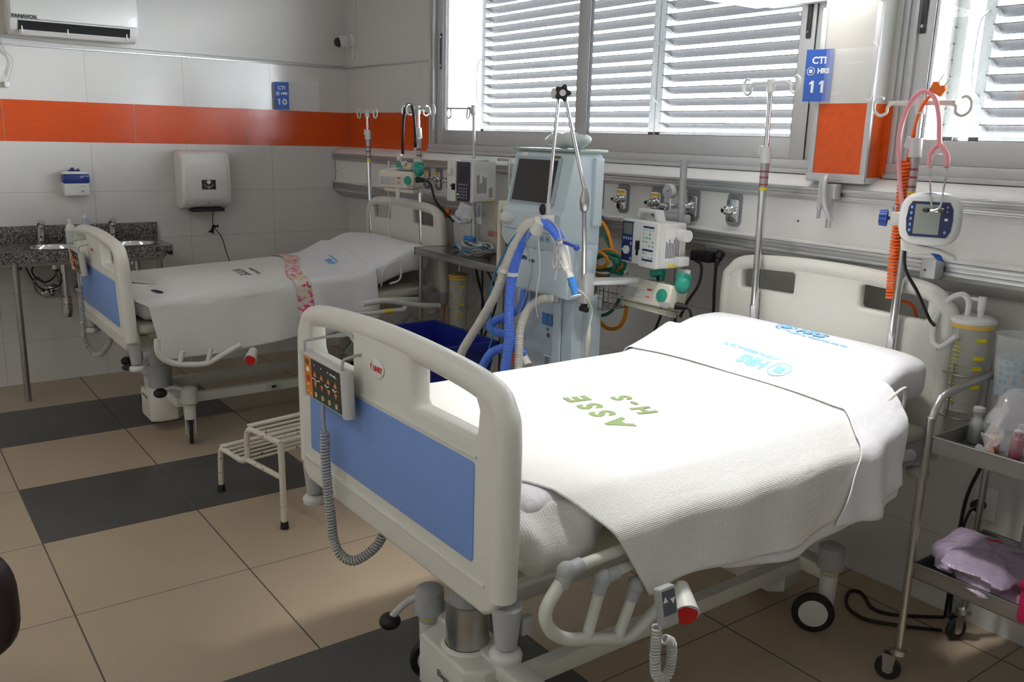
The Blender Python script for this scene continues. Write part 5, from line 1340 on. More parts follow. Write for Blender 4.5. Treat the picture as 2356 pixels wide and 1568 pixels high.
q = MB(); q.tube([F0 @ Vector((-.01+.032*math.cos(a), .082+.008*math.sin(a), .034-.004*math.sin(a))) for a in [i*PI/9 for i in range(18)]], .0010, seg=5, closed=True); txt_mesh('L3', .013, F0 @ Matrix.Translation((-.018, .0825, .0385)), mb=q); q.build('lettering', mat('logo_blue', (.02, .05, .25), .4), root)
q = MB(); q.prism([(-.115, -.06), (-.03, -.078), (.06, -.088), (.125, -.106), (.130, -.120), (.115, -.124), (.05, -.100), (-.05, -.104), (-.108, -.098)], .05, F0 @ Matrix.Translation((0, -.008, -.03)), bev=.006); q.build('foot_stand', mat('stand_ivory', (.78, .77, .72), .4), root)
q = MB(); q.box(F0 @ Vector((-.150, -.005, -.04)), (.05, .045, .05), rot=F0, bev=.004); q.build('pole_clamp', M_LGREYP, root)
q = MB(); q.cyl(F0 @ Vector((-.19, -.005, -.04)), F0 @ Vector((-.165, -.005, -.04)), .006)
for i in range(6): q.cyl(F0 @ Vector((-.225, -.005+.014*math.cos(i*PI/3), -.04+.014*math.sin(i*PI/3))), F0 @ Vector((-.19, -.005+.016*math.cos(i*PI/3), -.04+.016*math.sin(i*PI/3))), .013, seg=10)
q.build('clamp_knob', mat('knob_blue', (.015, .05, .30), .4), root)
# tissue tip of blue probe below
q = MB(); q.prism([(0, 0), (.045, -.005), (.065, -.03), (.03, -.022)], .014, F0 @ Matrix.Translation((.02, -.108, .0)), bev=.003); q.build('probe_tip', mat('probe_blue', (.02, .08, .40), .3), root)
hose('power_cable', [F0 @ Vector((-.10, -.09, -.04)), (5.075, -.40, 1.35), (5.10, -.35, 1.27), (5.125, -.30, 1.18), (5.10, -.17, 1.10), (5.06, -.15, .98)], .006, M_BLACK, root)
# stethoscope
M_PINK = mat('pink_tubing', (.85, .33, .36), .35, coat=.2)
root = thing('stethoscope', 'pink stethoscope hung over the top of the IV pole above the monitor', 'stethoscope', (5.03, -.30, 1.80))
hose('tubing', [(4.99, -.325, 1.56), (4.965, -.32, 1.66), (4.945, -.315, 1.78), (4.955, -.305, 1.875), (4.985, -.30, 1.925), (5.02, -.30, 1.928), (5.055, -.31, 1.90), (5.079, -.32, 1.846), (5.095, -.333, 1.79), (5.104, -.340, 1.757)], .0078, M_PINK, root)
hose('tubing', [(5.092, -.36, 1.685), (5.082, -.35, 1.720), (5.090, -.345, 1.745), (5.105, -.340, 1.757), (5.125, -.345, 1.743), (5.142, -.35, 1.718), (5.149, -.36, 1.688)], .0082, M_PINK, root)
q = MB(); q.tube(cat([(5.092, -.36, 1.69), (5.105, -.375, 1.66), (5.142, -.43, 1.62), (5.185, -.485, 1.565), (5.205, -.50, 1.555), (5.225, -.505, 1.558)], 8), .0032, seg=8); q.tube(cat([(5.149, -.36, 1.69), (5.162, -.38, 1.66), (5.186, -.43, 1.622), (5.212, -.485, 1.572), (5.205, -.50, 1.558), (5.185, -.505, 1.556)], 8), .0032, seg=8)
q.tube(cat([(5.097, -.365, 1.685), (5.097, -.355, 1.712), (5.112, -.350, 1.728), (5.130, -.350, 1.728), (5.142, -.355, 1.712), (5.144, -.365, 1.685)], 6), .0025, seg=6)
q.build('ear_tubes', M_CHROME, root)
for p_ in ((5.180, -.508, 1.557), (5.232, -.508, 1.558)):
    MB().sphere(p_, .0095, (1.3, 1, .9)).build('ear_tip', M_DARK, root)
q = MB(); q.lathe([(0, 0), (.021, 0), (.022, .003), (.022, .008), (.012, .012), (0, .012)], (4.985, -.345, 1.535), M=frame((0, 0, 0), (0, 0, 1), (-.5, 1, 0))); q.cyl((4.99, -.33, 1.53), (4.99, -.325, 1.565), .006); q.build('chest_piece', M_CHROME, root)
# orange coiled lead with plug
root = thing('orange_lead', 'orange coiled lead with a two-pin plug hung on the IV pole of bed 11', 'cable', (5.0, -.28, 1.7))
M_ORC = mat('orange_cable', (.85, .13, .01), .4)
hose('cable', [(5.03, -.275, 1.925), (5.00, -.27, 1.905), (4.975, -.265, 1.85), (4.960, -.265, 1.75), (4.955, -.265, 1.70)], .0055, M_ORC, root)
coil('coiled_cord', [(4.955, -.27, 1.70), (4.955, -.27, 1.60), (4.955, -.27, 1.50), (4.955, -.27, 1.36), (4.957, -.26, 1.22)], .005, .0155, .012, M_ORC, root)
hose('cable', [(4.965, -.26, 1.215), (4.99, -.16, 1.18), (5.01, -.14, 1.05), (5.01, -.14, .85), (5.03, -.15, .60)], .0055, M_ORC, root)
G = frame((5.050, -.285, 1.940), (.85, 0, -.5), (.5, 0, .85))
q = MB(); q.prism([(-.022, -.018), (.022, -.018), (.026, .010), (.012, .018), (.004, .012), (-.004, .012), (-.012, .018), (-.026, .010)], .018, G, bev=.003); q.build('plug', M_ORANGE, root)
q = MB(); q.cyl(G @ Vector((-.012, .015, .009)), G @ Vector((-.012, .045, .009)), .002); q.build('pin', M_CHROME, root)
q = MB(); q.cyl(G @ Vector((.014, .015, .009)), G @ Vector((.014, .045, .009)), .002); q.build('pin', M_CHROME, root)
# ============================================================ ventilator between the beds
M_VENT = mat('ventilator_blue_white', (.62, .73, .79), .38)
M_VENT2 = mat('ventilator_column', (.56, .67, .74), .42)
root = thing('ventilator', 'pale blue hospital ventilator on a tall column with a dark slanted screen', 'ventilator', (3.52, -.62, 0))
# upper console: side profile in (y,z), extruded along x, front slants back
con = [(-.775, 1.255), (-.80, 1.30), (-.795, 1.42), (-.775, 1.44), (-.725, 1.675), (-.70, 1.69), (-.585, 1.69), (-.565, 1.67), (-.565, 1.24), (-.72, 1.235)]
xprism(con, 3.285, 3.72, MB(), bev=.010).build('console', M_VENT, root)
q = MB(); xprism([(-.625, 1.37), (-.575, 1.37), (-.575, 1.665), (-.625, 1.665)], 3.70, 3.742, q, bev=.008); q.build('side_box', M_VENT, root)
# slanted side flare: from the side box towards the front
q = MB(); q.b2((3.26, -.72, 1.688), (3.745, -.56, 1.700), bev=.003); q.build('top_plate', mat('glass_edge', (.35, .45, .42), .3), root)
# screen: plane through (-.775,1.44)-(-.725,1.675)
zs = Vector((0, .05, .235)).normalized()
SF = frame((3.475, -.7515, 1.5575), (1, 0, 0), zs) @ Matrix.Translation((0, 0, .001))
q = MB(); q.prism(rrect(.33, .215, .006, 2), .004, SF @ Matrix.Translation((0, 0, -.001)), bev=.001); bz = q.build('bezel', mat('bezel_blue', (.40, .50, .57), .4), root)
q = MB(); q.prism(rrect(.285, .190, .003, 2, (.0, -.002)), .0025, SF @ Matrix.Translation((0, 0, .0035))); q.build('screen', mat('screen_off', (.03, .03, .03), .25), bz)
q = MB(); q.prism(rrect(.05, .022, .002, 1, (-.11, .113)), .001, SF @ Matrix.Translation((0, 0, .001))); q.mi = 1; q.prism(rrect(.04, .013, .002, 1, (.13, .108)), .001, SF @ Matrix.Translation((0, 0, .0035))); q.build('sticker', [M_PAPER, mat('gold_print', (.30, .24, .12), .4)], root)
txt_mesh('NEUMOVENT', .010, SF @ Matrix.Translation((.13, .108, .0048))).build('lettering', M_DARK, root)
fr_ = lambda x_, z_: frame((x_, -.80, z_), (1, 0, 0), (0, 0, 1))
for kx in (3.345, 3.585):
    q = MB(); q.lathe([(0, 0), (.024, 0), (.027, .006), (.027, .026), (.022, .034), (0, .036)], (kx, -.798, 1.385), M=yv, seg=24); q.lathe([(.03, -.004), (.030, .006), (.026, .006)], (kx, -.798, 1.385), M=yv, cap=False); q.build('knob', M_WHITEP, root)
q = MB(); q.prism(rrect(.36, .0025, .001, 1, (0, 0)), .001, fr_(3.50, 1.335)); q.prism(rrect(.06, .0020, .001, 1, (.10, .085)), .002, fr_(3.50, 1.335))
for i in range(6): q.prism(rrect(.014+.01*(i % 2), .004, .001, 1, (-.17+i*.055, -.075)), .001, fr_(3.50, 1.335))
for x_ in (3.60, 3.64):
    q.prism(rrect(.026, .024, .002, 1), .0008, fr_(x_, 1.31), holes=[rrect(.022, .020, .002, 1)]); q.prism(circ(.007, 10), .0008, fr_(x_, 1.31))
q.build('panel_print', mat('vent_print', (.10, .22, .42), .5), root)
# front pocket box with the badge
q = MB(); q.prism([(-.215, -.02), (-.20, -.19), (.0, -.19), (.215, -.19), (.225, .0), (.225, .045), (-.215, .045)], .17, frame((3.535, -.775, 1.245), (1, 0, 0), (0, 0, 1)) @ Matrix.Translation((0, 0, -.17)), bev=.012); q.build('lower_housing', M_VENT, root)
mb = txt_mesh('GRAPH', .026, frame((3.42, -.776, 1.205), (1, 0, 0), (0, 0, 1)) @ Matrix.Translation((0, 0, .0005)), font_bold=.001)
mb.mi = 0; txt_mesh('NEO', .020, frame((3.50, -.776, 1.197), (1, 0, 0), (0, 0, 1)) @ Matrix.Translation((0, 0, .0005)), font_bold=.001, mb=mb); mb.build('lettering', M_NAVY, root)
q = MB(); q.b2((3.74, -.74, 1.115), (3.785, -.66, 1.275), bev=.006); q.build('side_module', M_VENT, root)
# column
q = MB(); q.prism([(-.23, 0), (-.245, .06), (-.20, .10), (.20, .10), (.235, .06), (.235, -.10), (.22, -.11), (-.22, -.11)], 1.00, frame((3.53, -.62, .10), (1, 0, 0), (0, -1, 0)) @ Matrix.Rotation(PI, 4, 'X') if False else Matrix.Translation((3.53, -.645, .06)) @ Matrix.Diagonal((1, -.70, 1, 1)), bev=0)
q.build('column', M_VENT2, root)
q = MB(); q.prism(rrect(.045, .9, .01, 2), .012, frame((3.64, -.72, .60), (1, 0, 0), (0, 0, 1))); q.build('column_rib', M_VENT, root)
mbk = MB(); mbk.prism(rrect(.075, .055, .002, 1), .001, frame((3.56, -.7205, .93), (1, 0, 0), (0, 0, 1)), holes=[rrect(.008, .045, .001, 1)])
mbk.prism(circ(.008, 12), .0012, frame((3.565, -.7205, .885), (1, 0, 0), (0, 0, 1))); mbk.mi = 1; mbk.prism(circ(.009, 12), .0012, frame((3.57, -.7205, .858), (1, 0, 0), (0, 0, 1)), holes=[circ(.004, 10)])
mbk.build('column_sticker', [mat('sticker_blue', (.08, .22, .50), .5), mat('sticker_dark_red', (.20, .02, .05), .5)], root)
q = MB(); q.prism(rrect(.07, .07, .002, 1), .001, frame((3.58, -.7205, .73), (1, 0, 0), (0, 0, 1))); q.mi = 1; lines_label(q, frame((3.58, -.7218, .73), (1, 0, 0), (0, 0, 1)), .055, .05, 5, 9); q.build('paper_sticker', [M_VENT, M_NAVY], root)
q = MB(); q.b2((3.26, -.90, .04), (3.80, -.40, .075), bev=.012)
bs = q.build('base_plate', M_GREYP, root)
for cx_, cy_ in ((3.30, -.86), (3.76, -.86), (3.30, -.44), (3.76, -.44)):
    q = MB(); q.cyl((cx_, cy_-.011, .028), (cx_, cy_+.011, .028), .028); q.build('caster', M_BLACK, bs)
# brass fittings under the housing
q = MB()
for x_ in (3.52, 3.57, 3.61): q.cyl((x_, -.73, 1.06), (x_, -.73, 1.02), .012)
q.mi = 1; q.cyl((3.64, -.74, 1.06), (3.64, -.74, 1.03), .016); q.cyl((3.43, -.74, 1.06), (3.43, -.74, 1.0), .018)
q.build('outlet_ports', [mat('brass', (.55, .38, .15), .35, 1.0), M_WHITEP], root)
# side rail with clamp
q = MB(); q.box((3.85, -.60, 1.142), (.012, .26, .035), rot=(0, 0, -.35), bev=.003); q.b2((3.76, -.72, 1.13), (3.83, -.70, 1.155)); q.b2((3.76, -.53, 1.13), (3.87, -.51, 1.155)); rl = q.build('side_rail', M_ALU, root)
q = MB(); q.box((3.815, -.72, 1.115), (.05, .05, .13), bev=.004); q.build('rail_clamp', M_ALUP, root)
q = MB(); q.cyl((3.812, -.72, 1.055), (3.812, -.72, 1.035), .007); q.box((3.812, -.72, 1.022), (.055, .02, .025), bev=.008); q.box((3.812, -.72, 1.036), (.025, .02, .02), bev=.004); q.build('clamp_knob', M_BLACK, root)
# articulated hose arm
q = MB(); q.cyl((3.815, -.73, 1.10), (3.832, -.76, 1.455), .0105); q.build('arm_post', M_CHROME, root)
q = MB(); q.lathe([(.010, 0), (.018, .01), (.021, .05), (.014, .085), (.009, .10)], (3.832, -.762, 1.445)); q.build('arm_joint', M_STEEL, root)
q = MB(); q.cyl((3.834, -.764, 1.53), (3.758, -.83, 1.915), .0075); q.build('arm_rod', M_CHROME, root)
q = MB(); q.cyl((3.742, -.85, 1.915), (3.768, -.905, 1.475), .0075); q.build('arm_rod', M_CHROME, root)
q = MB(); q.cyl((3.715, -.86, 1.925), (3.755, -.835, 1.925), .022); q.build('arm_hub', M_CREAM2, root)
q = MB(); ax = Vector((.75, -.66, 0)).normalized(); c_ = Vector((3.770, -.850, 1.925)); up_ = Vector((0, 0, 1)); sd_ = ax.cross(up_)
st_pts = []
for i in range(30):
    a = 2*PI*i/30; r_a = .030+.006*math.cos(5*a); st_pts.append((r_a*math.cos(a), r_a*math.sin(a)))
q.prism(st_pts, .036, frame(c_-ax*.0, sd_, up_) if sd_.cross(up_).dot(ax) > 0 else frame(c_, -sd_, up_), bev=.005)
q.mi = 1; q.prism(circ(.013, 16), .002, (frame(c_, sd_, up_) if sd_.cross(up_).dot(ax) > 0 else frame(c_, -sd_, up_)) @ Matrix.Translation((0, 0, .036)))
q.build('star_knob', [M_BLACK, M_LGREYP], root)
q = MB(); q.box((3.772, -.91, 1.455), (.016, .016, .05), bev=.003); q.mi = 1; q.sphere((3.752, -.92, 1.455), .018, (1, .8, 1.3)); q.build('arm_grip', [M_LGREYP, M_BLACK], root)
q = MB(); q.box((3.775, -.91, 1.405), (.030, .05, .055), bev=.006); q.build('hose_cradle', M_WHITEP, root)

# breathing hoses
M_HB = mat('hose_blue', (.10, .24, .88), .38)
M_HW = mat('hose_white', (.72, .70, .64), .4)
root = thing('breathing_circuit', 'blue and white corrugated breathing hoses arched over the ventilator arm', 'hoses', (3.7, -.95, 1.3))
hose('blue_hose', [(3.62, -1.0, .66), (3.617, -1.0, .72), (3.645, -1.0, .88), (3.640, -1.0, 1.03), (3.615, -.965, 1.17), (3.63, -.94, 1.29), (3.68, -.93, 1.365), (3.765, -.93, 1.398), (3.84, -.925, 1.375), (3.895, -.92, 1.315)], .021, M_HB, root, ridge=.05, rstep=.007, seg=12)
hose('white_hose', [(3.29, -1.03, .66), (3.305, -1.02, .76), (3.42, -1.0, .92), (3.52, -.99, 1.06), (3.575, -.98, 1.18), (3.625, -.965, 1.31), (3.69, -.96, 1.385), (3.75, -.955, 1.398)], .020, M_HW, root, ridge=.05, rstep=.007, seg=12)
hose('white_hose', [(3.77, -.90, 1.39), (3.82, -.905, 1.355), (3.86, -.91, 1.30), (3.885, -.915, 1.265)], .017, M_WHITEP, root, ridge=.05, rstep=.007, seg=12)
q = MB(); q.cyl((3.885, -.92, 1.335), (3.925, -.915, 1.225), .023, .018); q.cyl((3.875, -.915, 1.27), (3.93, -.915, 1.22), .024, .02); q.cyl((3.922, -.915, 1.235), (3.952, -.915, 1.18), .017, .0145); q.build('y_connector', M_WHITEP, root)
q = MB(); q.lathe([(.014, 0), (.019, .004), (.016, .012), (.019, .03), (.015, .042), (.014, .075)], (3.948, -.915, 1.195), M=frame((0, 0, 0), (0, 1, 0), (.85, 0, .5)) if False else Matrix(((.9, 0, .42), (0, 1, 0), (.42, 0, -.9)))); q.mi = 1; q.lathe([(.012, .076), (.024, .078), (.024, .082)], (3.948, -.915, 1.195), M=Matrix(((.9, 0, .42), (0, 1, 0), (.42, 0, -.9)))); q.build('mouth_connector', [mat('translucent_blue', (.05, .25, .70), .2, alpha=.85), M_WHITEP], root)
q = MB(); q.cyl((3.91, -.93, 1.335), (3.985, -.93, 1.325), .007); q.sphere((3.99, -.93, 1.322), .013); q.build('sampling_cap', mat('cap_blue', (.02, .06, .35), .35), root)
q = MB(); q.cyl((3.74, -.945, 1.36), (3.775, -.945, 1.41), .028); q.build('hose_clip', M_WHITEP, root)
q = MB(); q.lathe([(.021, -.008), (.026, -.008), (.026, .008), (.021, .008)], (3.613, -.965, 1.165)); q.lathe([(.020, -.008), (.025, -.008), (.025, .008), (.020, .008)], (3.575, -.98, 1.175)); q.build('hose_clip', M_WHITEP, root)
hose('sensor_wire', [(3.76, -.93, 1.42), (3.83, -.93, 1.41), (3.88, -.93, 1.37), (3.90, -.94, 1.31), (3.90, -.945, 1.25), (3.875, -.945, 1.22), (3.86, -.945, 1.27), (3.885, -.945, 1.34), (3.94, -.94, 1.345)], .0038, M_GREYP, root, seg=6)
hose('sensor_wire', [(3.70, -.95, 1.37), (3.66, -.93, 1.30), (3.665, -.90, 1.18), (3.62, -.90, 1.06), (3.57, -.90, .96), (3.56, -.92, .85), (3.57, -.93, .70)], .0035, M_GREYP, root, seg=6)
hose('blue_line', [(3.71, -.965, 1.405), (3.62, -.985, 1.31), (3.53, -.99, 1.18), (3.47, -.98, 1.08), (3.46, -.97, .95), (3.49, -.98, .86), (3.45, -1.0, .72), (3.44, -1.0, .64)], .004, mat('line_blue', (.02, .22, .50), .35), root, seg=6)
hose('thin_line', [(3.70, -.90, 1.33), (3.72, -.90, 1.20), (3.70, -.90, 1.06), (3.69, -.88, .98)], .003, M_WHITEP, root, seg=6)
# lower hoses: blue loop from the outlet, white return
root = thing('lower_hoses', 'lower loop of blue and white hoses running to the humidifier beside the column', 'hoses', (3.45, -.85, .85))
hose('blue_hose', [(3.43, -.76, 1.045), (3.445, -.78, 1.0), (3.44, -.80, .965), (3.38, -.83, .92), (3.325, -.86, .888), (3.31, -.87, .862), (3.36, -.87, .850), (3.44, -.87, .852), (3.50, -.87, .845), (3.545, -.87, .815), (3.565, -.87, .795)], .0195, M_HB, root, ridge=.04, rstep=.007, seg=12)
hose('blue_hose', [(3.42, -1.0, .64), (3.45, -1.0, .72), (3.50, -.99, .79), (3.56, -.96, .825), (3.60, -.92, .825), (3.62, -.89, .80)], .0195, M_HB, root, ridge=.04, rstep=.007, seg=12)
hose('white_hose', [(3.67, -.78, 1.05), (3.645, -.83, 1.045), (3.62, -.88, 1.0), (3.635, -.93, .92), (3.655, -.95, .84), (3.655, -.95, .66)], .019, M_HW, root, ridge=.05, rstep=.007, seg=12)
q = MB(); q.cyl((3.60, -.89, .80), (3.66, -.90, .755), .017, .020); q.build('elbow', M_WHITEP, root)
q = MB(); q.prism([(-.016, -.06), (.016, -.06), (.016, .06), (-.016, .06)], .003, frame((3.605, -.925, .745), (.87, 0, .5), (-.5, 0, .87))); q.build('orange_tag', mat('tag_orange', (.85, .12, .02), .4), root)
q = MB(); q.lathe([(0, 0), (.055, 0), (.058, .01), (.055, .06), (.035, .09), (.02, .10)], (3.66, -.84, .62)); q.mi = 1; q.cyl((3.66, -.84, .60), (3.66, -.84, .625), .062); q.build('humidifier_jar', [mat('clear_jar', (.75, .78, .80), .1, alpha=.45), M_NAVY], root)
q = MB(); q.b2((3.60, -.90, .52), (3.72, -.78, .60), bev=.008); q.build('humidifier_heater', M_LGREYP, root)
# test lung on top
q = MB(); q.sphere((3.56, -.64, 1.738), .034, (4.4, 1.5, 1.05), u=32, v=16)
for v_ in q.bm.verts: v_.co.z += .004*math.sin(v_.co.x*60)
tag(q.build('test_lung', mat('frosted_silicone', (.72, .78, .78), .15, coat=.5, alpha=.9)), 'translucent inflated silicone bag lying on top of the ventilator', 'breathing bag')
# small white drip filter hanging from the hoses
root = thing('drip_filter', 'small white line filter dangling in front of the ventilator housing', 'filter', (3.76, -.84, 1.2))
hose('line', [(3.77, -.90, 1.37), (3.765, -.86, 1.30), (3.762, -.84, 1.24)], .0028, M_WHITEP, root, seg=6)
q = MB(); q.cyl((3.762, -.84, 1.25), (3.760, -.84, 1.20), .006); q.cyl((3.735, -.84, 1.205), (3.785, -.84, 1.215), .006); q.cyl((3.760, -.84, 1.20), (3.752, -.84, 1.15), .003); q.build('filter_body', M_WHITEP, root)
# clear sample tube hanging right of the column
root = thing('clear_tube', 'thin clear tube with a flattened pouch hanging right of the ventilator column', 'tube', (3.9, -.75, .95))
hose('tube', [(3.965, -.90, 1.15), (3.975, -.86, 1.12), (3.955, -.80, 1.05), (3.945, -.80, .98)], .0038, mat('clear_tube', (.70, .70, .62), .2, alpha=.8), root, seg=6)
q = MB(); q.tube(cat([(3.945, -.80, .98), (3.94, -.80, .92), (3.935, -.80, .84), (3.93, -.80, .72)], 6), .010, seg=8, rfun=lambda i: .004+.009*math.sin(PI*min(1, i/14))); q.build('pouch', mat('clear_tube', (.7, .7, .6)), root)

# gas hoses, orange and green
M_HO = mat('hose_orange', (.80, .30, .01), .4); M_HG = mat('hose_green', (.03, .24, .16), .4)
root = thing('gas_hoses', 'coiled orange and green gas hoses hanging beside the ventilator', 'hoses', (3.6, -.4, 1.1))
q = MB(); q.b2((3.15, -.19, 1.31), (3.25, -.134, 1.37), bev=.005); q.cyl((3.235, -.165, 1.34), (3.275, -.185, 1.338), .018); q.cyl((3.235, -.165, 1.32), (3.27, -.19, 1.312), .014); q.build('wall_coupling', M_STEEL, root)
hose('orange_hose', [(3.27, -.185, 1.338), (3.33, -.20, 1.335), (3.41, -.23, 1.29), (3.50, -.28, 1.22), (3.60, -.34, 1.14), (3.675, -.40, 1.10), (3.74, -.42, 1.05), (3.765, -.42, .98), (3.73, -.42, .90), (3.655, -.42, .872), (3.585, -.42, .895), (3.54, -.42, .95), (3.54, -.42, 1.03), (3.56, -.42, 1.09)], .0095, M_HO, root)
hose('green_hose', [(3.265, -.19, 1.312), (3.33, -.21, 1.30), (3.42, -.24, 1.25), (3.53, -.29, 1.20), (3.63, -.36, 1.16), (3.70, -.40, 1.14), (3.62, -.42, 1.15), (3.54, -.42, 1.155)], .0095, M_HG, root)
for k, (a_, b_, c_) in enumerate(((.12, .050, 0), (.105, .062, .012), (.115, .040, .020), (.09, .055, -.008))):
    q = MB(); q.tube([(3.60+a_*math.cos(t), -.40-.012*k, 1.165+c_+b_*math.sin(t)+.02*math.cos(t)) for t in [i*PI/14 for i in range(28)]], .0085, seg=8, closed=True)
    q.build('green_hose' if k != 1 else 'orange_hose', M_HG if k != 1 else M_HO, root)
q = MB(); q.tube([(3.59+.07*math.cos(t), -.455, 1.195+.035*math.sin(t)) for t in [i*PI/14 for i in range(28)]], .0085, seg=8, closed=True); q.build('orange_hose', M_HO, root)
hose('green_hose', [(3.70, -.41, 1.13), (3.72, -.42, 1.04), (3.66, -.43, .95), (3.55, -.43, .92), (3.44, -.43, .925)], .0085, M_HG, root)
hose('black_hose', [(3.50, -.44, 1.24), (3.55, -.45, 1.20), (3.57, -.46, 1.14), (3.54, -.46, 1.10)], .009, M_BLACK, root)
# wire basket
root = thing('wire_basket', 'small grey wire basket under the coiled hoses', 'basket', (3.66, -.52, 1.02))
q = MB(); bx0, bx1, by0, by1, bz0, bz1 = 3.53, 3.80, -.60, -.46, 1.005, 1.105
for z_ in (bz0, .5*(bz0+bz1), bz1): q.tube([(bx0, by0, z_), (bx1, by0, z_), (bx1, by1, z_), (bx0, by1, z_)], .0028, seg=5, closed=True)
for i in range(10):
    x_ = bx0+(bx1-bx0)*i/9; q.cyl((x_, by0, bz0), (x_, by0, bz1), .0016, seg=5); q.cyl((x_, by1, bz0), (x_, by1, bz1), .0016, seg=5); q.cyl((x_, by0, bz0), (x_, by1, bz0), .0016, seg=5)
for i in range(5):
    y_ = by0+(by1-by0)*i/4; q.cyl((bx1, y_, bz0), (bx1, y_, bz1), .0016, seg=5); q.cyl((bx0, y_, bz0), (bx1, y_, bz0), .0016, seg=5)
q.build('wire_mesh', M_STEELD, root)
hose('bent_hook', [(bx1-.03, by1, bz1), (bx1-.03, by1+.01, 1.15), (3.78, -.44, 1.16), (3.78, -.435, 1.14)], .003, M_STEELD, root, seg=5)

# power bits under the panel at bed 11
root = thing('power_adaptor', 'black power adaptor and two leads plugged in under the panel by the headboard', 'adaptor', (3.98, -.12, 1.24))
q = MB(); q.b2((3.90, -.17, 1.215), (4.015, -.105, 1.262), bev=.008); q.build('adaptor_box', M_BLACK, root)
q = MB(); q.cyl((4.03, -.105, 1.262), (4.03, -.125, 1.235), .020); q.cyl((4.03, -.125, 1.235), (4.035, -.14, 1.20), .015, .008); q.build('plug', M_BLACK, root)
hose('cable', [(4.035, -.14, 1.20), (4.045, -.15, 1.10), (4.05, -.15, 1.0), (4.045, -.15, .85), (4.05, -.14, .6)], .0068, M_BLACK, root)
hose('cable', [(3.93, -.16, 1.218), (3.985, -.18, 1.20), (3.995, -.20, 1.12), (3.98, -.25, 1.04), (3.97, -.28, .97)], .0068, M_BLACK, root)
root = thing('pump_leads', 'black leads dropping from the two pumps between the beds', 'cable', (4.05, -.38, 1.0))
hose('cable', [(4.06, -.37, 1.045), (4.10, -.365, 1.035), (4.115, -.36, .98), (4.12, -.36, .90), (4.11, -.35, .75)], .0065, M_BLACK, root)
hose('cable', [(3.88, -.35, 1.16), (3.885, -.33, 1.05), (3.90, -.33, .98), (3.86, -.34, .85), (3.84, -.34, .70)], .0060, M_BLACK, root)
hose('cable', [(4.02, -.36, 1.03), (4.00, -.34, .95), (4.05, -.34, .88), (4.03, -.34, .70)], .0055, M_BLACK, root)
q = MB(); q.cyl((4.045, -.40, 1.048), (4.085, -.37, 1.045), .018, .012); q.build('plug', M_BLACK, root)

# ============================================================ steel table behind bed 10
root = thing('steel_table', 'stainless steel instrument table between bed 10 and the ventilator', 'table', (2.35, -.3, 0))
TX0, TX1, TYA, TYB, TZ = 1.90, 2.84, -.47, -.12, 1.06
q = MB(); q.b2((TX0, TYA, TZ-.004), (TX1, TYB, TZ)); q.b2((TX0, TYA, TZ-.045), (TX1, TYA+.012, TZ+.001), bev=.003); q.b2((TX0, TYB-.012, TZ-.045), (TX1, TYB, TZ+.001)); q.b2((TX0, TYA, TZ-.045), (TX0+.012, TYB, TZ+.001)); q.b2((TX1-.012, TYA, TZ-.045), (TX1, TYB, TZ+.001), bev=.003)
q.build('table_top', mat('table_steel', (.35, .33, .32), .22, 1.0), root)
for lx, ly in ((TX0+.03, TYA+.03), (TX1-.03, TYA+.03), (TX0+.03, TYB-.03), (TX1-.03, TYB-.03)):
    q = MB(); q.cyl((lx, ly, 0), (lx, ly, TZ-.004), .0135); q.build('leg', M_STEELD, root)
q = MB(); q.b2((TX0+.03, TYA+.02, .22), (TX1-.03, TYB-.02, .235)); q.build('shelf', M_STEELD, root)
# tangled monitor leads
rnd = random.Random(11)
root = thing('monitor_leads', 'tangle of grey, white and blue monitor leads lying on the steel table', 'cables', (2.45, -.30, TZ))
for k in range(13):
    a0 = rnd.random()*6; cx_ = 2.33+rnd.uniform(-.09, .10); cy_ = -.32+rnd.uniform(-.03, .03); rx = rnd.uniform(.08, .19); ry = rnd.uniform(.04, .10); z0 = TZ+.008+.004*k
    pts = [(cx_+rx*math.cos(a0+t*.7)*(1-.05*t), cy_+ry*math.sin(a0+t*.7), z0+.014*math.sin(t*1.7+k)+.008) for t in range(rnd.randint(7, 12))]
    m_ = (M_LGREYP, mat('lead_grey', (.30, .30, .29), .4), mat('lead_white', (.62, .60, .54), .4), mat('lead_blue', (.02, .20, .55), .35))[(0, 1, 2, 1, 3, 1, 2, 0, 1, 3, 2, 1, 2)[k]]
    hose('blue_lead' if m_.name == 'lead_blue' else 'lead', pts, .0048, m_, root, seg=6, n=6)
q = MB(); q.box((2.27, -.30, TZ+.085), (.075, .035, .025), rot=(0, .1, .3), bev=.006); q.build('blue_connector', mat('lead_blue', (.02, .2, .55)), root)
q = MB(); q.box((2.45, -.35, TZ+.06), (.05, .03, .03), rot=(0, .2, -.4), bev=.006); q.build('white_connector', mat('lead_white', (.6, .6, .5)), root)
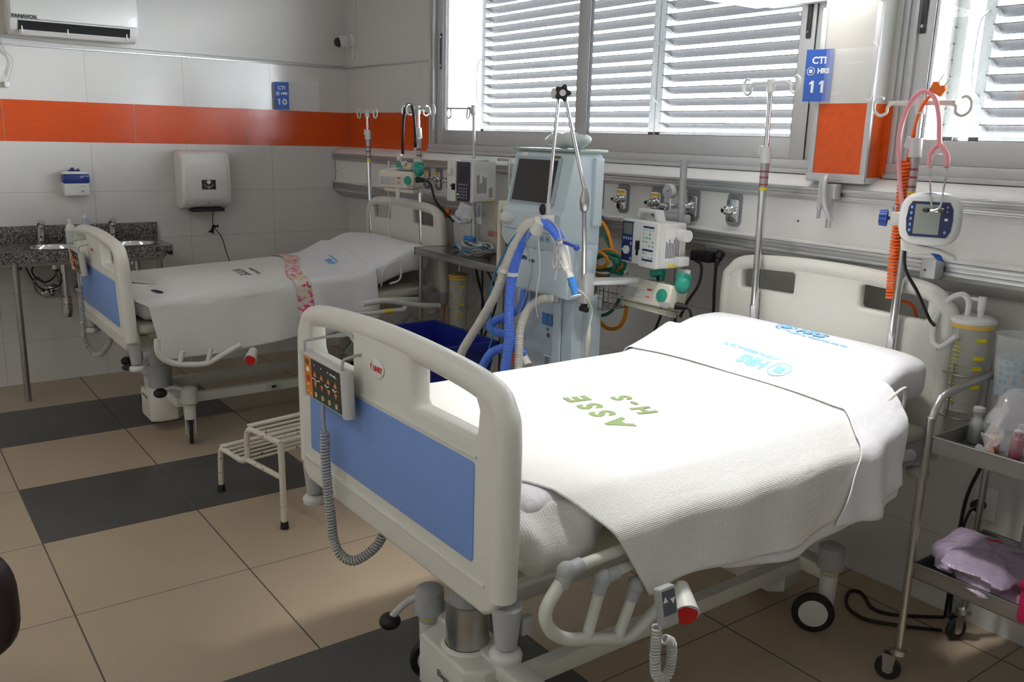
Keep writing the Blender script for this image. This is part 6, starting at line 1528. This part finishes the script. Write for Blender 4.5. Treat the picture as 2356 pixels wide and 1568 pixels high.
# clear jug-like box with wrappings
M_CLEARB = mat('cloudy_plastic', (.72, .74, .75), .15, alpha=.55, coat=.4)
root = thing('clear_container', 'cloudy clear plastic container with wrappers on the steel table', 'container', (2.33, -.28, TZ))
q = MB(); q.box((2.11, -.20, TZ+.085), (.21, .12, .168), bev=.016, taper=(.9, .9)); q.build('box', M_CLEARB, root)
q = MB(); q.tube(cat([(2.0, -.25, TZ+.18), (2.04, -.275, TZ+.195), (2.11, -.275, TZ+.17), (2.18, -.26, TZ+.185)], 6), .011, seg=8); q.build('neck_rim', M_CLEARB, root)
def wrapper(P, w, h, rot, seed, m, name, label, cat_, ns=14):
    rn = random.Random(seed); ph = [rn.random()*6 for _ in range(6)]
    q = MB(); M_ = Matrix.Translation(P) @ Euler(rot).to_matrix().to_4x4()
    q.grid(ns, ns, lambda u, v_: M_ @ Vector(((u-.5)*w, (v_-.5)*h, .14*min(w, h)*(math.sin(u*9+ph[0])*math.sin(v_*8+ph[1])*.5+.3*math.sin(u*21+ph[2]+v_*13)))))
    o = q.build(name, m, None, thick=.003)
    return tag(o, label, cat_)
wrapper((2.09, -.22, TZ+.225), .13, .10, (1.2, .2, .3), 1, mat('wrapper_white', (.74, .76, .80), .3, alpha=.9), 'plastic_wrapper', 'crumpled clear and white wrapper standing in the cloudy container', 'wrapper')
root = thing('tube_pack', 'packet of cream tubing in a clear sleeve standing on the steel table', 'packet', (2.31, -.19, TZ)); KX = -.19; KY = .07
q = MB(); q.box((2.50+KX, -.25+KY, TZ+.16), (.20, .06, .32), bev=.02); q.build('sleeve', mat('sleeve_clear', (.80, .80, .78), .12, alpha=.35, coat=.5), root)
q = MB()
for i in range(4): q.tube(cat([(2.49+KX+.022*i, -.25+KY, TZ+.02), (2.49+KX+.022*i, -.24+KY, TZ+.16), (2.485+KX+.024*i, -.25+KY, TZ+.27), (2.50+KX+.018*i, -.25+KY, TZ+.30)], 6), .007, seg=8)
q.build('tubing', mat('tube_cream', (.66, .56, .36), .4), root)
q = MB(); q.prism(rrect(.055, .17, .003, 1), .001, frame((2.425+KX, -.283+KY, TZ+.25), (1, 0, 0), (0, 0, 1))); q.mi = 1; lines_label(q, frame((2.425+KX, -.2845+KY, TZ+.26), (0, 0, 1), (-1, 0, 0)), .10, .035, 3, 3); q.build('printed_strip', [M_PAPER, mat('strip_blue', (.10, .25, .50), .5)], root)
mb = txt_mesh('AD 7', .045, frame((2.57+KX, -.2835+KY, TZ+.12), (1, 0, 0), (0, 0, 1)), font_bold=.002); mb.build('lettering', mat('print_red', (.55, .08, .03), .5), root)
# cream framed panel monitor standing behind
root = thing('cream_cabinet', 'cream framed cabinet with a dark front behind the ventilator', 'cabinet', (2.97, -.3, 0))
q = MB(); q.prism(rrect(.26, .40, .02, 3), .06, frame((2.93, -.42, 1.215), (1, 0, 0), (0, 0, 1)), holes=[rrect(.20, .30, .008, 2)], bev=.006); q.build('frame', M_PUMPC, root)
q = MB(); q.b2((2.82, -.44, 1.05), (3.04, -.40, 1.38)); q.build('front_panel', mat('panel_brown_black', (.05, .045, .04), .4), root)
q = MB(); q.b2((2.86, -.40, .02), (3.0, -.30, 1.06)); q.build('pedestal', M_GREYP, root)

# ============================================================ crate and suction canisters
root = thing('storage_crate', 'deep blue plastic storage crate under the steel table', 'crate', (2.62, -.62, 0))
M_CRATE = mat('crate_blue', (.012, .022, .22), .35)
q = MB()
def frus(q, x0, x1, y0, y1, z0, z1, t):
    q.prism([(x0, z0), (x1, z0), (x1, z1), (x0, z1)], 0.001)
cx_, cy_ = 2.62, -.76; w_, d_ = .62, .40; z0, z1 = .40, .68
outer = [(-1, -1), (1, -1), (1, 1), (-1, 1)]
vb = [q.bm.verts.new((cx_+a*w_*.43, cy_+b_*d_*.43, z0)) for a, b_ in outer]; vt = [q.bm.verts.new((cx_+a*w_*.5, cy_+b_*d_*.5, z1)) for a, b_ in outer]
vi = [q.bm.verts.new((cx_+a*(w_*.5-.012), cy_+b_*(d_*.5-.012), z1)) for a, b_ in outer]; vj = [q.bm.verts.new((cx_+a*(w_*.43-.008), cy_+b_*(d_*.43-.008), z0+.01)) for a, b_ in outer]
for i in range(4):
    j_ = (i+1) % 4
    for A_, B_ in ((vb, vt), (vt, vi), (vi, vj)): q.bm.faces.new((A_[i], A_[j_], B_[j_], B_[i]))
q.bm.faces.new(vb); q.bm.faces.new(vj); q.build('bin', M_CRATE, root)
q = MB()
for i in range(4):
    a, b_ = outer[i], outer[(i+1) % 4]
    P1 = Vector((cx_+a[0]*w_*.51, cy_+a[1]*d_*.51, z1-.02)); P2 = Vector((cx_+b_[0]*w_*.51, cy_+b_[1]*d_*.51, z1-.02)); q.box((P1+P2)/2, (abs(P1.x-P2.x)+.014, abs(P1.y-P2.y)+.014, .045), bev=.005)
q.build('rim', M_CRATE, root)
q = MB(); q.box((2.78, cy_-.187, .52), (.16, .004, .06)); q.mi = 0; lb = q.build('paper_label', M_PAPER, root)
txt_mesh('CIDA', .045, frame((2.78, cy_-.190, .52), (1, 0, 0), (0, 0, 1)), font_bold=.001).build('lettering', mat('print_maroon', (.30, .05, .08), .5), lb)
root = thing('crate_trolley', 'low grey stand holding the blue storage crate', 'stand', (2.62, -.76, 0))
q = MB()
for a, b_ in outer: q.cyl((cx_+a*.23, cy_+b_*.13, 0), (cx_+a*.23, cy_+b_*.13, .38), .014)
q.build('frame_legs', M_STEELD, root); q = MB(); q.b2((cx_-.28, cy_-.17, .375), (cx_+.28, cy_+.17, .397), bev=.004); q.build('shelf', M_STEELD, root)

M_CANC = mat('canister_clear', (.78, .79, .72), .06, alpha=.32, coat=.6)
M_CANM = mat('canister_marks', (.85, .72, .03), .5)
def canister(cx_, cy_, z0, h, r_, label, lidc, tube):
    rt_ = thing('suction_canister', label, 'canister', (cx_, cy_, z0))
    q = MB(); q.lathe([(r_*.80, 0), (r_*.83, .004), (r_*.97, h*.97), (r_, h)], (cx_, cy_, z0), seg=32, cap=False); q.build('cylinder', M_CANC, rt_, thick=.003)
    q = MB(); q.lathe([(0, 0), (r_*.79, 0), (r_*.79, .006), (0, .006)], (cx_, cy_, z0)); q.build('bottom', M_CANC, rt_)
    q = MB(); q.lathe([(r_*1.0, h-.022), (r_*1.03, h-.022), (r_*1.03, h-.004), (r_*1.0, h-.004)], (cx_, cy_, z0), seg=32, cap=False); q.build('seal_ring', mat('seal_amber', (.80, .50, .10), .4), rt_)
    q = MB(); q.lathe([(0, h+.018), (r_*.9, h+.016), (r_*1.10, h+.008), (r_*1.12, h-.002), (r_*1.05, h-.008), (0, h-.008)], (cx_, cy_, z0), seg=32); q.build('lid', lidc, rt_)
    q = MB(); vd = R(-60 if tube else -35)
    for i in range(16):
        z_ = z0+h*(.12+.75*i/16); rr = r_*(.82+.16*(z_-z0)/h)+.003
        for da, wd_ in ((-.75, .09),):
            a = vd+da; L_ = .035 if i % 2 else .05
            q.box((cx_+rr*math.cos(a), cy_+rr*math.sin(a), z_), (.0015, L_*.6, .003), rot=(0, 0, a))
    for i, z_ in enumerate((.30, .50, .62, .82)):
        rr = r_*(.82+.16*z_)+.003; a = vd+.45
        q.box((cx_+rr*math.cos(a), cy_+rr*math.sin(a), z0+h*z_), (.0015, .035, .014), rot=(0, 0, a))
    q.build('printed_scale', M_CANM, rt_)
    q = MB()
    for a in (0, 2.1, 4.2):
        q.cyl((cx_+r_*1.12*math.cos(a+.4), cy_+r_*1.12*math.sin(a+.4), z0-.02), (cx_+r_*1.12*math.cos(a+.4), cy_+r_*1.12*math.sin(a+.4), z0+h*.55), .003, seg=6)
    for z_ in (-.02, h*.42): q.tube([(cx_+r_*1.12*math.cos(t), cy_+r_*1.12*math.sin(t), z0+z_) for t in [i*PI/14 for i in range(28)]], .003, seg=6, closed=True)
    q.build('wire_holder', M_STEELD, rt_)
    return rt_
cn = canister(5.220, -.18, .86, .315, .066, 'tall suction canister with a white lid and yellow scale beside the trolley', M_WHITEP, True)
M_TUBW = mat('tube_white', (.74, .75, .76), .25)
hose('short_tube', [(5.205, -.20, 1.19), (5.205, -.20, 1.235), (5.185, -.205, 1.262), (5.145, -.215, 1.24), (5.115, -.23, 1.17), (5.125, -.25, 1.095), (5.155, -.26, 1.075)], .010, M_TUBW, cn)
hose('tube_tip', [(5.155, -.26, 1.075), (5.18, -.265, 1.095), (5.215, -.27, 1.13)], .0095, M_TUBW, cn)
q = MB(); q.cyl((5.245, -.19, 1.18), (5.245, -.19, 1.235), .010); q.cyl((5.245, -.19, 1.215), (5.245, -.19, 1.262), .013); q.cyl((5.245, -.19, 1.252), (5.205, -.19, 1.250), .006); q.build('elbow_fitting', M_TUBW, cn)
cn2 = canister(2.02, -.22, .53, .35, .058, 'suction canister with an amber band and yellow scale behind bed 10', mat('lid_amber', (.60, .38, .12), .4), False)
coil('coiled_cord', [(1.93, -.36, .83), (1.90, -.42, .72), (1.85, -.50, .60), (1.78, -.60, .52), (1.70, -.70, .47)], .004, .012, .012, M_GREYP, cn2)
root = thing('orange_plug_lead', 'orange plug and lead under the panel behind the headboard of bed 10', 'cable', (1.72, -.12, 1.2))
q = MB(); q.cyl((1.72, -.11, 1.262), (1.74, -.14, 1.225), .022, .016); q.build('plug', M_ORANGE, root)
hose('cable', [(1.74, -.14, 1.225), (1.70, -.15, 1.16), (1.70, -.15, 1.05), (1.71, -.15, .85), (1.75, -.15, .60), (1.86, -.25, .40), (1.95, -.32, .33), (2.02, -.30, .42), (1.98, -.25, .60), (1.93, -.20, .72)], .0055, M_ORC, root)
root = thing('black_leads', 'two black leads hanging below the steel table against the wall', 'cable', (2.2, -.09, .8))
hose('cable', [(2.00, -.11, 1.27), (2.02, -.10, 1.12), (2.10, -.10, .98), (2.22, -.09, .86), (2.26, -.09, .74), (2.20, -.09, .60), (2.14, -.09, .5)], .0065, M_BLACK, root)
hose('cable', [(2.08, -.11, 1.27), (2.10, -.11, 1.15), (2.12, -.105, .95), (2.12, -.10, .70), (2.12, -.10, .50)], .0065, M_BLACK, root)

# ============================================================ step stool
root = thing('step_stool', 'chipped cream two-step stool of metal tube with slatted treads', 'step stool', (2.9, -1.65, 0))
M_CHIP, g = newmat('chipped_cream_paint', .45)
g.xyz(); n_ = g.noise(55, 3); n2_ = g.noise(7, 2)
c = g.mix(g.math('GREATER_THAN', g.math('ADD', g.math('MULTIPLY', n_, .8), g.math('MULTIPLY', n2_, .25)), .665), g.mix(n2_, (.62, .58, .47), (.72, .69, .60)), (.10, .07, .05)); g.l(c, g.b.inputs['Base Color'])
# stool frame axes: U towards the window (along the treads), V across from low to high step
A0 = Vector((2.547, -1.936, 0)); A1 = Vector((3.121, -1.841, 0))
V_ = (A1-A0); Lv = V_.length; V_.normalize(); U_ = Vector((-V_.y, V_.x, 0))
def S(v_, u_, z_): return A0+V_*v_+U_*u_+Vector((0, 0, z_))
D = .52; H1, H2 = .225, .40
for side, u_ in ((0, 0.0), (1, D)):
    q = MB(); q.tube(cat([S(0, u_, .02), S(.01, u_, H1-.03), S(.03, u_, H1)], 6), .0135); q.build('leg', M_CHIP, root)
    q = MB(); q.tube(cat([S(Lv, u_, .02), S(Lv-.005, u_, .3), S(Lv-.01, u_, H2)], 6), .0145); q.build('leg', M_CHIP, root)
    q = MB(); q.tube(cat([S(.02, u_, H1), S(.12, u_, H1), S(.22, u_, H1-.005), S(.265, u_, H1+.02), S(.275, u_, H1+.06), S(.275, u_, H2-.05), S(.29, u_, H2-.012), S(.33, u_, H2), S(.45, u_, H2), S(Lv-.01, u_, H2)], 6), .0135); q.tube([S(.26, u_, H1+.015), S(Lv-.005, u_, H1+.015)], .0125); q.build('side_frame', M_CHIP, root)
    for v0 in (0, Lv):
        q = MB(); q.cyl(S(v0, u_, 0.001), S(v0, u_, .035), .0195, .0165); q.build('rubber_foot', M_BLACK, root)
for nm, z_, va, vb_ in (('lower_tread', H1+.010, .0, .27), ('upper_tread', H2+.012, .28, Lv)):
    q = MB(); n_s = 5
    a_, b_ = S(va+.015, 0, z_), S(va+.015, D, z_)
    q.box((a_+b_)/2, (.035, D, .010), rot=(0, 0, math.atan2(V_.y, V_.x)), bev=.002)
    for i in range(1, n_s+1):
        v0 = va+.02+(vb_-va-.03)*i/n_s; q.cyl(S(v0, 0, z_-.003), S(v0, D, z_-.003), .0065, seg=8)
    q.build(nm, M_CHIP, root)

# ============================================================ trolley
root = thing('instrument_trolley', 'stainless steel trolley with two trays and a bent handle, beside the made bed', 'trolley', (5.6, -.35, 0))
TXL = 5.33; TXR = 6.15; TF, TB_ = -.59, -.14
q = MB(); q.tube(cat([(TXL, TF, .10), (TXL, TF, .85), (TXL, TF+.005, .92), (TXL, TF+.035, .975), (TXL, TF+.09, .995), (TXL, -.30, 1.012), (TXL, -.19, 1.015)], 8), .0125, seg=14); q.build('side_handle', M_STEEL, root)
for (x_, y_, zt_) in ((TXL-.01, TB_, .86), (TXR, TF, .86), (TXR, TB_, .86)):
    q = MB(); q.cyl((x_, y_, .10), (x_, y_, zt_), .0115); q.build('leg', M_STEELD, root)
q = MB(); q.cyl((TXL, -.19, 1.015), (TXL-.005, TB_, .98), .0125); q.cyl((TXL-.005, TB_, .985), (TXL-.01, TB_, .86), .0115); q.build('leg', M_STEELD, root)
for nm, z_, hh_ in (('upper_tray', .815, .055), ('lower_tray', .385, .055)):
    q = MB(); x0_, x1_, y0_, y1_ = TXL+.012, TXR-.01, TF, TB_
    q.b2((x0_, y0_, z_), (x1_, y1_, z_+.004))
    for lo, hi in (((x0_, y0_, z_), (x1_, y0_+.004, z_+hh_)), ((x0_, y1_-.004, z_), (x1_, y1_, z_+hh_)), ((x0_, y0_, z_), (x0_+.004, y1_, z_+hh_)), ((x1_-.004, y0_, z_), (x1_, y1_, z_+hh_))): q.b2(lo, hi)
    q.b2((x0_-.003, y0_-.004, z_+hh_-.005), (x1_, y0_+.007, z_+hh_), bev=.002); q.b2((x0_-.003, y1_-.007, z_+hh_-.005), (x1_, y1_+.004, z_+hh_), bev=.002)
    q.build(nm, M_STEELD, root)
for (x_, y_, a_) in ((TXL, TF, 205), (TXL-.01, TB_, 250), (TXR, TF, 200), (TXR, TB_, 200)):
    f_ = Vector((math.cos(R(a_)), math.sin(R(a_)), 0)); s_ = Vector((-f_.y, f_.x, 0)); P = Vector((x_, y_, 0)); wc = P+f_*.025+Vector((0, 0, .042))
    q = MB(); q.lathe([(.014, .128), (.026, .122), (.028, .105), (.022, .100)], (x_, y_, 0)); 
    for sg in (-1, 1): q.prism([(-.022, .055), (.022, .055), (.014, -.012), (-.0, -.016), (-.012, -.01)], .003, frame(wc+s_*sg*.015, f_, (0, 0, 1)))
    q.build('caster_fork', M_STEEL, root)
    q = MB(); q.lathe([(.028, -.011), (.036, -.011), (.0415, -.006), (.0415, .006), (.036, .011), (.028, .011)], wc, M=frame((0, 0, 0), f_, (0, 0, 1))); q.mi = 1; q.lathe([(0, -.0125), (.010, -.0125), (.028, -.009), (.028, .009), (.010, .0125), (0, .0125)], wc, M=frame((0, 0, 0), f_, (0, 0, 1))); q.build('wheel', [M_BLACK, M_STEELD], root)
# vial
root = thing('glass_vial', 'small clear glass vial with a grey stopper on the upper tray', 'vial', (5.405, -.50, .82))
VX, VY, VZ = 5.375, -.38, .8205
q = MB(); q.lathe([(.0, 0), (.022, 0), (.024, .004), (.024, .062), (.020, .075), (.013, .085), (.013, .095)], (VX, VY, VZ), seg=24, cap=False); q.build('glass_body', mat('vial_glass', (.80, .84, .84), .04, alpha=.35, coat=.8), root)
q = MB(); q.lathe([(0, 0.001), (.0225, 0.001), (.0225, .052), (0, .052)], (VX, VY, VZ)); q.build('contents', mat('vial_powder', (.10, .10, .10), .2, coat=.5), root)
q = MB(); q.lathe([(0, .118), (.017, .118), (.018, .113), (.018, .104), (.0145, .100), (.0145, .092), (0, .092)], (VX, VY, VZ)); q.build('stopper', M_GREYP, root)
# clear cup, bags
root = thing('clear_jug', 'clear plastic jug with a blue dotted sleeve standing on the upper tray', 'jug', (5.47, -.22, .82))
q = MB(); q.lathe([(.055, 0), (.058, .005), (.075, .335), (.078, .34)], (5.405, -.225, .825), seg=32, cap=False); q.build('jug_wall', mat('jug_clear', (.82, .84, .85), .05, alpha=.25, coat=.7), root, thick=.003)
M_DOT, g = newmat('dotted_sleeve', .5)
g.xyz(); v = g.n('ShaderNodeTexVoronoi'); v.inputs['Scale'].default_value = 42; v.inputs['Randomness'].default_value = .35; g.l(g.tc, v.inputs[0])
g.l(g.mix(g.math('LESS_THAN', v.outputs['Distance'], .35), (.66, .74, .78), (.30, .55, .78)), g.b.inputs['Base Color'])
q = MB(); q.lathe([(.060, .14), (.070, .265)], (5.405, -.225, .825), seg=28, cap=False); q.build('dotted_sleeve', M_DOT, root)
M_BAG = mat('clear_bag', (.80, .78, .82), .15, alpha=.30, coat=.5)
def baggy(name, label, c_, dims, m, seed, namp=.12, parts=()):
    rn = random.Random(seed); ph = [rn.random()*6 for _ in range(8)]
    rt_ = thing(name, label, 'bag', (c_[0], c_[1], c_[2]-dims[2]/2))
    q = MB(); n = 36
    def F(u, v_):
        a = 2*PI*u; b__ = PI*(v_-.5)
        ca = math.copysign(abs(math.cos(a))**.7, math.cos(a)); sa = math.copysign(abs(math.sin(a))**.7, math.sin(a))
        cb = abs(math.cos(b__))**.6; sb = math.copysign(abs(math.sin(b__))**.8, math.sin(b__))
        k = 1+namp*(math.sin(a*3+ph[0]+v_*5)+.6*math.sin(a*7+ph[1])*math.sin(v_*11+ph[2])+.5*math.sin(v_*17+ph[3]+a*2))
        tp = 1-.35*max(0, sb) if dims[2] > .15 else 1
        return Vector((c_[0]+dims[0]/2*ca*cb*k*tp, c_[1]+dims[1]/2*sa*cb*k*tp, max(c_[2]-dims[2]/2, c_[2]+dims[2]/2*sb*(1+.3*namp*math.sin(a*5+ph[4])))))
    q.grid(n, 26, F, closed_u=True); q.build('bag_film', m, rt_)
    return rt_
bg1 = baggy('clear_bag', 'clear plastic bag of vials with orange and pink labels on the upper tray', (5.50, -.40, .925), (.17, .16, .21), M_BAG, 5)
for (x_, y_, c_, h_) in ((5.455, -.43, (.55, .20, .03), .07), (5.52, -.42, (.45, .05, .10), .08), (5.56, -.38, (.50, .06, .10), .07), (5.50, -.36, (.70, .70, .72), .09)):
    q = MB(); q.lathe([(0, 0), (.018, 0), (.019, .004), (.019, h_*.75), (.010, h_*.85), (.011, h_)], (x_, y_, .822)); q.build('vial', mat('vial_%d' % int(x_*1000), c_, .25, coat=.5), bg1)
root = thing('plastic_wrap', 'crumpled clear wrapper lying against the front lip of the upper tray', 'wrapper', (5.49, -.55, .82))
q = MB(); q.grid(24, 10, lambda u, v_: Vector((5.475+.05*v_+.012*math.sin(u*17), -.585+.10*u*.6, .826+.20*u*(.6+.4*v_)+.012*math.sin(u*23+v_*9)))); q.build('film', M_BAG, root)
root = baggy('purple_bag', 'crumpled lilac-tinted plastic bag on the lower tray', (5.50, -.40, .445), (.30, .34, .10), mat('lilac_film', (.52, .42, .56), .25, alpha=.72, coat=.4, vary=.25, vscale=30, bump=1.0, bscale=26), 9, .22)
q = MB(); q.sphere((5.44, -.46, .455), .055, (1, 1, .6)); q.build('crumpled_glove', mat('glove_white', (.62, .62, .62), .3, alpha=.8), root)
q = MB(); q.tube(cat([(5.44, -.33, .492), (5.46, -.335, .497), (5.47, -.32, .495), (5.485, -.33, .499)], 5), .003, seg=5); q.build('red_thread', M_RED, root)
root = thing('sharps_box', 'pink-red container at the end of the lower tray', 'container', (5.71, -.55, .39))
q = MB(); q.b2((5.665, -.60, .390), (5.80, -.48, .50), bev=.012); q.build('body', mat('sharps_red', (.55, .02, .10), .35), root)
q = MB(); q.b2((5.660, -.605, .50), (5.805, -.475, .52), bev=.006); q.build('lid', mat('sharps_red2', (.40, .015, .07), .4), root)
root = thing('grey_bottle', 'grey bottle with a dark teal cap at the back of the lower tray', 'bottle', (5.56, -.20, .39))
q = MB(); q.lathe([(0, 0), (.035, 0), (.037, .01), (.037, .14), (.025, .165), (.02, .17)], (5.53, -.20, .3895)); q.build('body', M_GREYP, root)
q = MB(); q.lathe([(.024, 0), (.026, .004), (.026, .04), (0, .042)], (5.53, -.20, .557)); q.build('cap', mat('cap_teal', (.01, .10, .10), .4), root)
# wall outlet and leads behind the trolley
root = thing('wall_socket', 'white wall socket low behind the trolley with a round black plug', 'socket', (5.28, 0, .49))
q = MB(); q.prism(rrect(.085, .125, .008, 3), .008, frame((5.275, -.001, .485), (1, 0, 0), (0, 0, 1)), bev=.002); q.build('plate', M_WHITEP, root)
q = MB(); q.cyl((5.262, -.009, .475), (5.262, -.045, .475), .021); q.build('plug', M_BLACK, root)
hose('cable', [(5.262, -.045, .475), (5.25, -.06, .45), (5.235, -.06, .38), (5.23, -.06, .30), (5.24, -.07, .02)], .0055, M_BLACK, root)
hose('cable', [(5.30, -.06, .80), (5.27, -.06, .65), (5.235, -.06, .52), (5.225, -.06, .38), (5.22, -.06, .01)], .0065, M_BLACK, root)
tag(hose('floor_cable', [(5.22, -.07, .012), (5.14, -.16, .008), (5.08, -.22, .008), (5.02, -.23, .008), (4.96, -.18, .008), (4.92, -.16, .008), (4.90, -.20, .008), (4.96, -.30, .008), (5.05, -.33, .008), (5.13, -.28, .008), (5.20, -.22, .008), (5.26, -.16, .008)], .0065, M_BLACK), 'black cable looping across the floor beside the trolley wheels', 'cable')

# dark chair just entering the frame
CHX, CHY, CHZ = 4.435, -3.195, .679
root = thing('dark_chair', 'dark maroon-black padded swivel chair cut off beside the beige floor tiles', 'chair', (CHX, CHY, 0))
rtv = Vector((math.cos(yaw), math.sin(yaw), 0)); fwv = Vector((-math.sin(yaw), math.cos(yaw), 0))
M_CHAIR = mat('dark_leatherette', (.018, .008, .008), .45)
def slab(c_, ax_, ay_, az_, hx, hy, hz, n=3.0):
    q = MB()
    def F(u, v_):
        a = 2*PI*u; t = (v_-.5)*2; ca = math.copysign(abs(math.cos(a))**(2/n), math.cos(a)); sa = math.copysign(abs(math.sin(a))**(2/n), math.sin(a))
        k = (1-abs(t)**3)**.5 if abs(t) < 1 else 0
        return c_+ax_*(hx*ca*(.82+.18*k) if abs(t) < 1 else 0)+ay_*(hy*sa*(.82+.18*k) if abs(t) < 1 else 0)+az_*(hz*t)
    q.grid(40, 14, F, closed_u=True); bmesh.ops.remove_doubles(q.bm, verts=q.bm.verts[:], dist=1e-5); return q
slab(Vector((CHX, CHY, CHZ)), rtv, Vector((0, 0, 1)), fwv, .20, .15, .035).build('backrest', M_CHAIR, root)
sc_ = Vector((CHX, CHY, CHZ-.24))+fwv*.20-rtv*.27
slab(sc_, rtv, fwv, Vector((0, 0, 1)), .22, .21, .035).build('seat', M_CHAIR, root)
q = MB(); q.tube(cat([Vector((CHX, CHY, CHZ-.08))+fwv*.03, Vector((CHX, CHY, CHZ-.22))+fwv*.05, sc_+Vector((0, 0, -.05))], 6), .018); q.build('back_support', M_DARK, root)
q = MB(); q.cyl((sc_.x, sc_.y, .08), (sc_.x, sc_.y, sc_.z-.03), .025)
q.build('stem', M_DARK, root)
for i in range(5):
    a = i*2*PI/5+.3; e_ = Vector((sc_.x+.24*math.cos(a), sc_.y+.24*math.sin(a), .06))
    q = MB(); q.cyl((sc_.x, sc_.y, .10), e_, .018, .013); q.build('base_arm', M_DARK, root)
    q = MB(); q.cyl(e_+Vector((-.012*math.sin(a), .012*math.cos(a), -.034)), e_+Vector((.012*math.sin(a), -.012*math.cos(a), -.034)), .026); q.build('caster', M_BLACK, root)
